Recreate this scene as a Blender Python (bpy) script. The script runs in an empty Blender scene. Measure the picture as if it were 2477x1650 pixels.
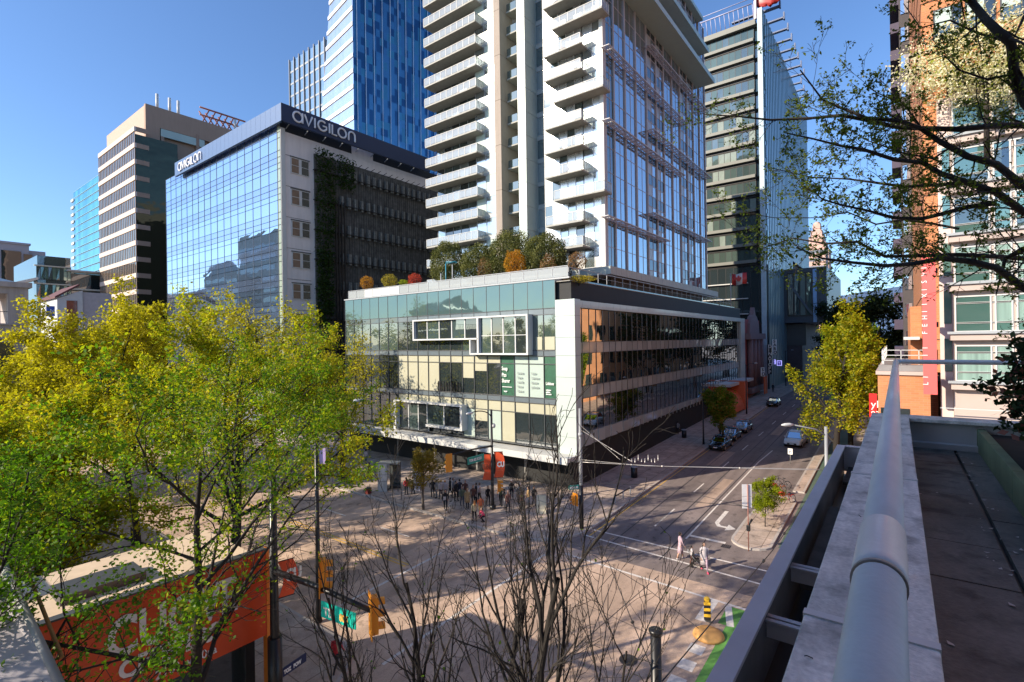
import bpy, math, random
import numpy as np
from mathutils import Vector, Matrix
random.seed(7); RNG = np.random.default_rng(11)
sc = bpy.context.scene
COL = sc.collection
R = math.radians
# ------------------------------------------------------------------ camera
CAMF, CX, CY = 1226.8, 1238.5, 825.0          # focal length and centre in photo pixels
_y, _p, _r = R(37.262), R(.0433), R(-.8416)
cF = np.array([math.cos(_y)*math.cos(_p), math.sin(_y)*math.cos(_p), math.sin(_p)])
_rt = np.array([math.sin(_y), -math.cos(_y), 0.]); _u = np.cross(_rt, cF)
cR = math.cos(_r)*_rt + math.sin(_r)*_u
cU = -math.sin(_r)*_rt + math.cos(_r)*_u
CAM = np.array([0., 0., 14.3])
cd = bpy.data.cameras.new('camera'); cam = bpy.data.objects.new('camera', cd); COL.objects.link(cam)
cam.matrix_world = Matrix(((cR[0], cU[0], -cF[0], CAM[0]), (cR[1], cU[1], -cF[1], CAM[1]), (cR[2], cU[2], -cF[2], CAM[2]), (0, 0, 0, 1)))
cd.sensor_width = 36; cd.lens = CAMF/2477*36; cd.clip_start = .05; cd.clip_end = 20000
sc.camera = cam
sc.view_settings.view_transform = 'Standard'; sc.view_settings.look = 'None'
sc.view_settings.gamma = 1; sc.view_settings.exposure = .76
sc.cycles.max_bounces = 6; sc.cycles.diffuse_bounces = 3; sc.cycles.glossy_bounces = 3
sc.cycles.transmission_bounces = 3; sc.cycles.transparent_max_bounces = 6
sc.cycles.sample_clamp_indirect = 6; sc.cycles.caustics_reflective = False; sc.cycles.caustics_refractive = False
# ------------------------------------------------------------------ sky and sun
SUN_EL, SUN_AZ = R(26.5), R(33.0)              # sun stands towards -X, +Y
sdir = Vector((-math.cos(SUN_EL)*math.cos(SUN_AZ), math.cos(SUN_EL)*math.sin(SUN_AZ), math.sin(SUN_EL)))
w = bpy.data.worlds.new('World'); sc.world = w; w.use_nodes = True
nt = w.node_tree; bg = nt.nodes['Background']
sky = nt.nodes.new('ShaderNodeTexSky'); sky.sky_type = 'NISHITA'; sky.sun_disc = False
sky.sun_elevation = SUN_EL; sky.sun_rotation = math.atan2(sdir.x, sdir.y)
sky.altitude = 50; sky.air_density = 1.0; sky.dust_density = .6; sky.ozone_density = 2.2
tn = nt.nodes.new('ShaderNodeVectorMath'); tn.operation = 'MULTIPLY'; tn.inputs[1].default_value = (.78, .97, 1.22)   # a deeper blue spring sky
nt.links.new(sky.outputs[0], tn.inputs[0]); nt.links.new(tn.outputs[0], bg.inputs[0]); bg.inputs[1].default_value = .112
sl = bpy.data.lights.new('sun', 'SUN'); sl.energy = 4.8; sl.angle = R(.5); sl.color = (1, .86, .68)
so = bpy.data.objects.new('sun', sl); COL.objects.link(so)
so.rotation_euler = sdir.to_track_quat('Z', 'Y').to_euler()
# ------------------------------------------------------------------ pixel helpers (photo pixels -> places)
def ray(px, py): return cF + cR*(px-CX)/CAMF - cU*(py-CY)/CAMF
def pX(px, py, X): r = ray(px, py); return CAM + r*X/r[0]
def pY(px, py, Y): r = ray(px, py); return CAM + r*Y/r[1]
def pZ(px, py, z): r = ray(px, py); return CAM + r*(z-CAM[2])/r[2]
def pD(px, py, d): return CAM + ray(px, py)*d
GX = 110.
def gz(x): return .032*(min(max(x, -60.), GX) - 35.)
def pG(px, py):
    r = ray(px, py); t = (CAM[2]+.032*35)/(.032*r[0]-r[2]); p = CAM + r*t
    if p[0] > GX: p = pZ(px, py, gz(GX))
    return p
def YX(px, X, py=830): return pX(px, py, X)[1]
def XY(px, Y, py=830): return pY(px, py, Y)[0]
def ZX(px, py, X): return pX(px, py, X)[2]
def ZY(px, py, Y): return pY(px, py, Y)[2]
# ------------------------------------------------------------------ objects
def tag(o, label=None, cat=None, group=None, kind=None):
    if label: o['label'] = label
    if cat: o['category'] = cat
    if group: o['group'] = group
    if kind: o['kind'] = kind
    return o
def root(name, label, cat, loc=(0, 0, 0), rz=0, group=None):
    o = bpy.data.objects.new(name, None); COL.objects.link(o)
    o.location = [float(v) for v in loc]; o.rotation_euler = (0, 0, rz); o.empty_display_size = .3
    return tag(o, label, cat, group)
def link(me, name, parent=None, local=False):
    o = bpy.data.objects.new(name, me); COL.objects.link(o)
    if parent is not None:
        o.parent = parent
        if parent.type == 'EMPTY' and not local:
            o.matrix_parent_inverse = (Matrix.Translation(parent.location) @ Matrix.Rotation(parent.rotation_euler.z, 4, 'Z')).inverted()
    return o
class B:
    """collects faces, links them as one mesh object"""
    def __init__(s): s.v = []; s.f = []; s.m = []; s.cur = 0; s.sm = []
    def add(s, vs, fs, smooth=False):
        n = len(s.v); s.v += [tuple(map(float, p)) for p in vs]
        for f in fs: s.f.append([n+i for i in f]); s.m.append(s.cur); s.sm.append(smooth)
    def box(s, x0, y0, z0, x1, y1, z1):
        if x0 > x1: x0, x1 = x1, x0
        if y0 > y1: y0, y1 = y1, y0
        if z0 > z1: z0, z1 = z1, z0
        s.add([(x0,y0,z0),(x1,y0,z0),(x1,y1,z0),(x0,y1,z0),(x0,y0,z1),(x1,y0,z1),(x1,y1,z1),(x0,y1,z1)],
              [(0,3,2,1),(4,5,6,7),(0,1,5,4),(1,2,6,5),(2,3,7,6),(3,0,4,7)]); return s
    def quad(s, a, b, c, d): s.add([a,b,c,d], [(0,1,2,3)]); return s
    def prism(s, poly, z0, z1, zf=None):
        n = len(poly); zf = zf or (lambda x, y: 0)
        s.add([(x,y,z0+zf(x,y)) for x,y in poly]+[(x,y,z1+zf(x,y)) for x,y in poly],
              [tuple(range(n-1,-1,-1)), tuple(range(n,2*n))]+[(i,(i+1)%n,n+(i+1)%n,n+i) for i in range(n)]); return s
    def tube(s, pts, rs, k=6, cap=True, smooth=True):
        pts = [Vector([float(c) for c in p]) for p in pts]
        if not hasattr(rs, '__len__'): rs = [rs]*len(pts)
        base = len(s.v); up = None
        for i, p in enumerate(pts):
            d = (pts[min(i+1, len(pts)-1)]-pts[max(i-1, 0)])
            d = d.normalized() if d.length > 1e-9 else Vector((0,0,1))
            if up is None: a = d.orthogonal().normalized()
            else:
                a = (up - d*up.dot(d)); a = a.normalized() if a.length > 1e-6 else d.orthogonal().normalized()
            up = a; b = d.cross(a)
            for j in range(k):
                t = 2*math.pi*j/k; q = p + (a*math.cos(t)+b*math.sin(t))*rs[i]; s.v.append((q.x,q.y,q.z))
        for i in range(len(pts)-1):
            for j in range(k):
                q = (j+1)%k
                s.f.append([base+i*k+j, base+i*k+q, base+(i+1)*k+q, base+(i+1)*k+j]); s.m.append(s.cur); s.sm.append(smooth)
        if cap:
            s.f.append([base+j for j in range(k-1,-1,-1)]); s.m.append(s.cur); s.sm.append(False)
            e = base+(len(pts)-1)*k; s.f.append([e+j for j in range(k)]); s.m.append(s.cur); s.sm.append(False)
        return s
    def cyl(s, x, y, z0, z1, r, k=12, r1=None): return s.tube([(x,y,z0),(x,y,z1)], [r, r if r1 is None else r1], k)
    def ball(s, c, r, nu=10, nv=7, sq=(1,1,1), rng=0):
        vs = []; fs = []
        for i in range(nv+1):
            th = math.pi*i/nv
            for j in range(nu):
                ph = 2*math.pi*j/nu; q = 1+random.uniform(-rng, rng)
                vs.append((c[0]+r*sq[0]*q*math.sin(th)*math.cos(ph), c[1]+r*sq[1]*q*math.sin(th)*math.sin(ph), c[2]+r*sq[2]*q*math.cos(th)))
        for i in range(nv):
            for j in range(nu):
                a=i*nu+j; b=i*nu+(j+1)%nu; fs.append((a, a+nu, b+nu, b))
        s.add(vs, fs, True); return s
    def loft(s, rings, smooth=True, cap=True):
        k = len(rings[0]); base = len(s.v)
        for r in rings: s.v += [tuple(map(float,p)) for p in r]
        for i in range(len(rings)-1):
            for j in range(k):
                q=(j+1)%k; s.f.append([base+i*k+j, base+i*k+q, base+(i+1)*k+q, base+(i+1)*k+j]); s.m.append(s.cur); s.sm.append(smooth)
        if cap:
            s.f.append([base+j for j in range(k-1,-1,-1)]); s.m.append(s.cur); s.sm.append(False)
            e=base+(len(rings)-1)*k; s.f.append([e+j for j in range(k)]); s.m.append(s.cur); s.sm.append(False)
        return s
    def put(s, name, mats, parent=None, bevel=0, local=False):
        me = bpy.data.meshes.new(name); me.from_pydata(s.v, [], s.f)
        for m in (mats if isinstance(mats, (list, tuple)) else [mats]): me.materials.append(m)
        me.polygons.foreach_set('material_index', s.m); me.polygons.foreach_set('use_smooth', s.sm); me.update()
        o = link(me, name, parent, local)
        if bevel:
            b = o.modifiers.new('b', 'BEVEL'); b.width = bevel; b.segments = 2; b.limit_method = 'ANGLE'
        return o
def bx(name, mt, parent, *c, bevel=0): return B().box(*c).put(name, mt, parent, bevel)
def copy_tree(o, parent=None):
    c = o.copy(); COL.objects.link(c)
    if parent is not None: c.parent = parent
    for ch in o.children: copy_tree(ch, c)
    return c
def quads_mesh(name, V, mats, parent=None, mi=None, local=False):
    n, k = V.shape[0], V.shape[1]
    me = bpy.data.meshes.new(name); me.vertices.add(n*k); me.vertices.foreach_set('co', V.reshape(-1).astype(np.float32))
    me.loops.add(n*k); me.loops.foreach_set('vertex_index', np.arange(n*k, dtype=np.int32))
    me.polygons.add(n); me.polygons.foreach_set('loop_start', np.arange(0, n*k, k, dtype=np.int32))
    for m in (mats if isinstance(mats, (list, tuple)) else [mats]): me.materials.append(m)
    if mi is not None: me.polygons.foreach_set('material_index', mi.astype(np.int32))
    me.update(calc_edges=True); me.validate()
    return link(me, name, parent, local)
# ------------------------------------------------------------------ materials
MATS = {}
def N(nt, t, **kw):
    n = nt.nodes.new('ShaderNode'+t)
    for k, v in kw.items():
        if hasattr(n, k): setattr(n, k, v)
    return n
def pm(name, col, rough=.6, metal=0, var=.12, scale=1.5, bump=0, bscale=None, coat=0, ior=1.5, spec=None, stretch=None, emit=0, wob=0, alpha=1, streak=0):
    if name in MATS: return MATS[name]
    m = bpy.data.materials.new(name); m.use_nodes = True; nt = m.node_tree; L = nt.links.new
    p = nt.nodes['Principled BSDF']; p.inputs['Roughness'].default_value = rough; p.inputs['Metallic'].default_value = metal
    p.inputs['IOR'].default_value = ior; p.inputs['Coat Weight'].default_value = coat; p.inputs['Coat Roughness'].default_value = .03
    geo = N(nt, 'NewGeometry'); src = geo.outputs['Position']
    if stretch:
        mp = N(nt, 'Mapping'); mp.inputs['Scale'].default_value = stretch; L(src, mp.inputs['Vector']); src = mp.outputs[0]
    if var:
        no = N(nt, 'TexNoise'); no.inputs['Scale'].default_value = scale; no.inputs['Detail'].default_value = 6; no.inputs['Roughness'].default_value = .62
        L(src, no.inputs['Vector'])
        mr = N(nt, 'MapRange'); mr.inputs['From Min'].default_value = .28; mr.inputs['From Max'].default_value = .72
        mr.inputs['To Min'].default_value = 1-var; mr.inputs['To Max'].default_value = 1+var; L(no.outputs['Fac'], mr.inputs[0])
        vm = N(nt, 'VectorMath', operation='SCALE'); vm.inputs[0].default_value = col[:3]; L(mr.outputs[0], vm.inputs['Scale']); out = vm.outputs[0]
        if streak:
            mp2 = N(nt, 'Mapping'); mp2.inputs['Scale'].default_value = (1.3, 1.3, .12); L(geo.outputs['Position'], mp2.inputs[0])
            n2 = N(nt, 'TexNoise'); n2.inputs['Scale'].default_value = 2.2; n2.inputs['Detail'].default_value = 5; L(mp2.outputs[0], n2.inputs[0])
            m2 = N(nt, 'MapRange'); m2.inputs['From Min'].default_value = .42; m2.inputs['From Max'].default_value = .75
            m2.inputs['To Min'].default_value = 1; m2.inputs['To Max'].default_value = 1-streak; L(n2.outputs['Fac'], m2.inputs[0])
            v2 = N(nt, 'VectorMath', operation='SCALE'); L(out, v2.inputs[0]); L(m2.outputs[0], v2.inputs['Scale']); out = v2.outputs[0]
        L(out, p.inputs['Base Color'])
        if emit: L(out, p.inputs['Emission Color'])
    else:
        p.inputs['Base Color'].default_value = (*col[:3], 1)
        if emit: p.inputs['Emission Color'].default_value = (*col[:3], 1)
    if emit: p.inputs['Emission Strength'].default_value = emit
    if bump or wob:
        n3 = N(nt, 'TexNoise'); n3.inputs['Scale'].default_value = bscale or (scale*8 if bump else .35); n3.inputs['Detail'].default_value = 3 if bump else 1
        L(geo.outputs['Position'], n3.inputs['Vector'])
        bm = N(nt, 'Bump'); bm.inputs['Strength'].default_value = bump or 1; bm.inputs['Distance'].default_value = .02 if bump else wob
        L(n3.outputs['Fac'], bm.inputs['Height']); L(bm.outputs[0], p.inputs['Normal'])
        if coat: L(bm.outputs[0], p.inputs['Coat Normal'])
    MATS[name] = m; return m
def glass(name, tint, refl=(.9,.95,1), f0=.35, rough=.02, wob=.012, inner=None, isl=.25):
    """coated architectural glass: dark body colour mixed with mirror, panes differ slightly"""
    if name in MATS: return MATS[name]
    m = bpy.data.materials.new(name); m.use_nodes = True; nt = m.node_tree; L = nt.links.new
    nt.nodes.remove(nt.nodes['Principled BSDF']); out = nt.nodes['Material Output']
    geo = N(nt, 'NewGeometry')
    gl = N(nt, 'BsdfGlossy'); gl.inputs['Color'].default_value = (*refl, 1); gl.inputs['Roughness'].default_value = rough
    df = N(nt, 'BsdfDiffuse')
    mr = N(nt, 'MapRange'); mr.inputs['To Min'].default_value = 1-isl; mr.inputs['To Max'].default_value = 1+isl*1.6; L(geo.outputs['Random Per Island'], mr.inputs[0])
    vm = N(nt, 'VectorMath', operation='SCALE'); vm.inputs[0].default_value = tint; L(mr.outputs[0], vm.inputs['Scale']); L(vm.outputs[0], df.inputs['Color'])
    no = N(nt, 'TexNoise'); no.inputs['Scale'].default_value = .45; no.inputs['Detail'].default_value = 1.5; L(geo.outputs['Position'], no.inputs['Vector'])
    bm = N(nt, 'Bump'); bm.inputs['Strength'].default_value = 1; bm.inputs['Distance'].default_value = wob; L(no.outputs['Fac'], bm.inputs['Height'])
    L(bm.outputs[0], gl.inputs['Normal'])
    fr = N(nt, 'LayerWeight'); fr.inputs['Blend'].default_value = .35
    m2 = N(nt, 'MapRange'); m2.inputs['To Min'].default_value = f0; m2.inputs['To Max'].default_value = 1; L(fr.outputs['Fresnel'], m2.inputs[0])
    mx = N(nt, 'MixShader'); L(m2.outputs[0], mx.inputs[0]); L(df.outputs[0], mx.inputs[1]); L(gl.outputs[0], mx.inputs[2]); L(mx.outputs[0], out.inputs['Surface'])
    MATS[name] = m; return m
def clear(name, tint, a=.5):
    """thin guard glass: part see-through, part pale body, a little mirror"""
    if name in MATS: return MATS[name]
    m = bpy.data.materials.new(name); m.use_nodes = True; nt = m.node_tree; L = nt.links.new
    nt.nodes.remove(nt.nodes['Principled BSDF']); out = nt.nodes['Material Output']
    t = N(nt, 'BsdfTransparent'); t.inputs[0].default_value = (.9,.95,.93,1); d = N(nt, 'BsdfDiffuse'); d.inputs[0].default_value = (*tint, 1); g = N(nt, 'BsdfGlossy'); g.inputs['Roughness'].default_value = .05
    m1 = N(nt, 'MixShader'); m1.inputs[0].default_value = 1-a; L(t.outputs[0], m1.inputs[1]); L(d.outputs[0], m1.inputs[2])
    m2 = N(nt, 'MixShader'); m2.inputs[0].default_value = .12; L(m1.outputs[0], m2.inputs[1]); L(g.outputs[0], m2.inputs[2]); L(m2.outputs[0], out.inputs['Surface'])
    MATS[name] = m; return m
def brick(name, c1, c2, mort, s=1, var=.1):
    m = bpy.data.materials.new(name); m.use_nodes = True; nt = m.node_tree; L = nt.links.new; p = nt.nodes['Principled BSDF']; p.inputs['Roughness'].default_value = .85
    geo = N(nt, 'NewGeometry'); sx = N(nt, 'SeparateXYZ'); L(geo.outputs['Position'], sx.inputs[0])
    ad = N(nt, 'Math', operation='ADD'); L(sx.outputs[0], ad.inputs[0]); L(sx.outputs[1], ad.inputs[1])
    cb = N(nt, 'CombineXYZ'); L(ad.outputs[0], cb.inputs[0]); L(sx.outputs[2], cb.inputs[1])
    br = N(nt, 'TexBrick'); br.inputs['Scale'].default_value = s; br.inputs['Color1'].default_value = (*c1, 1); br.inputs['Color2'].default_value = (*c2, 1); br.inputs['Mortar'].default_value = (*mort, 1)
    br.inputs['Brick Width'].default_value = .4; br.inputs['Row Height'].default_value = .14; br.inputs['Mortar Size'].default_value = .012; br.inputs['Mortar Smooth'].default_value = .3
    L(cb.outputs[0], br.inputs['Vector'])
    no = N(nt, 'TexNoise'); no.inputs['Scale'].default_value = .7; no.inputs['Detail'].default_value = 5; L(geo.outputs['Position'], no.inputs[0])
    mr = N(nt, 'MapRange'); mr.inputs['From Min'].default_value = .3; mr.inputs['From Max'].default_value = .7; mr.inputs['To Min'].default_value = 1-var; mr.inputs['To Max'].default_value = 1+var; L(no.outputs[0], mr.inputs[0])
    vm = N(nt, 'VectorMath', operation='SCALE'); L(br.outputs['Color'], vm.inputs[0]); L(mr.outputs[0], vm.inputs['Scale']); L(vm.outputs[0], p.inputs['Base Color'])
    MATS[name] = m; return m
def leafmat(name, c1, c2, tr=.5, rough=.5):
    if name in MATS: return MATS[name]
    m = bpy.data.materials.new(name); m.use_nodes = True; nt = m.node_tree; L = nt.links.new
    nt.nodes.remove(nt.nodes['Principled BSDF']); out = nt.nodes['Material Output']
    geo = N(nt, 'NewGeometry'); cr = N(nt, 'ValToRGB'); cr.color_ramp.elements[0].color = (*c1, 1); cr.color_ramp.elements[1].color = (*c2, 1)
    no = N(nt, 'TexNoise'); no.inputs['Scale'].default_value = .8; no.inputs['Detail'].default_value = 2; L(geo.outputs['Position'], no.inputs[0])
    mr = N(nt, 'MapRange'); mr.inputs['From Min'].default_value = .3; mr.inputs['From Max'].default_value = .7; L(no.outputs[0], mr.inputs[0])
    ad = N(nt, 'Mix'); ad.data_type = 'FLOAT'; ad.inputs[0].default_value = .72; L(geo.outputs['Random Per Island'], ad.inputs[2]); L(mr.outputs[0], ad.inputs[3])
    L(ad.outputs[0], cr.inputs[0])
    df = N(nt, 'BsdfDiffuse'); L(cr.outputs[0], df.inputs[0]); tb = N(nt, 'BsdfTranslucent')
    g = N(nt, 'VectorMath', operation='MULTIPLY'); g.inputs[1].default_value = (1.5, 1.6, .8); L(cr.outputs[0], g.inputs[0]); L(g.outputs[0], tb.inputs[0])
    mx = N(nt, 'MixShader'); mx.inputs[0].default_value = tr; L(df.outputs[0], mx.inputs[1]); L(tb.outputs[0], mx.inputs[2])
    gl = N(nt, 'BsdfGlossy'); gl.inputs['Roughness'].default_value = .45; gl.inputs['Color'].default_value = (.6,.6,.6,1)
    m3 = N(nt, 'MixShader'); m3.inputs[0].default_value = .02; L(mx.outputs[0], m3.inputs[1]); L(gl.outputs[0], m3.inputs[2]); L(m3.outputs[0], out.inputs['Surface'])
    MATS[name] = m; return m
white = pm('white_metal', (.55,.56,.55), .45, var=.05)
lgrey = pm('light_grey_metal', (.34,.36,.38), .45, var=.06)
dgrey = pm('dark_grey_metal', (.06,.065,.07), .45, var=.1)
black = pm('black_metal', (.012,.012,.014), .4, var=.1)
steel = pm('steel', (.45,.46,.47), .35, .8, var=.08)
conc = pm('concrete', (.4,.39,.37), .85, var=.14, scale=.6, bump=.2, streak=.18)
wconc = pm('white_concrete', (.62,.62,.62), .8, var=.06, scale=.5, streak=.14)
dark = pm('dark_interior', (.012,.013,.014), .7, var=.2)
cream = pm('cream_blind', (.41,.40,.29), .55, var=.05, scale=.4, coat=.5)
mint = pm('pale_mint_panel', (.38,.47,.42), .5, var=.04, scale=.4, coat=.5)
gdark = glass('dark_window_glass', (.02,.028,.03), f0=.10)
gmid = glass('green_window_glass', (.045,.07,.065), f0=.16)
gblue = glass('blue_coated_glass', (.02,.05,.09), (.62,.76,.95), f0=.6, rough=.03)
ISX = Vector
def facade(rt, ax, p, sg, ae, ze, pick, frame, fw=.06, fd=.08, wname='window', jit=.012, hz=True, vt=True, fname='mullion_frame', each=False):
    """panes row by row on the plane ax=p facing sg; ae: edges along the wall, ze: list of (z0, z1) rows"""
    ae = sorted(ae)
    for r, (z0, z1) in enumerate(ze):
        J = [[p+sg*random.uniform(0, jit) for _ in ae] for _ in (0, 1)]; cur = B(); ms = []
        for i in range(len(ae)-1):
            mt = pick(i, r)
            if mt is None: continue
            if each: cur = B(); ms = []
            if mt not in ms: ms.append(mt)
            cur.cur = ms.index(mt)
            a0, a1 = ae[i], ae[i+1]; j = [J[0][i], J[0][i+1], J[1][i+1], J[1][i]]
            c = [(a0,z0),(a1,z0),(a1,z1),(a0,z1)]
            q = [(j[k],c[k][0],c[k][1]) if ax == 'x' else (c[k][0],j[k],c[k][1]) for k in range(4)]
            if (sg > 0) == (ax == 'y'): q = q[::-1]
            cur.quad(*q)
            if each: cur.put(wname, ms, rt)
        if not each and cur.f: cur.put(wname, ms, rt)
    f = B(); zs = sorted({z for r in ze for z in r}); q = p+sg*fd; q0 = p-sg*.02
    def bb(a0, a1, z0, z1, qq): f.box(q0, a0, z0, qq, a1, z1) if ax == 'x' else f.box(a0, q0, z0, a1, qq, z1)
    if hz:
        for z in zs: bb(ae[0], ae[-1], z-fw/2, z+fw/2, q)
    if vt:
        for a in ae: bb(a-fw/2, a+fw/2, zs[0], zs[-1], q+sg*.004)
    if hz or vt: f.put(fname, frame, rt)
def lin(a, b, n): return [a+(b-a)*i/n for i in range(n+1)]
def text(s, size, o, right, up, mt, parent, name='lettering', ext=.01, align='LEFT', sx=1, bold=0):
    cu = bpy.data.curves.new('t', 'FONT'); cu.body = s; cu.size = size; cu.extrude = ext; cu.align_x = align; cu.resolution_u = 3; cu.offset = bold
    ob = bpy.data.objects.new('t', cu); COL.objects.link(ob)
    me = bpy.data.meshes.new_from_object(ob.evaluated_get(bpy.context.evaluated_depsgraph_get()))
    bpy.data.objects.remove(ob)
    r = Vector(right).normalized(); u = Vector(up).normalized(); n = r.cross(u)
    M = Matrix(((r.x*sx,u.x,n.x,o[0]),(r.y*sx,u.y,n.y,o[1]),(r.z*sx,u.z,n.z,o[2]),(0,0,0,1)))
    me.transform(M); me.materials.clear(); me.materials.append(mt); me.name = name
    return link(me, name, parent)
# ================================================================== ground, roads, pavements
def road_mat(name, col, var=.12, stretch=(.06, 1.1, 1), joint=None, k=1, stain=.62, rough=.85):
    """worn surface: large blotches, wheel streaks, fine grain and (for pavements) joints"""
    m = pm(name, col, rough, var=var, scale=.35*k, bump=.3, bscale=30*k); nt = m.node_tree; L = nt.links.new; p = nt.nodes['Principled BSDF']
    src = p.inputs['Base Color'].links[0].from_socket; geo = N(nt, 'NewGeometry')
    def layer(src, sc_, lo, hi, f0, f1, st=None, det=3):
        vec = geo.outputs['Position']
        if st: mp = N(nt, 'Mapping'); mp.inputs['Scale'].default_value = st; L(vec, mp.inputs[0]); vec = mp.outputs[0]
        no = N(nt, 'TexNoise'); no.inputs['Scale'].default_value = sc_*k; no.inputs['Detail'].default_value = det; L(vec, no.inputs[0])
        mr = N(nt, 'MapRange'); mr.inputs['From Min'].default_value = f0; mr.inputs['From Max'].default_value = f1; mr.inputs['To Min'].default_value = lo; mr.inputs['To Max'].default_value = hi; L(no.outputs['Fac'], mr.inputs[0])
        v = N(nt, 'VectorMath', operation='SCALE'); L(src, v.inputs[0]); L(mr.outputs[0], v.inputs['Scale']); return v.outputs[0]
    src = layer(src, 1.0, .78, 1.12, .35, .65, stretch); src = layer(src, 14, .86, 1.12, .3, .7); src = layer(src, 1.6, 1.0, stain, .60 if k == 1 else .54, .68, None, 5)
    if joint:
        sx = N(nt, 'SeparateXYZ'); L(geo.outputs['Position'], sx.inputs[0]); cb = N(nt, 'CombineXYZ'); L(sx.outputs[0], cb.inputs[0]); L(sx.outputs[1], cb.inputs[1])
        br = N(nt, 'TexBrick'); br.offset = 0; br.inputs['Scale'].default_value = 1; br.inputs['Brick Width'].default_value = joint; br.inputs['Row Height'].default_value = joint; br.inputs['Mortar Size'].default_value = .03
        for k, c in (('Color1', (1,1,1,1)), ('Color2', (.86,.87,.88,1)), ('Mortar', (.5,.48,.46,1))): br.inputs[k].default_value = c
        L(cb.outputs[0], br.inputs['Vector']); v = N(nt, 'VectorMath', operation='MULTIPLY'); L(src, v.inputs[0]); L(br.outputs['Color'], v.inputs[1]); src = v.outputs[0]
    L(src, p.inputs['Base Color']); return m
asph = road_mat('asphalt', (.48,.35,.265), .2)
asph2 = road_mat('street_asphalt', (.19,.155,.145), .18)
pave = road_mat('pavement_concrete', (.45,.355,.29), .14, None, 1.5)
def strip(name, poly, mt, dz, kind='structure', thick=0, parent=None):
    """flat sheet or slab that follows the slope of the ground; split along X so it bends with it"""
    b = B(); n = len(poly)
    if thick: b.prism(poly, dz-thick, dz, lambda x, y: gz(x))
    else: b.add([(x, y, gz(x)+dz) for x, y in poly], [tuple(range(n))])
    o = b.put(name, mt, parent)
    if parent is None: tag(o, kind=kind)
    return o
b = B(); xs = [-9000, -60, GX, 9000]
for i in range(3):
    y0, y1 = -9000, 9000
    b.quad((xs[i],y0,gz(xs[i])), (xs[i+1],y0,gz(xs[i+1])), (xs[i+1],y1,gz(xs[i+1])), (xs[i],y1,gz(xs[i])))
tag(b.put('ground', pm('ground_earth', (.17,.16,.15), .9, var=.2, scale=.05)), kind='structure')
def rect(x0, x1, y0, y1): return [(x0,y0),(x1,y0),(x1,y1),(x0,y1)]
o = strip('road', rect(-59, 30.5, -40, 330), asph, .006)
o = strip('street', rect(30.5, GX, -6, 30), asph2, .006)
tag(B().quad((GX,-6,gz(GX)+.006),(400,-6,gz(GX)+.006),(400,30,gz(GX)+.006),(GX,30,gz(GX)+.006)).put('far_street', asph2), kind='structure')
def arc(cx_, cy_, r, a0, a1, n=8): return [(cx_+r*math.cos(R(a0+(a1-a0)*i/n)), cy_+r*math.sin(R(a0+(a1-a0)*i/n))) for i in range(n+1)]
kerb = pm('kerb_stone', (.4,.36,.33), .8, var=.1)
def slab(name, poly, mt=pave):
    strip(name, poly, mt, .13, thick=.3)
    # kerb stones: a ring a little proud of the slab
    b = B(); n = len(poly); c = np.mean(np.array(poly), axis=0)
    for i in range(n):
        p, q = np.array(poly[i]), np.array(poly[(i+1) % n]); d = q-p; L_ = np.linalg.norm(d)
        if L_ < 1e-6: continue
        nn = np.array([-d[1], d[0]])/L_*.16
        o9 = -nn*.08; P_ = [p+o9, q+o9, q+nn, p+nn]; b.add([(x,y,gz(x)-.1) for x,y in P_]+[(x,y,gz(x)+.136) for x,y in P_], [(3,2,1,0),(4,5,6,7),(0,1,5,4),(1,2,6,5),(2,3,7,6),(3,0,4,7)])
    tag(b.put(name.replace('pavement', 'kerb'), kerb), kind='structure')
slab('corner_pavement', arc(34, 23, 4.4, 180, 270)+[(GX,18.6),(GX,26),(42,26),(42,75),(29.6,75)])
slab('far_pavement', [(GX,18.6),(330,18.6),(330,26),(GX,26)])
slab('near_pavement', [(-59,-2),(12,-2)]+arc(12,6.2,3,-10,90)+[(-59,9.2)])
slab('left_pavement', [(-59,19.6),(12,19.6)]+arc(12,22.6,3,-90,0)+[(15,300),(9,300),(9,27),(-59,27)])
slab('island_pavement', arc(38,8.2,1.35,90,250)+[(48,6.9),(49,7.4),(49,8.3),(46,9.3),(42,9.55)])
slab('right_pavement', [(38,-3),(GX,-3),(GX,4.6),(38.5,4.6)]+arc(38.5,2.6,2,90,180))
slab('far_right_pavement', [(GX,-3),(330,-3),(330,4.6),(GX,4.6)])
slab('parking_kerb_pavement', [(51,6.7),(GX,6.7),(GX,7.6),(51,7.6)])
# markings
wp = pm('white_road_paint', (.62,.58,.54), .7, var=.25, scale=6)
yp = pm('yellow_road_paint', (.6,.36,.06), .7, var=.2, scale=6)
gp = pm('green_lane_paint', (.10,.27,.055), .75, var=.35, scale=2)
gp2 = pm('worn_green_paint', (.075,.12,.09), .8, var=.2, scale=1)
def line(x0, y0, x1, y1, wd, mt, name='road_line', dz=.011):
    d = np.array([x1-x0, y1-y0]); L_ = np.linalg.norm(d); n = np.array([-d[1], d[0]])/L_*wd/2
    k = max(1, int(L_/8)); b = B()
    for i in range(k):
        a = np.array([x0,y0])+d*i/k; c = np.array([x0,y0])+d*(i+1)/k
        P_ = [a-n, c-n, c+n, a+n]; b.add([(x,y,gz(x)+dz) for x,y in P_], [(0,1,2,3)])
    tag(b.put(name, mt), kind='structure')
line(34.1,19.0,34.1,5.6,.16,wp,'crosswalk_line'); line(32.9,18.6,32.2,6.0,.16,wp,'crosswalk_line')
line(29.5,18.2,28.9,5.6,.18,wp,'crosswalk_line')
line(36.9,12.2,36.9,9.7,.3,wp,'stop_line')
line(15.0,19.25,28.6,19.25,.18,wp,'crosswalk_line'); line(15.6,25.4,25,25.4,.2,wp,'crosswalk_line')
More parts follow.
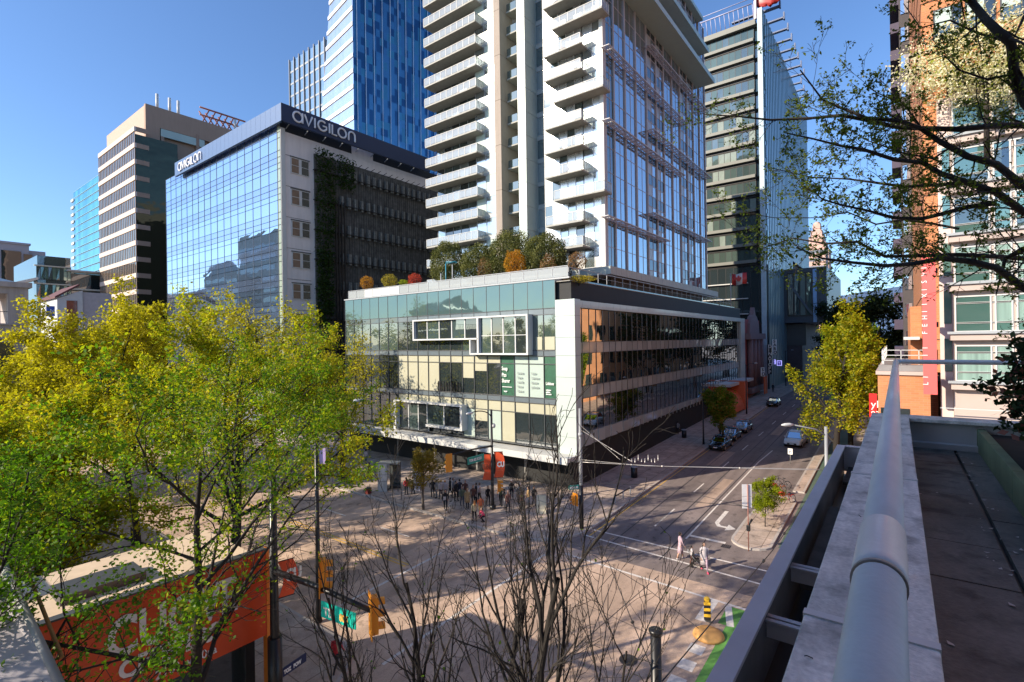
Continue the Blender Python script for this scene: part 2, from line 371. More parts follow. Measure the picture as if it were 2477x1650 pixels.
line(36.2,12.2,60,12.2,.13,wp); line(60,12.2,66,11.9,.13,wp)
for x in range(37, 130, 9): line(x+.5,14.9,x+3.5,14.9,.12,wp,'lane_dash')
line(37.2,14.9,41.5,14.9,.13,wp)
for i in range(12): line(25.6,29.5+i*8,25.6,32.8+i*8,.12,wp,'lane_dash')
line(22.5,26,22.5,90,.12,yp); line(22.2,26,22.2,90,.12,yp); line(33,18.2,GX,18.35,.1,yp)
dk = pm('tar_seam', (.02,.02,.022), .6, var=.1)
for yy in (12.55, 14.0, 16.3): line(32 if yy != 14.0 else 36, yy, GX, yy, .09, dk, 'tar_seam', .009)
line(21, 12.5, 30, 11.8, .05, dk, 'tar_seam', .009); line(5, 13.2, 28, 15.5, .05, dk, 'tar_seam', .009)
# turn arrow
b = B(); P_ = [(38.6,11.3),(41.6,11.3),(41.9,11.0),(41.9,10.6),(41.3,10.3),(40.4,10.3),(40.4,9.75),(39.1,10.55),(40.4,11.3-.1+.05),(40.4,10.75),(41.1,10.75),(41.35,10.9),(41.3,11.0),(38.6,11.0)]
b = B()
def zq(*q): b.add([(x,y,gz(x)+.011) for x,y in q], [tuple(range(len(q)))])
zq((41.8,10.3),(42.9,10.3),(42.9,11.15),(41.8,11.15)) if 0 else None
zq((40.3,11.35),(43.2,11.35),(43.2,11.05),(40.3,11.05)); zq((40.3,11.35),(40.3,11.05),(39.9,10.8),(39.6,11.0)); zq((39.6,11.0),(39.9,10.8),(39.9,10.35),(39.6,10.35)); zq((39.1,10.35),(40.4,10.35),(39.75,9.7))
tag(b.put('turn_arrow', wp), kind='structure')
# green bicycle lane through the junction and beside the island
def area(name, x0, x1, y0, y1, mt, dz=.011): strip(name, rect(x0, x1, y0, y1), mt, dz)
area('bike_lane', 9, 26.9, 5.2, 7.1, gp); area('bike_lane', 26.9, 28.8, 4.8, 7.5, gp)
area('bike_lane', 38, 100, 4.7, 6.6, gp2)
for i in range(9): line(13+i*1.35, 7.75, 13.75+i*1.35, 7.75, .7, wp, 'lane_dash', .013)
for i in range(9): line(13+i*1.35, 4.5, 13.75+i*1.35, 4.5, .5, wp, 'lane_dash', .013)
line(28.85,7.5,26.9,6.9,.35,wp,'lane_bar',.015); line(28.85,5.9,25.2,5.9,.4,wp,'lane_bar',.015); line(28.95,8.3,26.6,8.3,.55,wp,'lane_bar',.015)
patch = road_mat('patched_asphalt', (.36,.27,.21), .15)
for x0, x1, y0, y1 in ((20,24.5,13.2,14.6),(26.5,28.2,16,18.2),(43,52,12.8,13.7),(56,63,15.3,16.6),(18,20.2,27,31),(75,84,12.7,13.8)): area('asphalt_patch', x0, x1, y0, y1, patch, .009)
for a in ((16,10.5,29,14.2),(24,9.5,25.5,19),(17,16.5,27,17.3),(28.5,11,36,10.4),(19.5,20,21,30)): line(*a, .035, dk, 'crack_seam', .0125)
# manhole and drain
def disc(name, x, y, r, mt, label, cat):
    b = B(); b.add([(x+r*math.cos(a), y+r*math.sin(a), gz(x+r*math.cos(a))+.016) for a in lin(0, 2*math.pi, 20)[:-1]], [tuple(range(20))]); b2 = b
    o = b.put(name, mt); tag(o, label, cat)
p = pG(1520,1597); disc('manhole_cover', p[0], p[1], .42, pm('cast_iron', (.05,.045,.045), .5, .3, var=.2, scale=20), 'round dark manhole cover in the road at the bottom of the picture', 'manhole')
p = pG(1757,1322); b = B()
for i in range(5): b.box(p[0]-.3, p[1]-.25+i*.12, gz(p[0])+.01, p[0]+.3, p[1]-.2+i*.12, gz(p[0])+.03)
tag(b.put('storm_drain', black), 'small slotted storm drain at the kerb beside the stop line', 'drain')
# mountains
def hill(name, pts, d, mt, back=1500):
    b = B(); n = len(pts); f = []; k = []; h = []
    for px, py in pts:
        p = pD(px, py, d); f.append((p[0], p[1], -5)); h.append(tuple(p)); q = pD(px, py, d+back); k.append((q[0], q[1], -5))
    for i in range(n-1): b.quad(f[i], f[i+1], h[i+1], h[i]); b.quad(h[i], h[i+1], k[i+1], k[i])
    tag(b.put(name, mt), kind='structure')
hill('mountains', [(1960,790),(2000,725),(2030,716),(2060,712),(2090,705),(2120,702),(2160,695),(2200,690),(2260,720),(2320,790)], 5200, pm('hazy_forest_slope', (.16,.25,.42), .95, var=.18, scale=.004))  # blue of the distance haze is put into the slope colour
hill('hills', [(-300,838),(-100,822),(40,815),(160,818),(300,812),(420,835)], 4200, pm('hazy_distant_slope', (.1,.16,.25), .95, var=.18, scale=.004))  # haze blue is mixed into this slope colour too
# ================================================================== glass podium building on the corner
FX, FY = 41.0, 24.0
def Yf(c): return YX(820+c*.2379, FX, 830)     # from enlarged-crop column to Y on the front plane
cols = [65,150,232,315,403,497,595,692,795,900,1012,1128,1247,1368,1500,1635,1775,1920,2075,2200]
ye = [YX(820+c*.2379, FX, 760) for c in cols][::-1]      # from corner to far end, increasing Y
pod = root('glass_podium_building', 'low corner building with teal glass top band, white box windows, cream blinds and white canopy', 'building', (FX, FY, gz(FX)))
teal = glass('teal_glass', (.06,.10,.10), (.6,.8,.8), f0=.10, rough=.03, wob=.02, isl=.06)
spand = pm('grey_spandrel_glass', (.13,.16,.18), .25, var=.04, coat=.6)
fpan = pm('white_fin_panel', (.46,.53,.50), .35, var=.03, scale=.3, coat=.3)
Yend = ye[-1]
XR = XY(1797, FY, 780)                                    # far end of the side facade
posterg = pm('dark_green_poster', (.01,.09,.045), .5, var=.3, scale=2, coat=.5)
wtxt = pm('white_lettering', (.8,.82,.8), .5, var=0)
gtxt = pm('grey_lettering', (.28,.33,.31), .6, var=0)
def bay(i): return 18-i                                   # index from the left of the photo
bx('core', dark, pod, FX+.35, FY+.4, gz(FX)-.5, XR-.5, Yend-.1, 19.9)
bx('roof_deck', pm('roof_gravel', (.3,.29,.27), .9, var=.15), pod, FX+.1, FY+.35, 19.9, XR-.3, Yend-.05, 19.98)
rnd = random.Random(3)
def pick4(i, r):
    return gdark if bay(i) < 6 or 8 < bay(i) < 11 else gmid
facade(pod, 'x', FX, -1, ye, [(17.45,20.15)], lambda i, r: teal, dgrey, .05, .03, 'parapet_panel', .02, each=True)
facade(pod, 'x', FX+.06, -1, ye, [(16.84,17.45)], lambda i, r: spand if bay(i) > 5 else gdark, dgrey, .05, .04, 'transom_panel', each=True)
facade(pod, 'x', FX+.06, -1, ye, [(13.39,16.84)], lambda i, r: gdark if bay(i) in (6,7,8,9,10,11) else gmid, dgrey, .06, .07, each=True)
facade(pod, 'x', FX, -1, ye, [(12.82,13.36)], lambda i, r: spand, dgrey, .05, .05, 'spandrel_panel', each=True)
facade(pod, 'x', FX+.06, -1, ye, [(8.73,12.05),(12.05,12.82)], lambda i, r: (posterg if bay(i) in (15,18) else (mint if r and bay(i)>15 else cream) if r and bay(i)>=6 else gdark if bay(i)<6 else cream if bay(i) in (6,7,8,9) else mint if bay(i) in (16,17) else gdark), dgrey, .07, .09, each=True)
facade(pod, 'x', FX, -1, ye, [(8.18,8.70)], lambda i, r: spand, dgrey, .05, .05, 'spandrel_panel', each=True)
facade(pod, 'x', FX+.06, -1, ye, [(3.96,7.14),(7.14,8.18)], lambda i, r: (cream if r and bay(i)>=6 else mint if bay(i) in (12,14) else cream if bay(i)==15 else gdark), dgrey, .07, .09, each=True)
# partly drawn blinds, set just behind the mullions
for k, za, zb in ((12,10.4,12.0),(13,11.2,12.0),(13,5.9,7.1)):
    i = 18-k; bx('window_blind', cream, pod, FX+.02, ye[i]+.12, za, FX+.05, ye[i+1]-.1, zb)
for k, f0, f1 in ((17,.1,.5),(16,.15,.7),(18,.1,.9)):
    i = 18-k; bx('window_blind', cream, pod, FX+.02, ye[i]+(ye[i+1]-ye[i])*f0, 13.45, FX+.05, ye[i]+(ye[i+1]-ye[i])*f1, 14.7)
# desks and chairs inside the third-floor window
b = B()
for k in range(9):
    y = ye[7]+.3+k*.42; b.box(FX-.005, y, 8.8, FX+.03, y+.22, 9.35+.2*(k % 3)); b.box(FX-.005, y+.07, 9.3, FX+.02, y+.16, 9.9)
b.put('office_desk', black, pod)
# poster lettering
def plab(s, size, y_left, z, mt, sx=.8): text(s, size, (FX-.07, y_left, z), (0,-1,0), (0,0,1), mt, pod, 'lettering', .004, sx=sx, bold=.008)
yl = lambda k: ye[18-k+1]
for s, z in (('Soap',11.35),('Pizs',10.7),('Sharer',10.1)): plab(s, .55, yl(15)-.2, z, wtxt, .72)
bx('poster_rule', wtxt, pod, FX-.074, yl(15)-1.5, 9.62, FX-.062, yl(15)-.25, 9.68)
plab('burger', .2, yl(15)-.45, 9.15, wtxt)
for s, z in (('Students',11.0),('Roams',10.55),('monthly',10.1),('Rocent',9.65),('Datame',9.2)): plab(s, .36, yl(16)-.38, z, gtxt, .62)
for s, z in (('Vactor',11.0),('Debriatoo',10.55),('Santeme',10.1),('pretinacie',9.65)): plab(s, .36, yl(17)-.32, z, gtxt, .62)
for s, z, q in (('Liddose',10.05,.42),('scrimpano',9.5,.2),('analisera',9.3,.2),('titaria aitor',9.1,.2)): plab(s, q, yl(18)-.25, z, wtxt, .7)
# coping and glass guard rail on the roof
bx('coping', lgrey, pod, FX-.12, FY+.3, 20.15, FX+.25, Yend+.08, 20.3)
b = B(); g = B()
for i in range(21):
    y = FY+.6+(Yend-FY-1.2)*i/20; b.box(FX+.1, y-.03, 20.3, FX+.16, y+.03, 21.35)
b.box(FX+.09, FY+.6, 21.32, FX+.17, Yend-.6, 21.38)
b.put('roof_railing', lgrey, pod)
rg = clear('frosted_guard_glass', (.38,.37,.34), .35)
for i in range(20):
    y0 = FY+.6+(Yend-FY-1.2)*i/20; y1 = FY+.6+(Yend-FY-1.2)*(i+1)/20
    bx('guard_panel', white if 14 <= i <= 17 else rg, pod, FX+.125, y0+.05, 20.36, FX+.14, y1-.05, 21.28)
# white corner fin with panel joints
fz0, fz1 = 3.1, 18.15; FYo = YX(1391, FX-.55, 830); FYi = YX(1344, FX-.55, 830)
zs = [3.1,5.35,7.2,9.2,10.9,12.9,14.6,16.6,18.15]
for i in range(len(zs)-1): bx('corner_fin_panel', fpan, pod, FX-.55, FYo, zs[i]+.012, FX+.5, FYi, zs[i+1]-.012)
bx('fin_core', dgrey, pod, FX-.5, FYo+.04, 3.1, FX+.5, FYi-.04, 18.1)
# side facade along the street
sx = [FX+.55]+lin(FX+1.6, XR-3.2, 42)[0:]
side_glass = glass('side_street_glass', (.02,.022,.02), (.98,.95,.9), f0=.72, rough=.02, wob=.008, isl=.2)
side_sp = glass('side_spandrel_glass', (.34,.37,.36), (.9,.95,.92), f0=.14, rough=.08, wob=.01, isl=.1)
facade(pod, 'y', FY+.04, -1, sx, [(14.15,17.35)], lambda i, r: side_glass, dgrey, .05, .05, wname='window_band')
facade(pod, 'y', FY+.02, -1, sx, [(13.07,14.15)], lambda i, r: side_sp, dgrey, .05, .05, 'spandrel_panel', .05)
facade(pod, 'y', FY+.04, -1, sx, [(9.93,13.07)], lambda i, r: side_glass, dgrey, .05, .05, wname='window_band')
facade(pod, 'y', FY+.02, -1, sx, [(8.75,9.93)], lambda i, r: side_sp, dgrey, .05, .05, 'spandrel_panel', .05)
facade(pod, 'y', FY+.04, -1, sx, [(5.45,8.75)], lambda i, r: side_glass, dgrey, .05, .05, wname='window_band')
b = B()
for i in range(len(sx)-1):
    q = .10*(i % 2); b.box(sx[i]+.03, FY-.02-q, 4.15+gz(sx[i])*.0+.03*i*.9, sx[i+1]-.03, FY+.2, 5.45)
b.put('skirt_panel', side_sp, pod)
fin_m = pm('fin_metal', (.5,.51,.5), .35, .4, var=.05)
for x in sx: bx('vertical_fin', fin_m, pod, x-.025, FY-.015, 4.3, x+.025, FY+.1, 17.35)
n = 40
for i in range(n): bx('top_frame_panel', fpan, pod, FX-.5+(XR+.5-FX)*i/n+.012, FY-.35, 17.38, FX-.5+(XR+.5-FX)*(i+1)/n-.012, FY+.4, 18.05)
for z0, z1 in ((5.5,9.4),(9.4,13.3),(13.3,17.36)): bx('end_panel', fpan, pod, XR-3.1, FY-.33, z0+.012, XR, FY+.3, z1-.012)
bx('end_canopy', white, pod, XR-19, FY-2.2, 6.3, XR-2, FY+.1, 6.75)
# dark glazed band and rail above the street facade
bx('set_back_band', glass('dark_band_glass', (.012,.015,.018), f0=.12), pod, FX+4.2, FY+1.2, 18.05, XR-1, FY+1.4, 20.3)
bx('brick_pier', brick('red_brick', (.36,.14,.07),(.28,.1,.06),(.2,.15,.12), 1), pod, FX+.7, FY+.9, 18.05, FX+2, FY+1.5, 20.25)
bx('brick_pier', MATS['red_brick'], pod, FX+4.4, FY+.9, 18.05, FX+7, FY+1.25, 20.1)
b = B()
for i in range(30): x = FX+1+i*2; b.box(x, FY+1.0, 20.3, x+.05, FY+1.05, 21.35)
b.box(FX+1, FY+.99, 21.3, FX+60, FY+1.06, 21.37); b.box(FX+1, FY+1, 20.8, FX+60, FY+1.04, 20.83)
b.put('side_railing', lgrey, pod)
# ground floor: dark recessed glazing with pale columns
facade(pod, 'x', FX+1.6, -1, lin(FY+1.5, Yend-.3, 12), [(gz(FX)-.3,3.2)], lambda i, r: gdark, dgrey, .08, .1, 'shop_window', each=True)
facade(pod, 'y', FY+1.4, -1, lin(FX+1.6, XR-1, 30), [(gz(FX)-.3,5.4)], lambda i, r: gdark if i%3 else gmid, dgrey, .08, .1, 'shop_window')
bx('soffit', dgrey, pod, FX-.4, FY-.1, 3.98, FX+1.8, Yend, 4.08)
for i in range(5):
    y = FY+6+i*6.5; B().cyl(FX+.6, y, gz(FX)-.2, 4, .28, 14).put('column', conc, pod)
for i in range(9):
    x = FX+5+i*6.5; B().cyl(x, FY+.7, gz(x)-.2, 5.4, .25, 12).put('column', dgrey, pod)
# white canopy
ctop = pm('canopy_top', (.5,.5,.47), .7, var=.1, scale=.8)
n = 14; cy0, cy1 = FY-.6, YX(817, FX-2.4, 1000)
for i in range(n): bx('canopy_fascia', white, pod, FX-2.4, cy0+(cy1-cy0)*i/n+.01, 3.25, FX-2.3, cy0+(cy1-cy0)*(i+1)/n-.01, 3.85)
bx('canopy', ctop, pod, FX-2.3, cy0+.02, 3.4, FX+.2, cy1, 3.78)
# projecting white window boxes
def yb(c, s=.2379, o=820, X=FX-.8, py=790): return YX(o+c*s, X, py)
def boxframe(name, polys, depth, gl, rows):
    o = None; b = B()
    for y0, y1, z0, z1 in polys: b.box(FX-depth, y0, z0, FX+.05, y1, z1)
    o = b.put(name, white, pod); return o
y_l, y_m, y_r = yb(750), yb(1410), yb(1920); y_m2 = yb(1325)
zt, zl, zb = 16.95, 14.02, 12.45
bf = boxframe('bay_window_box', [(y_r,y_l,zt-.16,zt),(y_m,y_l,14.55,14.72),(y_r,y_m2,12.95,13.12),(y_r,y_r+.2,13.12,zt-.16),(y_l-.2,y_l,14.72,zt-.16),(y_m-.12,y_m+.12,13.12,zt-.16),(y_m2-.15,y_m2,13.12,14.6)], .85, None, None)
def panes(parent, y0, y1, z0, z1, n, d=.5, rail=None):
    for i in range(n):
        a = y0+(y1-y0)*i/n; c = y0+(y1-y0)*(i+1)/n
        w_ = B().box(FX-d, a+.05, z0, FX-d+.03, c-.05, z1).put('window_pane', gmid if i%2 else gdark, parent)
    b = B()
    for i in range(n+1): a = y0+(y1-y0)*i/n; b.box(FX-d-.06, a-.06, z0, FX-d+.05, a+.06, z1)
    if rail: b.box(FX-d-.05, y0, rail, FX-d+.04, y1, rail+.06)
    b.put('window_mullion', white, parent)
panes(bf, y_m+.12, y_l-.2, 14.72, zt-.16, 5); panes(bf, y_r+.2, y_m-.12, 13.12, zt-.16, 4, rail=14.9)
ya, yc, yd = yb(520,.2549,820,FX-.8,1000), yb(1168,.2549,820,FX-.8,1000), yb(820,.2549,820,FX-.8,1000)
bf2 = boxframe('bay_window_box', [(yc,ya,7.28,7.45),(ya-.45,ya,3.9,7.28),(yc,yc+.3,4.7,7.28),(yc+.3,yd,4.7,4.95)], .85, None, None)
panes(bf2, yc+.3, yd, 4.95, 7.28, 2); panes(bf2, yd, ya-.45, 4.0, 7.28, 3, .3)
# ================================================================== residential tower above it
TX = 53.5                                                # wall plane of the sunny face
TY = YX(1463, TX, 400)
tw = root('residential_tower', 'tall pale apartment tower with stacked glass balconies and blue side windows', 'building', (TX, TY, 20))
FHT = 2.93; Z0 = 22.3; NFL = 16
T = lambda px, X=TX, py=400: YX(px, X, py)
tglass = glass('pale_tower_glass', (.10,.125,.12), (.9,.96,1), f0=.42, rough=.12, wob=.012, isl=.25)
pglass = glass('bright_tower_glass', (.30,.33,.33), (1,1,1), f0=.5, rough=.25, wob=.01, isl=.06)
bglass = glass('tower_side_glass', (.13,.15,.16), (.74,.82,.90), f0=.5, rough=.03, wob=.015, isl=.25)
XE = XY(1703, TY, 400)
top = 61.5
ztop = Z0+NFL*FHT
yW = T(1058)
rows = [(Z0+i*FHT, Z0+(i+1)*FHT) for i in range(NFL)]
# structural core, seen in the recess and behind the glass
bx('core_wall', pm('tower_core', (.12,.12,.11), .8), tw, TX+2.2, TY+.5, 19.9, XE-.5, yW-.3, 66)
# bottom slab
b = B(); s0 = XY(1477, TY-1.9, 640)
y0s = YX(1477, 52, 640); xe = XY(1737, y0s, 700)
n = 30
slm = pm('slab_edge', (.40,.44,.40), .6, var=.05, streak=.1)
for i in range(n): bx('slab_fascia', slm, tw, 52.02+(xe-52)*i/n+.01, y0s, 21.7, 52+(xe-52)*(i+1)/n-.01, y0s+.1, 22.62)
b.box(52, y0s+.02, 21.72, 52.1, T(1290, 52, 640), 22.6)
b.put('slab_fascia', pm('slab_edge', (.40,.44,.40), .6, var=.05, streak=.1), tw)
bx('base_slab', conc, tw, 52.1, y0s+.1, 21.8, xe, yW, 22.28)
for i in range(9): B().cyl(56+i*4.6, TY+1.6, 19.9, 21.8, .3, 10).put('column', conc, tw)
bx('lobby_wall', gdark, tw, 54.5, TY+3, 19.9, XE-1, yW-1, 21.8)
# sunny face, section by section
def sect(pa, pb, X, mats, fd=.05, n=3, frm=lgrey):
    ya_, yb_ = T(pa, X), T(pb, X)
    facade(tw, 'x', X, -1, lin(yb_, ya_, n), [(z0+.55, z1) for z0, z1 in rows], lambda i, r: mats[(i+r) % len(mats)], frm, .06, fd, 'apartment_window')
    for z0, z1 in rows: bx('floor_edge', pm('pale_band', (.36,.4,.4), .4, var=.05, coat=.3), tw, X-.02, yb_, z0, X+.3, ya_, z0+.52)
    if 0: b.put('floor_edge', frm if X > 60 else pm('pale_band', (.36,.4,.4), .4, var=.05, coat=.3), tw)
sect(1058, 1153, TX, [gmid, gdark, tglass, gmid], n=5)
sect(1153, 1199, TX-.5, [tglass, mint, tglass], n=2, frm=lgrey)
for i in range(0, NFL, 2): bx('pier_panel', pm('beige_pier', (.32,.27,.23), .8, var=.05, streak=.1), tw, TX-1.8, T(1213, TX-1.8), Z0+i*FHT+.02, TX+2, T(1198.5, TX-1.8), Z0+(i+2)*FHT-.02)
facade(tw, 'x', TX+2, -1, lin(T(1262, TX+2), T(1222, TX+2), 2), [(z0, z1) for z0, z1 in rows], lambda i, r: gdark, dgrey, .06, .06)
for i in range(0, NFL): bx('white_pier_panel', pm('white_green_pier', (.46,.55,.51), .4, var=.03, coat=.3), tw, TX-2.3, T(1273, TX-2.3), Z0+i*FHT+.02, TX+1.9, T(1254.5, TX-2.3), Z0+(i+1)*FHT-.02)
bx('pier_core', lgrey, tw, TX-2.25, T(1272, TX-2.3), Z0, TX+1.9, T(1255.5, TX-2.3), ztop)
sect(1290, 1320, TX+.3, [tglass, gmid], n=1)
sect(1318, 1412, TX-.2, [pglass, gmid, pglass, tglass, pglass], n=5, frm=white)
sect(1412, 1460, TX-.2, [pglass, tglass], n=2, frm=white)
bx('corner_post', white, tw, TX-.35, TY-.1, Z0, TX+.15, TY+.35, ztop)
# balconies
slabm = pm('balcony_slab', (.34,.34,.31), .7, var=.06, streak=.15)
clr = clear('balcony_glass', (.40,.43,.46), .42)
def balcony(X0, X1, ya_, yb_, z, side=True):
    """slab from wall X1 out to X0, between yb_ (right) and ya_ (left)"""
    s = B().box(X0, yb_, z-.12, X1, ya_, z+.1).put('balcony', slabm, tw)
    g = B().box(X0+.03, yb_+.03, z+.16, X0+.05, ya_-.03, z+1.1)
    g.box(X0+.03, yb_+.03, z+.16, X1, yb_+.05, z+1.1)
    g.put('glass_guard', clr, s)
    r = B(); n = max(3, int((ya_-yb_)/1.1))
    for i in range(n+1): y = yb_+(ya_-yb_)*i/n; r.box(X0, y-.025, z+.1, X0+.03, y+.025, z+1.12)
    r.box(X0-.01, yb_, z+1.1, X0+.06, ya_, z+1.15); r.box(X0, yb_-.01, z+1.1, X1, yb_+.05, z+1.15)
    for k in range(3): x = X0+(X1-X0)*(k+1)/3.2; r.box(x, yb_, z+.1, x+.04, yb_+.03, z+1.12)
    r.put('guard_rail', white, s)
    if random.random() < .5:
        c = B(); y = yb_+random.uniform(.8, max(1, ya_-yb_-1)); c.box(X0+.5, y, z+.5, X0+.95, y+.45, z+.56); c.box(X0+.9, y, z+.5, X0+.95, y+.45, z+1)
        for dx in (0,.4):
            for dy in (0,.4): c.box(X0+.5+dx, y+dy, z+.1, X0+.54+dx, y+dy+.04, z+.5)
        c.put('balcony_chair', lgrey if random.random() < .7 else pm('rust_red_cloth', (.35,.08,.05), .8), s)
zL = [ZX(1090, py, TX-2) for py in (594,)]
for i in range(NFL):
    z = Z0+i*FHT
    balcony(TX-2, TX, T(1029, TX-2), T(1153.5, TX-2), z)
for i in range(-1, 1):
    pass
big = {3: 1, 7: 1, 10: 1, 14: 1}
for i in range(1, NFL):
    z = Z0+i*FHT
    if i in (3,7,10,14): balcony(TX-2, TX-.1, T(1339, TX-2), T(1461, TX-2), z)
    else: balcony(TX-2, TX-.1, T(1318, TX-2), T(1407, TX-2), z)
for i in range(NFL):
    z = Z0+i*FHT; s = B().box(TX-.6, T(1254, TX-.6), z-.1, TX+2, T(1229, TX-.6), z+.08).put('recess_balcony', slabm, tw)
    B().box(TX-.58, T(1253, TX-.6), z+.1, TX-.55, T(1230, TX-.6), z+1.05).put('glass_guard', gmid, s)
# shaded side face
pxs = [1463,1484,1511,1537,1563,1586,1604,1624,1643,1660,1675,1690,1703]
xe_ = [XY(p, TY, 300) for p in pxs]
jamb = pm('side_wall_panel', (.50,.49,.50), .55, var=.04)
rr9 = random.Random(5)
for k0, k1, kd in ((0,1,'C'),(1,4,'G'),(4,6,'P'),(6,8,'G'),(8,10,'P'),(10,12,'G')):
    ed = sorted(set([xe_[k]+.12 for k in range(k0, k1)]+[(xe_[k]+xe_[k+1])/2+.1 for k in range(k0, k1)]+[xe_[k1]+.12]))
    if kd == 'P':
        facade(tw, 'y', TY, -1, ed, [(Z0+i*FHT+(0 if j == 0 else 1.45), Z0+i*FHT+(1.45 if j == 0 else FHT)) for i in range(NFL) for j in (0, 1)],
               lambda i, r: (gdark if (i//2) % 2 == 0 or r % 4 else gmid) if r % 2 else (bglass if i % 2 else MATS['pale_band']), jamb, .07, .05, 'punched_window')
    else:
        facade(tw, 'y', TY, -1, ed, [(z0, z1) for z0, z1 in rows], lambda i, r: bglass if kd == 'G' else gmid, jamb, .05, .04, 'side_window')
for x in xe_: bx('vertical_pilaster', jamb, tw, x-.07, TY-.18, Z0, x+.13, TY+.2, ztop)
# sun shades: slatted shelves on the side face
def shade(pa, pb, pya):
    xa, xb = XY(pa, TY-1.1, pya), XY(pb, TY-1.1, pya); z = ZY(pa, pya, TY-1.1); b = B()
    b.box(xa, TY-1.15, z, xb, TY-1.05, z+.12); b.box(xa, TY-.25, z, xb, TY-.15, z+.12)
    n = int((xb-xa)/1.0)
    for i in range(n+1): x = xa+(xb-xa)*i/n; b.box(x-.04, TY-1.1, z+.02, x+.04, TY, z+.1)
    for j in range(3): b.box(xa, TY-.95+j*.25, z+.03, xb, TY-.85+j*.25, z+.07)
    b.put('sun_shade', jamb, tw)
for a in ((1472.5,1660,108),(1576,1712,108),(1473.7,1655.6,286.8),(1580.8,1720,312.5),(1471.4,1621,521.9),(1582,1720,515.2)): shade(*a)
# roof eaves
eav = pm('eave_panel', (.42,.58,.54), .5, var=.04)
def eave(pa, py_, z_off, yo, dep, x0):
    x1 = XY(pa, yo, py_); z = ZY(pa, py_, yo); b = B()
    b.box(x0, yo, z, x1, yo+.12, z+.75); b.box(x0, yo+.12, z+.03, x1-.02, yo+dep, z+.3); b.put('roof_eave', eav, tw); return z, x1
z1_, x1_ = eave(1729, 202, 0, TY-3, 10, TX+4); z2_, x2_ = eave(1714.7, 128, 0, TY-2, 10, TX+6)
bx('penthouse', bglass, tw, TX+6, TY+.2, z1_+.3, x1_-4, TY+9, z2_)
z3 = ZY(1700, 48, TY-1); b = B()
b.box(TX+8, TY-1, z3, XY(1701, TY-1, 48), TY+8, z3+.6); b.put('roof_eave', eav, tw)
bx('penthouse', bglass, tw, TX+8, TY+1, z2_+.3, XY(1675, TY+1, 40), TY+7, z3)
bx('upper_wall', jamb, tw, TX+1, TY+.3, ztop, XE-.3, yW-.2, z1_+.1)
# ================================================================== office building with the blue rooftop sign
AX = 41.0; AY = YX(682, AX, 600)
av = root('sign_office_building', 'office building with mirrored blue glass front, navy rooftop sign band and planted dark side wall', 'building', (AX, AY, 0))
AYe = YX(402, AX, 500); zr = ZX(661.3, 297.5, AX)
mirror = glass('mirror_blue_glass', (.10,.14,.2), (.86,.93,1.0), f0=.74, rough=.015, wob=.004, isl=.05)
mirror2 = glass('mirror_blue_spandrel', (.12,.16,.24), (.76,.82,.95), f0=.66, rough=.03, wob=.004, isl=.05)
AF = 4.83; yes = lin(AY+1.0, AYe, 17); rr = []
for i in range(10):
    t_ = zr-(1.42+i)*AF if i else zr
rr = []; z = zr
pat = [1.02, .93, .9, 1.95]
seq = []; z = zr-.9; seq.append((z, zr)); k = 1
while z > 3:
    h = pat[k % 4]; seq.append((z-h, z)); z -= h; k += 1
seq = seq[::-1]
names = {}
for r, (z0, z1) in enumerate(seq):
    wide = (z1-z0) > 1.5
    facade(av, 'x', AX, -1, yes, [(z0, z1)], lambda i, rr_: mirror if wide or r % 4 == 1 or (i % 4 < 2 and r > len(seq)-3) else mirror2, dgrey, .05, .03, 'window_band' if wide else 'spandrel_band', .006, vt=False, hz=True, fname='transom')
b = B()
for y in yes: b.box(AX-.05, y-.03, 3, AX+.02, y+.03, zr)
b.put('mullion', pm('blue_grey_mullion', (.1,.13,.18), .4), av)
facade(av, 'x', AX, -1, [AY+.0, AY+.95], seq[::1], lambda i, r: pm('pale_green_edge_glass', (.30,.36,.28), .2, var=.06, coat=.7), black, .07, .05, 'edge_pane')
wl = pm('white_rendered_wall', (.74,.69,.67), .8, var=.05, scale=.3, streak=.1)
AXe = XY(1075, AY, 500)
bx('wall', wl, av, AX+.05, AY+.1, gz(AX), AXe, AY+20, zr-1.6)
bx('wall_core', dark, av, AX+.2, AY+.2, gz(AX), AXe, AYe-.1, zr-.1)
bx('edge_strip', white, av, AX-.02, AY-.12, 3, AX+.7, AY+.11, zr-1.2)
for zc in [zr-5.2-i*4.85 for i in range(9)]: bx('wall_joint', dgrey, av, AX+.7, AY+.07, zc, AX+4.9, AY+.11, zc+.06)
# paired sash windows
for i in range(8):
    zc = ZY(700, 397+i*76.6, AY) - .0
    x0, x1 = XY(705, AY, 500), XY(749, AY, 500)
    f = B(); f.box(x0, AY-.02, zc-1.3, x1, AY+.12, zc+1.25); f.put('window_recess', white, av)
    for xa, xb in ((x0+.12, x0+(x1-x0)*.42), (x0+(x1-x0)*.58, x1-.12)):
        for za, zb_ in ((zc-1.15, zc-.05), (zc+.05, zc+1.1)):
            B().box(xa, AY-.05, za, xb, AY-.03, zb_).put('window', pm('brown_blind_pane', (.2,.13,.09), .3, var=.2, coat=1) if xa < x0+.5 else gdark, av)
    bx('window_hood', dgrey, av, x0-.1, AY-.12, zc+1.26, x1+.1, AY+.1, zc+1.38)
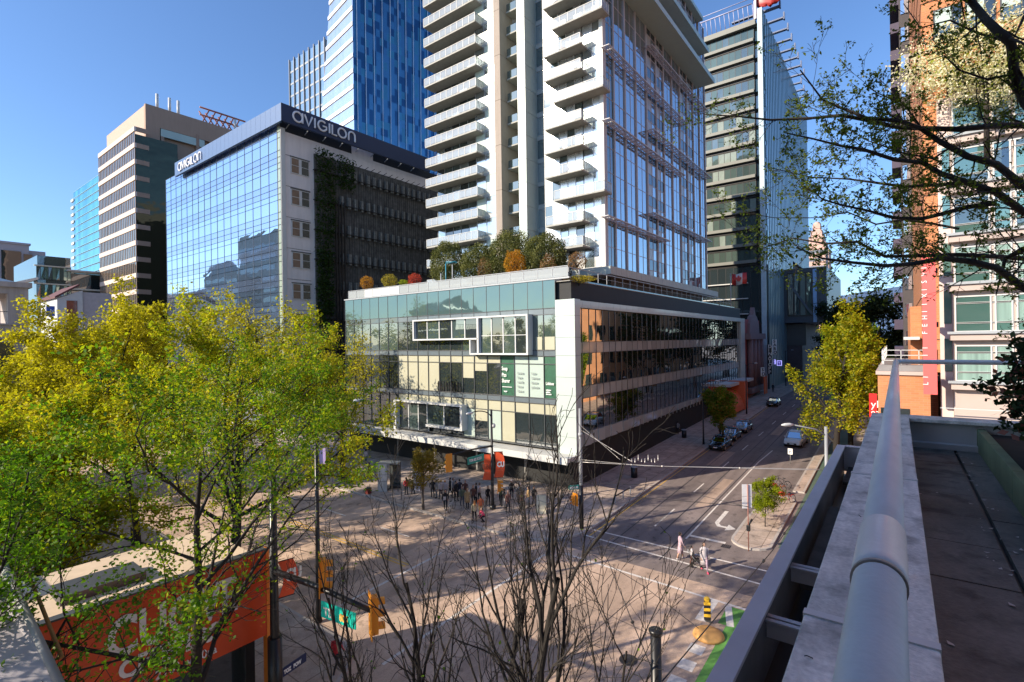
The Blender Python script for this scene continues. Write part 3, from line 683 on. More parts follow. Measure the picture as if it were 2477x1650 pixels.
# planted screen wall
gx0 = XY(762, AY-.6, 500); zg = ZY(762, 357, AY-.6)
scr = pm('weathered_screen_metal', (.05,.05,.047), .8, var=.4, scale=2, streak=.4)
bx('screen_backing', pm('stained_grey_wall', (.12,.115,.105), .9, var=.5, scale=1.2, streak=.5), av, gx0+.3, AY-.1, 3, AXe, AY+.09, zg-.8)
for i in range(9):
    z = zg-3.6-i*4.85; b = B(); b.box(gx0, AY-.75, z, AXe, AY-.1, z+.12); b.put('screen_ledge', black, av)
b = B()
for i in range(60):
    x = gx0+.3+i*(AXe-gx0)/60; b.box(x, AY-.72, 3, x+.05, AY-.68, zg-1.6)
b.put('screen_rod', scr, av)
for j in range(9):
    z = zg-2.4-j*4.85; b = B()
    for i in range(18): x = gx0+4.9+i*1.35; b.box(x, AY-.62, z-1.5, x+.55, AY-.2, z+.4)
    b.put('screen_grille', pm('dark_screen_box', (.24,.24,.22), .8, var=.4, scale=3, streak=.3), av)
b = B()
for i in range(18): x = gx0+6+i*1.35; b.tube([(x,AY-.1,zg-1.0),(x,AY-1.3,zg-.75)], .05, 4)
b.put('screen_bracket', black, av)
for i in range(4): bx('dark_pipe', black, av, gx0+3.6+i*.55, AY-.9, 3, gx0+3.8+i*.55, AY-.72, zg-8)
# sign band
sX = AX-.9; sY = YX(679.4, sX, 248); zs1 = ZX(679.4, 247.7, sX); zs0 = ZX(680, 291, sX)
sYe = YX(422.5, sX, 397)
navy = pm('navy_sign_panel', (.004,.022,.075), .5, var=.05)
navy2 = pm('blue_sign_panel', (.03,.10,.25), .5, var=.04)
sXe = XY(1040, sY, 400)
b = B(); n = 26
for i in range(n): b.box(sX, sY+(sYe-sY)*i/n+.015, zs0, sX+.4, sY+(sYe-sY)*(i+1)/n-.015, zs1)
b.put('sign_band_edge', navy2, av)
bx('sign_band', navy, av, sX+.02, sY-.02, zs0, sXe, sY+.4, zs1)
sgt = pm('sign_letter', (.75,.76,.8), .4, var=0)
hh = zs1-zs0
def rounded(parent, o, right, n, size):
    """the logotype drawn as strokes: a v i g i l o n in round capitals and small letters"""
    r = Vector(right); n = Vector(n); up = Vector((0,0,1)); O = Vector([float(c) for c in o]); S = size; lw = .085*S
    def P(x, y): return O + r*x*S + up*y*S + n*.12
    def stroke(b, pts): b.tube([P(*p) for p in pts], lw, 6, smooth=False)
    def ar(cx_, cy_, rr_, a0, a1, k=14, ry=None): return [(cx_+rr_*math.cos(R(a0+(a1-a0)*i/k)), cy_+(ry or rr_)*math.sin(R(a0+(a1-a0)*i/k))) for i in range(k+1)]
    L_ = [[ar(.42,.42,.42,0,360), [(.84,0),(.84,.84)]], [[(1.05,.84),(1.4,0),(1.75,.84)]], [[(2.0,0),(2.0,.84)]],
          [ar(2.72,.42,.42,50,325), [(3.1,.14),(3.12,.42),(2.76,.42)]], [[(3.42,0),(3.42,.84)]], [[(3.7,.84),(3.7,0),(4.15,0)]],
          [ar(4.72,.42,.42,0,360)], [[(5.4,0),(5.4,.5)]+ar(5.74,.5,.34,180,0)+[(6.08,0)]]]
    for st in L_:
        b = B()
        for s_ in st: stroke(b, s_)
        b.put('sign_letter', sgt, parent)
xa = XY(708, sY, 280); rounded(av, (xa, sY, zs0+hh*.22), (1,0,0), (0,-1,0), (XY(860, sY, 330)-xa)/6.2)
ya_ = YX(433, sX, 395); rounded(av, (sX, ya_, zs0+hh*.2), (0,-1,0), (-1,0,0), (ya_-YX(489, sX, 360))/6.2)
for i in range(9):
    x = AX+1+i*3.2; b = B(); b.tube([(x,sY+.5,zs0+.6),(x,AY+1.5,zr-1.6)], .07, 4); b.tube([(x,AY+2,zr-1.6),(x,AY+2,zs0+1)], .06, 4); b.put('sign_support', lgrey, av)
bx('roof_plant', lgrey, av, AX+3.5, AY+3, zr-1.6, AX+13, AY+12, zr+.6); bx('roof_plant', wl, av, AX+13, AY+.12, zr-1.6, AX+17.5, AY+9, zr+.4)
b = B()
for k in range(3): b.box(AX+.6, AY+.3, zr-1.2+k*.4, AXe, AY+.34, zr-1.16+k*.4)
b.put('roof_railing', lgrey, av)
# ================================================================== brown stone office tower
bt = root('brown_office_tower', 'brown stone office tower with strip windows and aerials on its flat roof', 'building', (45, 150, 0))
bst = pm('brown_stone', (.36,.245,.18), .8, var=.05, scale=.3, streak=.08)
bgl = glass('bronze_window_glass', (.09,.08,.065), (.70,.66,.60), f0=.42, rough=.03, wob=.03, isl=.12)
bgl2 = glass('olive_window_glass', (.02,.022,.015), (.55,.58,.42), f0=.05, rough=.05, wob=.08, isl=.1)
BX = 45.; By0 = YX(351, BX, 300); By1 = YX(259, BX, 350); zt_ = ZX(351, 253, BX)
gy0 = YX(328, BX-3, 500); gy1 = YX(240, BX-3, 500); gzt = ZX(328, 311, BX-3); gx0b = BX-3
bx('upper_mass', bst, bt, BX, By0, 0, 80, By1, zt_)
bx('crown_wall', pm('pinkish_stone', (.46,.34,.27), .8, var=.04), bt, BX-.05, By0+.02, zt_-12, BX-.01, By1, zt_-.05)
bx('glass_block', bgl2, bt, gx0b+.15, gy0, 0, BX+6, gy1, gzt-1)
fl = (ZX(326, 480, gx0b)-ZX(326, 795, gx0b))/8
for i in range(16):
    z1 = ZX(326, 480, gx0b)+4.4*fl-i*fl
    if z1 < 2: break
    zt2 = min(z1, gzt); h_ = fl*.72
    facade(bt, 'x', gx0b+.05, -1, lin(gy0, gy1, 22), [(z1-fl+.0, z1-fl+h_)], lambda i_, r: bgl, bst, .13, .08, 'window_band', .03, hz=False)
    bx('stone_band', pm('light_stone_band', (.62,.50,.43), .8, var=.04), bt, gx0b-.12, gy0-.1, z1-fl+h_, gx0b+.3, gy1, z1+.02)
    bx('side_band', bst, bt, gx0b+.3, gy0-.1, z1-fl+h_, BX-.1, gy0+.1, z1+.02)
px0 = XY(372, By0-1, 500)
facade(bt, 'y', By0-.6, -1, lin(BX+3.2, 78, 10), [(4+i*fl*.5, 4+(i+1)*fl*.5) for i in range(30) if 4+(i+1)*fl*.5 < zt_-6], lambda i_, r: bgl2, bst, .1, .05, 'side_window', .1, vt=False)
bx('stone_pier', bst, bt, BX-.2, By0-1, 0, BX+2.8, By0, zt_)
for x in (BX+3, 56): bx('stone_pier', pm('brown_pier', (.3,.2,.15), .8), bt, x, By0-1.1, 0, x+.7, By0, zt_-7 if x < 50 else zt_-4)
bx('frieze', bst, bt, BX+2.8, By0-1, zt_-5, 80, By0, zt_); bx('clerestory_window', mint, bt, BX+3, By0-1.04, zt_-7, BX+13, By0-.5, zt_-5.1)
bx('roof_plant', pm('light_stone_band', (.62,.50,.43)), bt, BX+10, By0+4, zt_, 78, By1-3, zt_+1.3)
for px in (380, 410, 431, 568):
    x = XY(px, By0+2, 250); B().cyl(x, By0+2, zt_, zt_+4.5, .35, 8).put('antenna', white, bt)
b = B(); x = XY(485, By0+2, 260)
for k in range(6): b.tube([(x+k*1.6, By0+2, zt_), (x+k*1.6+2.5, By0+3, zt_+5)], .2, 4); b.tube([(x+k*1.6+2.5, By0+2, zt_), (x+k*1.6, By0+3, zt_+4)], .18, 4)
b.tube([(x, By0+2.5, zt_+5), (x+12, By0+2.5, zt_+5)], .25, 4); b.tube([(x, By0+2.5, zt_+3), (x+12, By0+2.5, zt_+3)], .25, 4)
b.put('rooftop_crane', pm('rust_red_steel', (.28,.1,.07), .7), bt)
# ================================================================== blue glass tower
bl = root('blue_glass_tower', 'tallest blue glass tower with one bright sunlit leaning face and white vertical ribs', 'building', (92, 127, 0))
bface = glass('tower_glare_glass', (.24,.34,.42), (.95,.98,1), f0=.5, rough=.22, wob=.03, isl=.1)  # sun glare on this face is put into the pale glass tint
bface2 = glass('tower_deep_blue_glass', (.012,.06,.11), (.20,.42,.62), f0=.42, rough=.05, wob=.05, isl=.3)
wb = pm('white_band_metal', (.85,.86,.88), .3, var=.02)
dd = 150
pc0 = pD(866, 560, dd); c_t = pD(855, -120, dd); zb_t = c_t[2]
f0_ = pD(862, 700, dd); f1_ = pD(750, 700, dd*1.13); t0_ = pD(851, -120, dd*.99); t1_ = pD(806, -120, dd*1.06)
r1_ = pD(1100, 700, dd*1.0+26); r1t = pD(1100, -120, dd*1.0+26)
def lerp(a, b, t): return np.array(a)+(np.array(b)-np.array(a))*t
rsk = random.Random(8)
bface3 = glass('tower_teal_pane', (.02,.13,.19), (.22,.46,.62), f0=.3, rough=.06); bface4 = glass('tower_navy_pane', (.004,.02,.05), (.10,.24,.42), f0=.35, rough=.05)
def skin(name, A0, A1, B0, B1, nz, na, mt, jit=.0):
    """panelled face between bottom edge A0-A1 and top edge B0-B1"""
    out = []; JJ = [[random.uniform(0, jit) for _ in range(na+1)] for _ in range(nz+1)]
    for k in range(nz):
        b = B()
        for i in range(na):
            q = []
            for (u, v) in ((i,k),(i+1,k),(i+1,k+1),(i,k+1)): q.append(lerp(lerp(A0,A1,u/na), lerp(B0,B1,u/na), v/nz)+np.array([-JJ[v][u]]*2+[0]))
            if isinstance(mt, list): b.cur = rsk.choice([0,0,0,1,1,2])
            b.quad(*q)
        out.append(b.put(name, mt, bl))
def zat(P0, P1, z): t = (z-P0[2])/(P1[2]-P0[2]); return lerp(P0, P1, t)
zb0 = 30.; nzf = 22; A0, A1, B0, B1 = zat(f0_,t0_,zb0), zat(f1_,t1_,zb0), zat(f0_,t0_,zb_t), zat(f1_,t1_,zb_t)
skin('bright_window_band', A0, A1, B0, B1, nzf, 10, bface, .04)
n_ = np.array([-1.,-.25,0])*.25
for k in range(nzf+1):
    t = k/nzf; a, c = lerp(A0,B0,t)+n_, lerp(A1,B1,t)+n_; h = 1.15
    B().add([(*a[:2],a[2]),(*c[:2],c[2]),(*c[:2],c[2]+h),(*a[:2],a[2]+h)], [(0,1,2,3)]) if 0 else None
    b = B(); b.add([tuple(a),tuple(c),(c[0],c[1],c[2]+h),(a[0],a[1],a[2]+h),tuple(a-n_),tuple(c-n_),(c[0]-n_[0],c[1]-n_[1],c[2]+h),(a[0]-n_[0],a[1]-n_[1],a[2]+h)], [(0,1,2,3),(0,4,5,1),(3,2,6,7),(0,3,7,4),(1,5,6,2)]); b.put('white_floor_band', wb, bl)
C0, C1, D0, D1 = A0, zat(r1_,r1t,zb0), B0, zat(r1_,r1t,zb_t)
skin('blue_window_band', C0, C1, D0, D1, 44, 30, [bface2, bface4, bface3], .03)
nr = np.array([-.25,-1.,0])*.35
for i in range(14):
    u = (i+.4)/13.5; a, c = lerp(C0,C1,u)+nr, lerp(D0,D1,u)+nr; B().tube([a, c], .08, 4, smooth=False).put('white_rib', wb, bl)
k0 = [tuple(p[:2]) for p in (B0+0,B1,B1+np.array([30,10,0]),D1+np.array([0,20,0]),D1)]
b = B(); b.add([tuple(A0+[.3,.3,0]),tuple(A1+[.5,0,0]),tuple(A1+[40,10,0]),tuple(C1+[0,20,0]),tuple(C1+[.2,.3,0]),tuple(B0+[.3,.3,0]),tuple(B1+[.5,0,0]),tuple(B1+[40,10,0]),tuple(D1+[0,20,0]),tuple(D1+[.2,.3,0])],
      [(0,1,2,3,4),(9,8,7,6,5),(0,5,6,1),(1,6,7,2),(2,7,8,3),(3,8,9,4),(4,9,5,0)]); b.put('tower_body', dark, bl)
wg = root('ribbed_glass_wing', 'lower grey-blue glass block with dark ribs standing left of the bright leaning face', 'building', (120, 190, 0))
wX = 118.; wy0, wy1 = YX(790, wX, 200), YX(702, wX, 200); wz = ZX(702, 150, wX)
wgl = glass('wing_glass', (.15,.24,.33), (.75,.88,1), f0=.4, rough=.06, wob=.03, isl=.12)
bx('wing_body', dark, wg, wX+.3, wy0, 0, wX+40, wy1, wz-.3)
for i in range(18):
    z = wz-i*5.2; facade(wg, 'x', wX, -1, lin(wy0, wy1, 22), [(z-4.4, z)], lambda i_, r: wgl, lgrey, .1, .06, 'window_band', .05, hz=False, vt=False)
    bx('floor_band', pm('pinkish_floor_band', (.24,.28,.32), .4), wg, wX-.12, wy0, z-5.2, wX+.2, wy1, z-4.4)
for i in range(8): y = wy1-(wy1-wy0)*i/7.2; bx('dark_rib', pm('blue_grey_mullion', (.1,.13,.18)), wg, wX-.5, y-.25, 0, wX, y+.25, wz+.8)
# ================================================================== far blue tower with balconies
ft = root('distant_blue_tower', 'slim light blue glass tower with white balconies down its left edge, farthest on the left', 'building', (20, 350, 0))
fX = 64.; fy0, fy1 = YX(262, fX, 500), YX(178, fX, 500); fz = ZX(215, 440, fX)
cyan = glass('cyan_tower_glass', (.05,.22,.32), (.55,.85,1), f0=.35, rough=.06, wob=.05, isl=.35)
bx('tower_body', cyan, ft, fX+.3, fy0, 0, fX+22, fy1-3, fz)
for i in range(44): z = fz-i*3.3; facade(ft, 'x', fX, -1, lin(fy0, fy1, 14), [(z-2.8, z)], lambda i_, r: cyan, pm('cyan_frame', (.2,.4,.5), .4), .2, .1, 'window_band', .05, vt=False)
for i in range(44): z = fz-4-i*3.3; bx('balcony', white, ft, fX-.3, fy1-1, z, fX+3, fy1+3.5, z+1.1)
# ================================================================== low buildings at the far left
wh = root('white_block_building', 'white flat-roofed block with dark square windows at the far left edge', 'building', (25, 260, 0))
q = 250.; x0, x1, x2 = XY(-40, q, 640), XY(71, q, 640), XY(112, q, 640); zz = ZY(30, 590, q); lil = pm('pale_lilac_wall', (.46,.43,.45), .7, var=.03)
bx('wall', lil, wh, x0, q, 0, x1, q+14, zz); bx('wall', lil, wh, x1, q+1, 0, x2, q+14, ZY(90, 607, q)); bx('parapet', lil, wh, x0, q-.4, zz, x1+.4, q+14, zz+.7)
for a, c in ((3,51),(57,78)): bx('window', gdark, wh, XY(a, q, 640), q-.3, ZY(20, 700, q), XY(c, q, 640), q+.9, ZY(20, 606 if a < 50 else 611, q))
gg = root('green_glass_office', 'green glass office block with thin white floor edges and a sloping lobby roof', 'building', (22, 200, 0))
q = 29.; y0, y1 = YX(240, q, 640), YX(95, q, 640); yA = YX(92, 22, 640)
gglass = glass('green_office_glass', (.06,.12,.10), (.7,.9,.85), f0=.28, rough=.05, wob=.03, isl=.5)
zz = ZX(170, 628, q)
yf = 175.; x0, x1 = XY(88, yf, 640), XY(171, yf, 640); x2 = XY(240, yf, 640); zz = ZY(130, 619, yf)
bx('block', gmid, gg, x0+.2, yf+.2, 0, x1, yf+30, zz-.2); bx('block', gdark, gg, x1, yf+1.2, 0, x2+3, yf+30, zz-4)
for i in range(8):
    z = zz-3-i*4.6
    facade(gg, 'y', yf, -1, lin(x0, x1, 9), [(z-3.3, z)], lambda i_, r: gglass if (i_+r) % 3 else cream if 0 else gmid, black, .1, .1, 'window_band', .05)
    bx('floor_edge', pm('pale_floor_edge', (.4,.43,.4), .6), gg, x0-.5, yf-.6, z, x1, yf, z+.3); bx('floor_edge', MATS['pale_floor_edge'], gg, x1, yf-.6, z-1, x1+8, yf+.9, z-.6)
bx('roof_slab', lgrey, gg, x1-1, yf-1.5, zz-3.8, x2+4, yf+1.5, zz-3.4)
b = B(); b.add([(x0-8,yf-2,zz-9),(x0,yf-2,zz-6),(x0,yf+6,zz-6),(x0-8,yf+6,zz-9),(x0-8,yf-2,zz-9.6),(x0,yf-2,zz-6.6),(x0,yf+6,zz-6.6),(x0-8,yf+6,zz-9.6)], [(0,1,2,3),(7,6,5,4),(0,4,5,1),(1,5,6,2),(2,6,7,3),(3,7,4,0)]); b.put('lobby_roof', white, gg)
ws = root('white_gabled_building', 'small white building with a sloped top edge and one tall red-brown window', 'building', (20, 120, 0))
yf = 135.; x0, x1, x2 = XY(138, yf, 720), XY(200, yf, 720), XY(243, yf, 720)
za, zb2 = ZY(138, 722, yf), ZY(200, 710, yf)
b = B(); b.add([(x0,yf,0),(x1,yf,0),(x1,yf,zb2+.6),(x0,yf,za),(x0,yf+14,0),(x1,yf+14,0),(x1,yf+14,zb2+.6),(x0,yf+14,za)], [(0,1,2,3),(7,6,5,4),(0,4,5,1),(3,2,6,7),(0,3,7,4),(1,5,6,2)]); b.put('gable_wall', white, ws)
b = B(); b.add([(x0-.4,yf-.5,za),(x1-.6,yf-.5,zb2+1.5),(x1-.6,yf+14,zb2+1.5),(x0-.4,yf+14,za),(x0-.4,yf-.5,za+.4),(x1-.6,yf-.5,zb2+1.9),(x1-.6,yf+14,zb2+1.9),(x0-.4,yf+14,za+.4)], [(3,2,1,0),(4,5,6,7),(0,1,5,4),(1,2,6,5),(2,3,7,6),(3,0,4,7)]); b.put('roof', pm('dark_red_roof', (.1,.03,.03), .7), ws)
bx('annex_wall', pm('light_grey_render', (.45,.42,.43), .8), ws, x1, yf+.3, 0, x2+2, yf+14, zb2+.3)
bx('tall_window', pm('red_brown_window', (.16,.03,.02), .2, var=.3, coat=1), ws, x1-2.6, yf-.1, 3, x1-.9, yf+.1, zb2-1.6)
bx('annex_window', gdark, ws, x2-1.5, yf+.2, 8, x2+1, yf+.4, 13); 
for i in range(3):
    for j in range(5): bx('small_window', gdark, ws, x0+.7+i*1.3, yf-.06, 6+j*1.6, x0+1.5+i*1.3, yf+.05, 7.2+j*1.6)
bs = root('blue_hoarding', 'small blue sign board half hidden behind the yellow trees at the far left', 'sign', tuple(pY(120, 770, 134)))
p = pY(112, 740, 133); q = pY(133, 765, 133); bx('board', pm('bright_blue_board', (.02,.08,.4), .5), bs, p[0], 133, q[2], q[0], 133.2, p[2]); text('N1', 1.0, (p[0]+.5, 132.98, (p[2]+q[2])/2-.3), (1,0,0), (0,0,1), wtxt, bs)
st = root('pale_stone_building', 'pale stone corner building with a deep balcony opening, cropped by the left edge', 'building', (9, 70, 0))
yf = 68.; x0, x1 = 3., XY(70, yf, 800); zt3 = ZY(60, 684, yf); sm = pm('pale_stone', (.42,.37,.35), .8, var=.07, scale=.4, streak=.3)
ow = XY(20, yf, 780)
zo0, zo1 = ZY(20, 775, yf), ZY(20, 710, yf)
b = B(); b.box(x0, yf, 0, x1, yf+1, zo0-.3); b.box(ow, yf, zo0-.3, x1, yf+1, zt3-.5); b.box(x0, yf, zo1, ow, yf+1, zt3-.5); b.box(x0, yf+1, 0, x1, yf+12, zo0-.3); b.box(x1-.4, yf+1, zo0, x1, yf+12, zt3-.5); b.box(x0, yf+1, zt3-1, x1-.4, yf+12, zt3-.5)
b.put('wall', sm, st); bx('cornice', sm, st, x0, yf-.25, zt3-.5, x1+.25, yf+12, zt3)
bx('string_course', sm, st, x0, yf-.15, zo0-.45, x1+.12, yf+.2, zo0-.3)
b = B()
for i in range(12): b.box(x0+i*.5, yf+.1, zo0-.2, x0+i*.5+.04, yf+.14, zo0+.8)
b.box(x0, yf+.08, zo0+.8, ow, yf+.16, zo0+.86); b.put('balcony_rail', dgrey, st)
for py0, py1 in ((820,905),(930,1010)): bx('window', pm('olive_blind_window', (.07,.06,.04), .3, coat=1), st, x0, yf-.05, ZY(15, py1, yf), XY(33, yf, 850), yf+.05, ZY(15, py0, yf)); bx('window_frame', lgrey, st, x0, yf-.1, ZY(15, py0, yf)-.3, XY(33, yf, 850)+.05, yf-.04, ZY(15, py0, yf)-.2)
b = B(); b.add([(x0,yf+1,zt3),(x1-.3,yf+1,zt3),(x0,yf+6,zt3+3.4),(x1-3.5,yf+6,zt3+1.5),(x0,yf+12,zt3),(x1-.3,yf+12,zt3)], [(0,1,3,2),(1,5,3),(2,3,5,4),(0,2,4)]); b.put('roof', pm('slate_blue_roof', (.12,.18,.24), .4), st)

# buildings over our shoulder that the photo shows only as reflections in the mirrored office front
rw = pm('reflected_render', (.20,.25,.25), .8, var=.15, scale=.2)
for nm, lb, pa, pb, pt, X in (('reflected_tower', 'grey-green tower seen only mirrored at the right of the blue glass office front', 577, 668, 566, 142),
    ('reflected_block', 'low grey block seen only mirrored in the middle of the blue glass office front', 545, 577, 668, 135),
    ('reflected_dome_building', 'peaked grey building seen only mirrored in the middle of the blue glass office front', 495, 545, 660, 150),
    ('reflected_low_building', 'long low building seen only mirrored at the left foot of the blue glass office front', 402, 500, 706, 170)):
    y0, y1 = YX(pb, X, 650), YX(pa, X, 650); z1 = ZX((pa+pb)/2, pt, X); Xr = 2*AX-X
    r_ = root(nm, lb, 'building', (Xr, y0, gz(-60))); bx('wall', rw, r_, Xr-12, y0, -5, Xr, y1, z1)
    if 'dome' in nm: b = B(); ym = (y0+y1)/2; b.loft([[(Xr-12,y0+2,z1),(Xr,y0+2,z1),(Xr,y1-2,z1),(Xr-12,y1-2,z1)],[(Xr-9,y0+7,z1+7),(Xr-3,y0+7,z1+7),(Xr-3,y1-7,z1+7),(Xr-9,y1-7,z1+7)]], False); b.put('roof', rw, r_)
    for k in range(int(z1/6)): bx('window_band', gmid, r_, Xr, y0+1, 2+k*6, Xr+.1, y1-1, 4.5+k*6)
# ================================================================== dark office tower with the ribbed side wall
EX, EY = 128., 24.2
dt = root('dark_ledge_tower', 'dark office tower with pale floor ledges, ribbed side wall and red rooftop emblem', 'building', (EX, EY, 0))
zr2 = ZX(1846, 44, EX); yL = YX(1690, EX, 60)
e0 = YX(1828, EX, 400); eF = YX(1851, EX-1, 400)
ledge = pm('ledge_metal', (.17,.175,.155), .5, var=.08, scale=.5)
dtg = glass('dark_office_glass', (.05,.07,.06), (.6,.75,.7), f0=.14, rough=.05, wob=.02, isl=.5)
blind2 = pm('office_blind', (.15,.2,.17), .5, var=.1, coat=.8)
bx('tower_body', dark, dt, EX+1, EY+.3, 0, 192, yL, zr2)
FT = 3.93
for i in range(14):
    z = zr2-1.4-i*FT; rr_ = random.Random(i)
    pal = [dtg, dtg, gmid] if i < 5 else [blind2, dtg, dtg, gmid]
    facade(dt, 'x', EX, -1, lin(e0, yL, 9), [(z-2.6, z-.1)], lambda k, r: rr_.choice(pal), black, .09, .06, 'window_band', .04)
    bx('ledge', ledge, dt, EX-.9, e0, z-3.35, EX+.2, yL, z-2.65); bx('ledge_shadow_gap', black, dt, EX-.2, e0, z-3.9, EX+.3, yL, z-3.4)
    bx('corner_window', gmid if i % 3 else dtg, dt, EX+.6, eF, z-2.9, EX+1.2, e0, z)
bx('roof_ledge', ledge, dt, EX-1, e0-.5, zr2-1.2, EX+.5, yL, zr2)
for i in range(3):
    z = zr2-14*FT-4.5-i*3.6-1; bx('lower_ledge', white, dt, EX-.6, e0+2, z, EX, yL, z+.22)
facade(dt, 'x', EX, -1, lin(eF, yL, 8), [(gz(EX), zr2-14*FT-1.5)], lambda k, r: gdark, black, .1, .05, 'lower_glass')
# ribbed side wall
b = B(); n = 34; xE = XY(1948, EY, 250)
rib = pm('ribbed_wall_glass', (.16,.26,.29), .35, var=.04, coat=.4)
b.box(EX-1.2, EY-.5, 4, EX-.9, EY+.5, zr2+2); b.put('wall_edge', pm('pale_blue_edge', (.4,.52,.58), .4), dt)
b = B()
xm = XY(1913, EY, 700); zm = ZY(1913, 632, EY)
for i in range(70):
    x = EX-.9+(xE-EX)*i/70; zl_ = 2 if x < xm else zm; b.box(x, EY-.4-.12*(i % 2), zl_, x+(xE-EX)/70-.03, EY, zr2+2)
b.put('ribbed_wall', rib, dt)
# roof screen, brackets and emblem
b = B(); yy = [e0+(yL-e0)*k/12 for k in range(13)]
for y in yy: b.tube([(EX+.5,y,zr2),(EX-1.2,y,zr2+3.6)], .09, 4)
b.tube([(EX-1.2,e0,zr2+3.6),(EX-1.2,yL,zr2+3.6)], .15, 4); b.tube([(EX-1.6,e0,zr2+4.6),(EX-1.6,yL,zr2+4.6)], .1, 4); b.put('roof_screen', pm('violet_grey_metal', (.35,.36,.5), .4), dt)
for k in range(11):
    x = EX+3+k*5.4; b = B(); b.box(x, EY-3.4 if k < 8 else EY-2, zr2+3.2, x+.9, EY+7, zr2+3.5); b.box(x, EY-3.6 if k < 8 else EY-2.2, zr2+2.9, x+.9, EY-3.3 if k < 8 else EY-1.9, zr2+4.6)
    b.put('roof_louvre', pm('louvre_metal', (.13,.16,.25), .4), dt)
p = pX(1845, 30, EX-1); B().ball((EX, p[1]-1.5, zr2+4.5), 1, 14, 9, (.4,3.2,2.2), .22).put('roof_emblem', pm('emblem_red', (.35,.02,.015), .4), dt)
bx('emblem_mast', pm('pink_white_mast', (.6,.5,.53), .4), dt, EX-1, YX(1829, EX-1, 20), zr2, EX-.3, YX(1823, EX-1, 20), zr2+14)
# bridge-like glass box with diagonal brace
gb = root('glass_box_annex', 'dark glass box with a diagonal brace and bright blue edge beyond the ribbed wall', 'building', (150, 22, 0))
Xg = 150.; y0, y1 = YX(2000, Xg, 700), YX(1905, Xg, 700); z0, z1 = ZX(1950, 780, Xg), ZX(1950, 648, Xg)
facade(gb, 'x', Xg, -1, lin(y0+3.2, y1, 4), [(z0+1.8, z1-1.2)], lambda i, r: [dtg, blind2, gmid, gdark][i % 4], black, .3, .15, 'window', .05)
bx('frame_box', pm('blue_black_metal', (.03,.05,.08), .4), gb, Xg+.1, y0, z0, Xg+40, y1+4, z1)
bx('blue_edge', pm('bright_blue_edge', (.25,.45,.75), .3), gb, Xg-.3, y0+2.2, z0, Xg+.1, y0+3, z1-.5)
B().tube([(Xg-.3,y0+3.2,z0+2),(Xg-.3,y1-.5,z1-4)], .35, 4, smooth=False).put('diagonal_brace', MATS['blue_black_metal'], gb)
bx('lower_block', pm('grey_red_wall', (.09,.07,.075), .8, var=.2), gb, Xg+3, y0+6, 0, Xg+40, y1+4, z0)
bx('lower_wall', dgrey, gb, Xg+2.8, y0+5, z0-6, Xg+3, y1+2, z0-.3)
# distant towers over the street
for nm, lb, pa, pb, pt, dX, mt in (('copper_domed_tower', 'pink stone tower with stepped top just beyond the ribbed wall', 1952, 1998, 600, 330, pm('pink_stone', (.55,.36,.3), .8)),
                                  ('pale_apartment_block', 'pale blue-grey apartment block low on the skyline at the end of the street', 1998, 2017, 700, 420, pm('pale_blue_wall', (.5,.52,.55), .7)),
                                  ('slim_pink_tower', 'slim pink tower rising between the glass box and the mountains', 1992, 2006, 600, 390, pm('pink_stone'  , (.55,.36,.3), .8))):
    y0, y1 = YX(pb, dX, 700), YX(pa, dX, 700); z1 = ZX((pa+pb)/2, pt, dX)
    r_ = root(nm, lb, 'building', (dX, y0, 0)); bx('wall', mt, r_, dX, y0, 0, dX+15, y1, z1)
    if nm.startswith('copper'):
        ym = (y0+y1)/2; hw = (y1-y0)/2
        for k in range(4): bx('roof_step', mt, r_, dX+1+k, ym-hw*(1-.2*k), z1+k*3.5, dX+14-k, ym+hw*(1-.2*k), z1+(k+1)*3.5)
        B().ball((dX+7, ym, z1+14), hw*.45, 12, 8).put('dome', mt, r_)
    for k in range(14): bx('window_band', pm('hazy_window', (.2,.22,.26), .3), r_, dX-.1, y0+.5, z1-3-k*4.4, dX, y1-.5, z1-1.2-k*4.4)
# ================================================================== red theatre front and shops along the street
th = root('red_theatre', 'small dark red theatre front with tall columns and a curved gable', 'building', (107, 24, 0))
rs = pm('dark_red_stucco', (.30,.07,.065), .8, var=.12); rs2 = pm('grey_red_stone', (.22,.15,.15), .8, var=.1); org = pm('orange_wall', (.62,.13,.04), .7, var=.08)
x0, x1 = XY(1800, FY, 780), XY(1836, FY, 780); zt4 = ZY(1836, 776, FY); w4 = x1-x0
bx('wall', rs, th, x0, FY, 0, x1, FY+18, zt4)
for i in range(4): B().cyl(x0+w4*(.16+.24*i), FY-.6, 4.5, zt4-4, .55, 10).put('column', rs2, th)
bx('entablature', rs2, th, x0-.2, FY-1.2, zt4-4, x1+.4, FY, zt4-2.8); bx('porch', rs2, th, x0, FY-1.2, 3.4, x1, FY, 4.4)
b = B(); xm_ = (x0+x1)/2; pr_ = [(xm_-w4*.34,0),(xm_-w4*.3,2),(xm_-w4*.18,3.4),(xm_-w4*.08,3.8),(xm_,5.4),(xm_+w4*.08,3.8),(xm_+w4*.18,3.4),(xm_+w4*.3,2),(xm_+w4*.34,0)]
b.add([(x, FY-.5, zt4-2.8+z) for x, z in pr_]+[(x, FY+.3, zt4-2.8+z) for x, z in pr_], [tuple(range(9)), tuple(range(17,8,-1))]+[(i,9+i,10+i,i+1) for i in range(8)]); b.put('gable', rs2, th)
os_ = root('orange_shop', 'bright orange shop wall with curved awning below the end of the glass building', 'shop', (98, 23, 0))
p0, p1 = XY(1762, FY-2.4, 900), XY(1796, FY-2.4, 900)
b = B(); n = 8
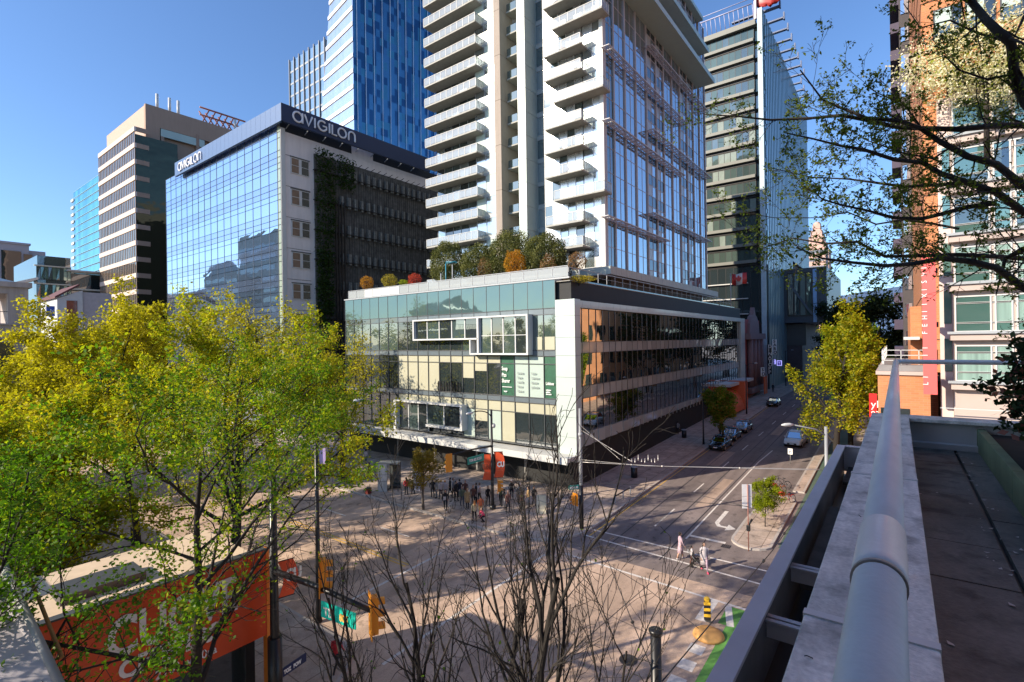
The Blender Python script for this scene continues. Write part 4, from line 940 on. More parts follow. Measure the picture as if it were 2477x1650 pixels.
for i in range(n):
    a0, a1 = math.pi/2*i/n, math.pi/2*(i+1)/n
    b.quad((p0, FY-2.6*math.sin(a0)-.4, 2.2+3.4*math.cos(a0)), (p1, FY-2.6*math.sin(a0)-.4, 2.2+3.4*math.cos(a0)), (p1, FY-2.6*math.sin(a1)-.4, 2.2+3.4*math.cos(a1)), (p0, FY-2.6*math.sin(a1)-.4, 2.2+3.4*math.cos(a1)))
b.put('awning', org, os_); bx('pilaster', org, os_, p1-1.5, FY-3, gz(90), p1+.8, FY-.2, 6.8); bx('banner', org, os_, x1-8, FY-2.5, 2.9, x1-5.5, FY-2.3, 6.4)
rb = root('low_red_building', 'low brick red shop building right of the theatre with white lettered blade signs', 'building', (125, 24, 0))
x2 = XY(1864, FY, 830); z5 = ZY(1850, 832, FY); bx('wall', rs, rb, x1+.3, FY+.5, 0, x2, FY+20, z5-.4); bx('parapet', lgrey, rb, x1+.3, FY+.3, z5-.4, x2, FY+.6, z5)
def blade(name, label, pa, py0, py1, X, wd, col, txt, tc, size, rowgap):
    p = pX(pa, py0, X); q = pX(pa, py1, X); wdt = YX(pa, X, py0)-YX(pa+wd, X, py0)
    r_ = root(name, label, 'sign', (X, p[1], q[2])); bx('board', col, r_, X, p[1]-wdt, q[2], X+.25, p[1], p[2])
    n = len(txt)
    for i, c in enumerate(txt): text(c, size, (X-.02, p[1]-wdt*.25, p[2]-(i+.85)*(p[2]-q[2])/n), (0,-1,0), (0,0,1), tc, r_, 'letter', .01, bold=.02)
    return r_
blade('blade_sign', 'tall black vertical sign with white letters beside the low red building', 1855, 834, 905, 118, 11, black, 'DINATOPP', wtxt, .95, 1)
blade('blade_sign', 'short white vertical sign with dark letters in front of the ribbed wall', 1868, 821, 857, 124, 10, wtxt, 'SABO', black, .9, 1)
blade('blade_sign', 'small white sign with black letters low beside the theatre', 1840, 889, 910, 112, 9, wtxt, 'SD', black, .9, 1)
def psign(px, py, w_, lb, tx):
    X = 135.; p = pX(px, py, X); q = pX(px+w_, py+w_+1, X); r_ = root('illuminated_square_sign', lb, 'sign', (X, q[1], q[2]))
    bx('frame', pm('violet_sign_frame', (.35,.33,.8), .4, emit=.8), r_, X, q[1], q[2], X+.3, p[1], p[2]); bx('panel', pm('deep_blue_panel', (.02,.01,.25), .4, emit=.4), r_, X-.05, q[1]+.15, q[2]+.15, X, p[1]-.15, p[2]-.15)
    text(tx, .9, (X-.06, p[1]-.25, q[2]+.3), (0,-1,0), (0,0,1), pm('violet_sign_frame', (1,1,1)), r_)
psign(1866, 870, 10, 'dark blue outlined square sign, left one of the pair under the ribbed wall', 'A'); psign(1879, 872, 12, 'brighter blue lit square sign with a white figure, right one of the pair', 'T')
# dark street end
se = root('street_end_building', 'dark building in shade closing the far end of the street', 'building', (300, 10, 0))
bx('wall', pm('dark_end_wall', (.04,.045,.05), .8, var=.3, scale=.3), se, 260, 6, 0, 280, 60, 18)
for k in range(6): bx('window', gmid, se, 259.9, 9+k*4, 8, 260, 11+k*4, 11)
# ================================================================== hotel and brick tower on the right
HX = 41.
ht = root('brick_tower', 'orange brick apartment tower with dark rear balconies, rising above the pale glazed bays', 'building', (HX, -1.4, 0))
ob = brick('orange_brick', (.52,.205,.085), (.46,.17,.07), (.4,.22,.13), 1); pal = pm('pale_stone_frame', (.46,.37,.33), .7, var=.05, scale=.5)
yb0 = YX(2232, HX, 300)
zb_ = ZX(2260, 240, HX); zbot = ZX(2260, 700, HX)
yE = -46.
ySt = YX(2266, HX, 300)
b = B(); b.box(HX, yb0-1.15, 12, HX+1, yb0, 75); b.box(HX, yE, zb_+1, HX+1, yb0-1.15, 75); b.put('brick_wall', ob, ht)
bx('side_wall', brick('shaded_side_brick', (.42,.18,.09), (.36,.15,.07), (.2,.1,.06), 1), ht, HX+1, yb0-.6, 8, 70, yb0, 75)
b = B()
for k in range(20): b.box(HX-.03, yb0-1.2, 14+k*3, 60, yb0+.03, 14.06+k*3)
b.put('brick_joint', pm('dark_joint_line', (.12,.06,.04), .9), ht)  # plain dark joint lines across the brick
bx('core', dark, ht, HX+4.5, yE, 0, 70, yb0-1.2, 74)
for k in range(20): # dark balconies of the rear corner
    z = 12+k*3; s = bx('rear_balcony', pm('plum_metal', (.06,.045,.08), .5), ht, 71, yb0-.8, z, 76, yb0+1.7, z+1.1)
bx('rear_wall', pm('rear_wall_dark', (.06,.055,.06), .8), ht, 70, yb0-8, 0, 78, yb0+.9, 75)
for k in range(20): bx('rear_window', mirror, ht, 69.9, yb0+.1, 13.3+k*3, 70, yb0+.75, 14.8+k*3)
# square windows in the upper brick
for px in (2258, 2335, 2420):
    for j in range(12):
        z = ZX(2270, 45, HX)-.4+3.05*(j-4)
        if z < zb_+1.6: continue
        ya_ = YX(px, HX, 100); f = bx('window_frame', dgrey, ht, HX-.05, ya_-1.35, z-.95, HX+.1, ya_, z+.95)
        B().box(HX-.09, ya_-.85, z-.85, HX-.05, ya_-.08, z-.2).put('window_pane', gmid, f); B().box(HX-.09, ya_-.85, z-.15, HX-.05, ya_-.08, z+.85).put('window_pane', mint, f); B().box(HX-.09, ya_-1.28, z-.85, HX-.05, ya_-.92, z+.85).put('window_pane', gdark, f)
# overhanging soffit and terrace below it
bx('soffit', pm('soffit_grey', (.45,.42,.38), .8), ht, HX, yE, zb_+.7, HX+5, yb0-1.15, zb_+1.02)
bx('recess_wall', ob, ht, HX+4, yE, zb_-5, HX+4.5, yb0-4, zb_+.7); bx('recess_side', pm('recess_side_wall', (.25,.22,.18), .8), ht, HX+.1, yb0-1.15, zb_-7, HX+4.5, yb0-1.05, zb_+.7)
for k in range(4): bx('terrace_window', gmid, ht, HX+3.9, yb0-9-k*5, zb_-4.5, HX+4, yb0-6-k*5, zb_-1)
b = B(); zt6 = ZX(2300, 325, HX)
for k in range(36): b.box(HX-.1, yb0-2-k*1.2, zt6-1.1, HX-.05, yb0-1.96-k*1.2, zt6+.1)
b.box(HX-.13, yE, zt6+.1, HX-.03, yb0-2, zt6+.16); b.box(HX-.12, yE, zt6-.4, HX-.04, yb0-2, zt6-.36); b.put('terrace_railing', lgrey, ht)
# glazed bays: floors with white frames, curtains behind glass
FB = (ZX(2340, 822, HX)-ZX(2340, 939, HX)); zs_ = ZX(2340, 822, HX)
curt = pm('curtain_behind_glass', (.20,.31,.27), .5, var=.35, scale=5, coat=1, stretch=(1,1,.02)); curt2 = pm('pale_curtain', (.3,.38,.34), .5, var=.15, scale=4, coat=1, stretch=(1,1,.02))
aq = glass('aqua_window', (.07,.15,.13), (.8,.95,.9), f0=.2, rough=.05, isl=.3)
yb1 = YX(2310, HX-.8, 700)
hb = root('hotel_block', 'pale hotel block with white framed glazed bays and long curtains, behind the red vertical sign', 'building', (HX, -4, 0))
be = [yb1-k for k in (0, 1.55, 2.25, 4.2)]; edges = []
y = yb1
for rep in range(8): edges += [y, y-1.55, y-1.75, y-2.45, y-2.65, y-4.6]; y -= 5.5
edges = edges+[y]; se_ = sorted(set(edges)); edges = se_
for j in range(6):
    z1 = zs_+FB*j; z0 = z1-FB
    rr_ = random.Random(j+5)
    facade(hb, 'x', HX-.8, -1, edges, [(z0+.5, z0+1.0), (z0+1.02, z1-.75), (z1-.73, z1-.35)], lambda i, r: pal if se_[i+1]-se_[i] < .3 or se_[i+1]-se_[i] == 0 else (rr_.choice([curt, curt, aq]) if j < 3 else rr_.choice([aq, aq, gmid])), white, .07, .06, 'bay_window', .02)
    bx('floor_slab', pal, hb, HX-1.1, yE, z0-.02, HX+3, yb1+.25, z0+.48); bx('slab_lip', lgrey, hb, HX-1.25, yE, z0+.35, HX-1.1, yb1+.4, z0+.5)
bx('wall', pal, hb, HX-.65, yE, -1, HX+4, yb1+.1, zs_+FB*5+.2)
bx('return_wall', pm('pinkish_return', (.62,.5,.46), .7), hb, HX-.1, yb1+.1, -1, HX+4, YX(2272, HX, 700), zs_+FB*5+.2)
b = B()
for j in range(9): z = 3+j*.62; b.box(HX-1.6, yE, z+2, HX-1.55, yb1+.8, z+2.04)
b.put('terrace_louvre', white, hb)
for j in range(5): bx('side_window', aq, hb, HX-.16, YX(2300, HX, 700), zs_-FB+1+FB*j, HX-.1, YX(2282, HX, 700), zs_-FB+3+FB*j)
# red vertical banner sign
rv = root('red_vertical_sign', 'tall salmon red vertical sign board with small white letters running up it', 'sign', tuple(pX(2248, 955, 39)))
p = pX(2229, 615, 39.); q = pX(2268, 955, 39.)
red = pm('salmon_red_board', (.72,.12,.11), .5, var=.03)
bx('board', red, rv, 39., q[1], q[2], 39.2, p[1], p[2])
for i, c in enumerate('LI  II FEHIIXISVI'):
    if c != ' ': text(c, .36, (38.98, q[1]+.42, q[2]+.55+i*(p[2]-q[2]-1)/17), (0,0,1), (0,1,0), wtxt, rv, 'letter', .01)
for k in range(3): bx('bracket', black, rv, 39.2, q[1]-.1, q[2]+.8+k*3.2, 40.4, q[1]+.15, q[2]+1.1+k*3.2)
# low brick wing
lw = root('low_brick_wing', 'low orange brick wing with a grey roof terrace and white railings', 'building', (HX-1, 0, 0))
p = pX(2123, 902, 40.); yq = YX(2250, 40., 900)
bx('brick_wall', MATS['orange_brick'], lw, 40., yq, -1, 62, p[1], p[2]-.1); bx('coping', pal, lw, 39.85, yq, p[2]-.1, 62, p[1]+.1, p[2]+.12)
bx('roof_deck', pm('grey_roof', (.2,.19,.19), .8), lw, 40.2, yq, p[2]+.12, 61.5, p[1]-.1, p[2]+.2)
bx('grey_upstand', pm('grey_upstand', (.22,.21,.21), .7), lw, 40.1, yq, p[2]+.13, 40.25, p[1]-.05, p[2]+.5)
b = B(); zz = p[2]+.5
for k in range(5): y = p[1]-.3-k*.9; b.box(41, y-.02, zz, 41.04, y+.02, zz+.95)
for k in range(3): b.box(41, yq, zz+.25+.33*k, 41.04, p[1]-.2, zz+.29+.33*k)
for k in range(12): b.box(41+k*1.6, p[1]-.24, zz, 41.04+k*1.6, p[1]-.2, zz+.95)
for k in range(3): b.box(41, p[1]-.24, zz+.25+.33*k, 60, p[1]-.2, zz+.29+.33*k)
b.put('roof_railing', white, lw)
bx('upper_wing', MATS['orange_brick'], lw, 48, yq, p[2]+.2, 60, YX(2202, 48, 780), ZX(2202, 742, 48)); bx('wing_window', gdark, lw, 39.95, YX(2200, 40., 960), p[2]-3.2, 40.0, YX(2130, 40., 960), p[2]-2.2)
bx('vent_hood', white, lw, 46, YX(2225, 46, 815), ZX(2200, 822, 46), 48, YX(2186, 46, 815), ZX(2200, 815, 46))
rn = root('red_script_sign', 'red shop sign with white script beside the street tree', 'sign', tuple(pX(2110, 1000, 44)))
p = pX(2102, 952, 44.); q = pX(2122, 1010, 44.); bx('board', pm('bright_red_board', (.6,.02,.02), .4), rn, 44., q[1], q[2], 44.2, p[1], p[2]); text('yR', .7, (43.98, p[1]-.1, q[2]+.7), (0,-1,0), (0,0,1), wtxt, rn); text('93', .5, (43.98, p[1]-.1, q[2]+.1), (0,-1,0), (0,0,1), wtxt, rn)
dk2 = root('brick_street_block', 'shaded orange brick block lining the right side of the street beyond the brick tower', 'building', (85, -2.4, 0))
bx('brick_wall', brick('pale_orange_brick', (.74,.36,.17), (.68,.32,.15), (.5,.3,.2), 1), dk2, 80, -16, 0, 170, -2.4, 21)
for j, z in enumerate((4, 9.2, 14.2)):
    b = B()
    for k in range(18): bx('window', gmid if k % 3 else gdark, dk2, 82+k*4.9, -2.45, z, 84.6+k*4.9, -2.35, z+3.2)
bx('cornice', pal, dk2, 79.8, -16, 21, 170.2, -2.2, 21.4); bx('shop_band', lgrey, dk2, 80, -2.5, 3.2, 170, -2.2, 3.8)
# ================================================================== our own building: terrace, parapet and rail
hs = root('terrace_building', 'roof terrace with a white pipe handrail along its weathered parapet, all in shade', 'building', (0, 0, gz(0)))
ZF, ZC, ZP, XT = 13.04, 13.36, 14.0, 7.4
capm = road_mat('weathered_cap', (.74,.70,.64), .2, (.8, 2.5, 1), None, 4, .58)
pav = road_mat('terrace_pavers', (.19,.175,.145), .3, (.6, 1.2, 1), None, 3, .5)
body = pm('terrace_wall', (.55,.54,.53), .75, var=.1, scale=1, streak=.15)
xj = [-1.5,.8,1.98,4.2,6.1,XT+.25]
for i in range(5): bx('parapet_cap', capm, hs, xj[i]+.006, -.09, ZC-.05, xj[i+1]-.006, .265, ZC, bevel=.006)
for x in xj[1:-1]: bx('cap_joint', pm('pale_joint', (.66,.63,.6), .7), hs, x-.02, -.092, ZC-.06, x+.02, .268, ZC+.006)
bx('parapet_wall', body, hs, -1.5, -.06, ZF-.5, XT+.2, .225, ZC-.05)
bx('street_wall', body, hs, -12, -12, gz(0)-.5, XT+.2, .2, ZF-.3)
bx('end_wall', body, hs, XT, -3.2, ZF-.3, XT+.2, -.06, ZC-.04); bx('end_cap', capm, hs, XT-.06, -3.2, ZC-.04, XT+.25, -.09, ZC+.0, bevel=.006)
bx('end_step', body, hs, XT-.1, -3.2, ZF, XT, -.06, ZF+.06)
# floor pavers with open joints
b = B(); xs_ = [-1.5+.62*i for i in range(16)]
p1_ = pZ(2303, 1085, ZF); p2_ = pZ(2477, 1435, ZF); jy = -.47
for i in range(15):
    x0, x1 = xs_[i], min(xs_[i+1], XT)
    if x0 > XT: break
    for y0, y1 in ((-.06,jy),(jy-.02,-.72),(-.73,-1.35)): b.box(x0+.004, y1+.004, ZF-.05, x1-.004, y0-.004, ZF-random.uniform(0,.004))
b.put('floor_paver', pav, hs); bx('floor_bed', black, hs, -1.5, -3.2, ZF-.3, XT, -.06, ZF-.045)
b = B(); rn_ = random.Random(2)
for i in range(60):
    x = rn_.uniform(1.5, 7.2); y = jy-.03+rn_.gauss(0, .05) if i < 42 else rn_.uniform(-.7, -.1); s = rn_.uniform(.006, .022); a = rn_.uniform(0, 3)
    b.add([(x+s*math.cos(a+k*1.57)*(1 if k % 2 else .5), y+s*math.sin(a+k*1.57)*(1 if k % 2 else .5), ZF+.004+.004*(k % 2)) for k in range(4)], [(0,1,2,3)])
tag(b.put('fallen_petal', pm('white_petal', (.55,.5,.45), .7, var=.2)), 'scatter of small pale petals along the dark paver joint', 'petals', kind='stuff')
# bits of dirt and dry twigs lying on the cap
rn_ = random.Random(4)
for i, (x, y) in enumerate(((1.22,.19),(1.26,.16),(1.45,.2),(2.3,.14),(1.1,.12),(3.2,.17),(1.7,.22))):
    b = B(); s_ = .009 if i else .004
    for k in range(3 if i in (0,3) else 1): a = rn_.uniform(0,3); b.tube([(x-.02*math.cos(a),y-.012*math.sin(a),ZC+.003),(x,y+.004,ZC+.006),(x+.018*math.cos(a),y+.01*math.sin(a),ZC+.003)], .0016, 4)
    tag(b.put('dry_twig', black), ['tiny dry twig on the parapet cap nearest the collar','tiny twig fragment touching the first one on the cap','dry twig speck on the cap just past the collar joint','small dark twig halfway along the parapet cap','dark speck of twig near the bottom of the cap','far dark twig speck on the parapet cap','dark twig at the street edge of the cap'][i], 'twig', 'dry twigs on the parapet cap')
# handrail
pipe = pm('white_painted_pipe', (.88,.87,.84), .55, var=.10, scale=7, coat=.2, stretch=(.6, 2, 2), bump=.06, bscale=90)
rl = B(); yr = .022
rl.tube([(-1.2,yr,ZP),(XT-.08,yr,ZP)], .0268, 28); rl.tube([(XT-.08,yr,ZP),(XT-.03,yr-.02,ZP),(XT,yr-.06,ZP),(XT,-3.2,ZP)], .0268, 18)
r_ = rl.put('handrail', pipe, hs)
cl = B(); cl.tube([(.76,yr,ZP),(.79,yr,ZP),(.95,yr,ZP),(.96,yr,ZP)], [.0287,.0293,.0288,.027], 28); cl.put('pipe_collar', pipe, r_)
cb_ = B(); cb_.tube([(.752,yr,ZP),(.760,yr,ZP)], .0293, 28); cb_.put('collar_ring', pm('scratched_joint', (.30,.28,.25), .6), r_)
for x in (.1, 2.5, 4.9, 7.38): B().cyl(x, yr-.005, ZC, ZP-.01, .017, 10).put('rail_post', pipe, hs)
for y in (-1.6,-3): B().cyl(XT, y, ZC, ZP, .017, 10).put('rail_post', pipe, hs)
# planter with mossy concrete wall
p = pZ(2353, 1084, ZF); moss = pm('mossy_concrete', (.17,.20,.10), .85, var=.25, scale=3, streak=.25)
yp_ = float(p[1])-.02; zp_ = ZF+.24
pl_ = root('planter_box', 'long mossy concrete planter along the right side of the terrace', 'planter', (3, yp_, ZF))
b = B()
for i in range(6): bx('planter_panel', moss, pl_, p[0]-1.15*(i+1)+.006, yp_-.07, ZF, p[0]-1.15*i-.006, yp_, zp_, bevel=.006)
b.box(p[0]-.06, yp_-1.2, ZF, p[0], yp_-.07, zp_); b.put('planter_wall', moss, pl_, bevel=.006); bx('soil', pm('planter_soil', (.03,.02,.015), .95, var=.3, scale=9), pl_, p[0]-6.9, yp_-1.2, ZF, p[0]-.07, yp_-.075, zp_-.05)
# outer frame below the parapet
fm = pm('painted_steel_frame', (.55,.50,.52), .55, var=.14, scale=2, bump=.1)
ZQ = 12.95
b = B(); b.box(-1, .555, ZQ-.34, XT+.1, .60, ZQ); b.put('outer_beam', fm, hs, bevel=.004)
bx('beam_lip', fm, hs, -1, .53, ZQ-.012, XT+.06, .615, ZQ+.008); bx('end_beam', fm, hs, XT+.02, .225, ZQ-.3, XT+.06, .555, ZQ-.002); bx('end_lip', fm, hs, XT, .225, ZQ-.002, XT+.1, .53, ZQ+.006)
inn = pm('stained_dark_steel', (.12,.11,.115), .7, var=.4, scale=3, streak=.4)
bx('inner_web', inn, hs, -1, .545, ZQ-.36, XT+.05, .556, ZQ-.02); bx('lower_flange', black, hs, -1, .40, ZQ-.37, XT+.05, .556, ZQ-.345)
for px, py in ((1917,1383),(1865,1515)):
    x = float(pZ(px, py, ZQ-.1)[0]); b = B(); b.box(x, .225, ZQ-.16, x+.012, .545, ZQ-.06); b.box(x-.03, .225, ZQ-.07, x+.045, .545, ZQ-.06); b.put('cross_strut', fm, hs)
bx('gutter_slab', pm('dirty_slab', (.07,.06,.055), .8, var=.4, scale=6), hs, 3.55, .225, ZQ-.2, 5.3, .50, ZQ-.16)
bx('gutter_slab', MATS['dirty_slab'], hs, 6.6, .225, ZQ-.27, XT, .5, ZQ-.24)
# unseen blocks added behind the camera to throw shade over terrace and lower left
bx('left_shade_block', pm('shade_block_render', (.5,.48,.45), .8), hs, -40, 27, gz(-20)-.5, -1, 70, 9)  # added block out of view, its shadow darkens the lower left
bx('upper_shade_block', pm('shade_block_render', (.5,.48,.45), .8), hs, -14, -18, gz(-8)-.5, -2, 7, 27)  # unseen added block, sized to shade the terrace and overhanging branches
for j in range(4): facade(hs, 'x', -1.98, 1, lin(-16, 6.5, 7), [(14+j*3.2, 16+j*3.2)], lambda i, r: gdark, white, .08, .04, 'shade_block_window')
# ================================================================== street furniture
sig_y = pm('signal_orange', (.80,.30,.02), .45, var=.08); org = pm('orange_wall', (.62,.13,.04), .7, var=.08)
banner = pm('orange_banner', (.78,.10,.03), .6, var=.06); teals = pm('teal_sign', (.01,.30,.24), .45, var=.05)
poleb = pm('black_pole_paint', (.015,.015,.017), .35, .2, var=.1); poleg = pm('grey_pole_paint', (.25,.26,.27), .5, var=.08)
lens_d = pm('dark_lens', (.03,.02,.01), .2)
def signal(px_name, label, x, y, z, face, h=1.15, group=None):
    """three-lamp head, its back board behind; face = direction the lamps look"""
    r_ = root('traffic_signal', label, 'traffic light', (x, y, z), math.atan2(face[1], face[0]), group)
    B().box(-.05,-.28,-h/2-.12,-.02,.28,h/2+.12).put('back_board', sig_y, r_, local=True)
    B().box(-.02,-.17,-h/2,.2,.17,h/2).put('housing', sig_y, r_, bevel=.02, local=True)
    for k in range(3):
        zc = -h/2+h*(k+.5)/3; b = B()
        n = 9
        for i in range(n):
            a0, a1 = math.pi*(-.1+1.2*i/n), math.pi*(-.1+1.2*(i+1)/n)
            b.add([(.2,.14*math.cos(a0),zc+.14*math.sin(a0)),(.2,.14*math.cos(a1),zc+.14*math.sin(a1)),(.42,.14*math.cos(a1),zc+.14*math.sin(a1)-.03),(.42,.14*math.cos(a0),zc+.14*math.sin(a0)-.03)], [(0,1,2,3)])
        b.put('visor', sig_y, r_, local=True)
        B().tube([(.195,0,zc),(.215,0,zc)], .12, 12).put('lens', lens_d, r_, local=True)
    return r_
# corner lamp and signal mast on the far corner
LP = pG(1192,1235); lx, ly, lz = LP
g0 = root('signal_mast', 'black signal mast and lamp on the crowded corner beside the orange banners', 'street pole', LP)
B().tube([(lx,ly,lz),(lx,ly,lz+1),(lx,ly,lz+8.6)], [.2,.13,.09], 12).put('pole', poleb, g0)
B().cyl(lx,ly,lz,lz+.5,.26,12).put('base', poleb, g0)
zA = pX(1191,1079,lx)[2]
B().tube([(lx,ly,zA),(lx-2.5,ly+.1,zA+.12),(lx-5.0,ly+.2,zA+.1)], [.09,.07,.05], 8).put('mast_arm', poleb, g0)
za2 = lz+8.1; b = B()
b.tube([(lx,ly,za2-.3)]+[(lx-1.5*(1-math.cos(a)), ly+.3*(1-math.cos(a)), za2-.3+.8*math.sin(a)) for a in lin(0, math.pi*.62, 8)], .045, 8); b.put('lamp_arm', poleb, g0)
e = (lx-1.5*(1-math.cos(math.pi*.62))-.3, ly+.35, za2+.42)
b = B(); b.ball(e, .3, 12, 6, (1.4,.6,.35)); b.put('lamp_head', white, g0); B().ball((lx+.15,ly-.1,za2-.9), .18, 10, 6, (1,1,1.2)).put('globe_lamp', white, g0)
signal('s', 'orange traffic signal at the end of the arm over the crowded corner', lx-5.0, ly+.2, pX(1075,1118,lx-5)[2], (.3,.95), 1.2)
signal('s', 'small yellow pedestrian signal low on the mast below the orange banners', lx+.35, ly-.35, pX(1201,1178,lx)[2], (.6,-.8), .95)
def signboard(name, label, o, right, w_, h_, mt, txt, ts, cat='sign', tm=None, sx=1, thick=.04, group=None):
    r_ = Vector(right).normalized(); n = r_.cross(Vector((0,0,1))); o = Vector([float(c) for c in o])
    rt = root(name, label, cat, o, 0, group); b = B(); k = n*thick
    P_ = [o, o+r_*w_, o+r_*w_+Vector((0,0,h_)), o+Vector((0,0,h_))]
    b.add([tuple(p) for p in P_]+[tuple(p-k) for p in P_], [(0,1,2,3),(7,6,5,4),(0,4,5,1),(1,5,6,2),(2,6,7,3),(3,7,4,0)]); b.put('board', mt, rt)
    for i, t in enumerate(txt if isinstance(txt, list) else [txt]):
        if t: text(t, ts, o+r_*w_*.08+Vector((0,0,h_-ts*(1.05+1.15*i)+(h_-ts*(1.15*len(txt if isinstance(txt, list) else [1])))*-.3))+n*.012, r_, (0,0,1), tm or wtxt, rt, ext=.004, sx=sx, bold=.012)
    return rt
o = pX(1127,1117,lx-1.9-.0); signboard('street_name_sign', 'teal street name sign hanging under the signal arm at the crowded corner', (lx-3.1,ly-.05,zA-.98), (1,-.03,0), 1.95, .56, teals, ['TOR 682 SOZO'], .30, sx=.72)
def bannerpair(label, x, y, z0, z1, s, w_, d, txt):
    rt = root('street_banner', label, 'banner', (x,y,z0)); b = B(); n = 8; dv = Vector(d).normalized(); nn = Vector((dv.y,-dv.x,0))
    P_ = []
    for i in range(n+1):
        t = i/n; bow = .22*math.sin(math.pi*t); z = z0+(z1-z0)*t
        a = Vector((x,y,z))+dv*s*.14+nn*bow*.0+dv*bow*s*(.9 if s > 0 else -.9)*(1 if s > 0 else 1)
        P_.append((a, a+dv*s*w_+Vector((0,0,-.12*s*0))))
    for i in range(n): b.add([tuple(P_[i][0]),tuple(P_[i][1]),tuple(P_[i+1][1]),tuple(P_[i+1][0])], [(0,1,2,3)])
    ob_ = b.put('cloth', banner, rt); so2 = ob_.modifiers.new('s', 'SOLIDIFY'); so2.thickness = .012
    [B().tube([(x,y,zz_),tuple(Vector((x,y,zz_))+dv*s*(w_+.2))], .02, 6).put('bracket', poleb, rt) for zz_ in (z0, z1)]
    q = Vector((x,y,z0+(z1-z0)*.42))+dv*(.22*.9+.22 if s > 0 else -(w_+.1)); 
    text(txt, .62, q-nn*0+Vector((-.03,-.03,0)), dv, (0,0,1), wtxt if s > 0 else pm('rust_ink', (.3,.05,.02), .6), rt, ext=.004, sx=.7, bold=.03)
    text('CATION', .16, q+Vector((-.03,-.03,-.35)), dv, (0,0,1), pm('pale_orange_ink', (.85,.3,.15), .6), rt, ext=.004, sx=.8)
    return rt
zb0, zb1 = pX(1190,1158,lx)[2], pX(1190,1100,lx)[2]
bannerpair('orange banner with white letters, right one of the pair on the corner mast', lx, ly, zb0+.1, zb1+.25, 1, .75, (.6,-.8,0), 'CU')
bannerpair('plain orange banner with faint rust print, left one of the pair on the corner mast', lx, ly, zb0-.1, zb1+.05, -1, .7, (.6,-.8,0), 'UN')
# trolley pole right of it
tp = pG(1407,1282); g1 = root('trolley_pole', 'dark trolley wire pole at the kerb of the corner, with overhead wires', 'street pole', tp)
B().tube([tp,(tp[0],tp[1],tp[2]+5),(tp[0],tp[1],tp[2]+9.2)], [.16,.14,.1], 12).put('pole', poleg, g1); B().cyl(tp[0],tp[1],tp[2],tp[2]+3.4,.17,12).put('pole_sleeve', poleb, g1)
B().cyl(tp[0],tp[1],tp[2]+7.1,tp[2]+7.35,.16,10).put('clamp', lgrey, g1)
zt_s = pX(1390,1180,tp[0])[2]
signboard('street_name_sign', 'small teal street name sign on the trolley pole', (tp[0]-.75,tp[1]+.62,zt_s), (.76,-.62,0), .95, .33, teals, ['RICH 600'], .2, sx=.8)
signal('s', 'brown pedestrian signal under the small teal sign on the trolley pole', tp[0]-.4, tp[1]+.3, zt_s-.75, (-1,.3), .7)
# near left mast with long arm
mx, my = 9.8, 19.0; mz = gz(mx)+.13
g2 = root('signal_mast', 'thick black signal mast in front of the green trees with a long arm', 'street pole', (mx,my,mz))
B().tube([(mx,my,mz),(mx,my,mz+3.2),(mx,my,9.4)], [.22,.17,.12], 14).put('pole', poleb, g2)
B().tube([(mx,my,5.7),(mx+.25,my-2.6,5.72),(mx+.5,my-5.4,5.6)], [.12,.1,.08], 10).put('mast_arm', poleb, g2)
B().cyl(mx,my,mz,3.2,.26,14).put('base', poleb, g2)
signal('s', 'orange traffic signal near the middle of the long arm, half behind green leaves', mx+.27, my-2.7, 6.15, (.75,-.5), 1.15)
signal('s', 'large orange traffic signal at the end of the long arm above the road', mx+.5, my-5.25, 5.45, (.85,-.45), 1.2)
led = signboard('street_name_sign', 'teal street name sign with coloured letters under the long signal arm', (mx+.25,my-2.75,4.72), (.12,-1,0), 1.7, .55, pm('lit_teal_sign', (.01,.42,.33), .4, emit=.12), ['TE'], .4, sx=1)
text('800', .34, Vector((mx+.25,my-2.75,4.87))+Vector((.12,-.98,0))*1.0+Vector((-.05,0,0)), (.12,-1,0), (0,0,1), pm('yellow_orange_ink', (.8,.4,.08), .5, emit=.15), led, ext=.004, sx=.8, bold=.01)
bannerpair('orange and white street banner on the thick black mast, partly behind leaves', mx, my, 4.6, 6.0, 1, .55, (1,-.25,0), 'CU')
signboard('street_name_sign', 'dark blue and white street name sign low on the thick black mast', (mx+.2,my-.1,1.55), (1,.18,0), 1.15, .34, pm('dark_blue_sign', (.02,.03,.09), .4), ['TOZ   POW'], .2, sx=.75)
# lamp post with lilac banner
q = pG(771,1505); g3 = root('street_lamp', 'black street lamp with a lilac banner rising through the yellow-green trees', 'street lamp', q)
B().tube([q,(q[0],q[1],q[2]+1),(q[0],q[1],11)], [.19,.13,.09], 12).put('pole', poleb, g3); B().tube([(q[0],q[1],10.7),(q[0]+.7,q[1]-.5,11.3),(q[0]+1.7,q[1]-1,11.2)], .04, 6).put('lamp_arm', poleb, g3); B().ball((q[0]+1.9,q[1]-1.1,11.15), .25, 10, 6, (1.4,1,.4)).put('lamp_head', lgrey, g3)
p = pD(772,1084,27.3); p2 = pD(788,1122,27.3); rb_ = root('lilac_banner', 'pale lilac banner with dark print on the street lamp by the trees', 'banner', p2)
b = B(); b.add([tuple(p),(p2[0],p2[1],p[2]),tuple(p2),(p[0],p[1],p2[2])], [(0,1,2,3)]); ob_ = b.put('cloth', pm('lilac_cloth', (.5,.38,.65), .7), rb_); ob_.modifiers.new('s','SOLIDIFY').thickness = .02
text('LIV', .2, (p[0]+.05,p[1]-.04,p2[2]+.35), (p2[0]-p[0],p2[1]-p[1],0), (0,0,1), black, rb_, ext=.003)
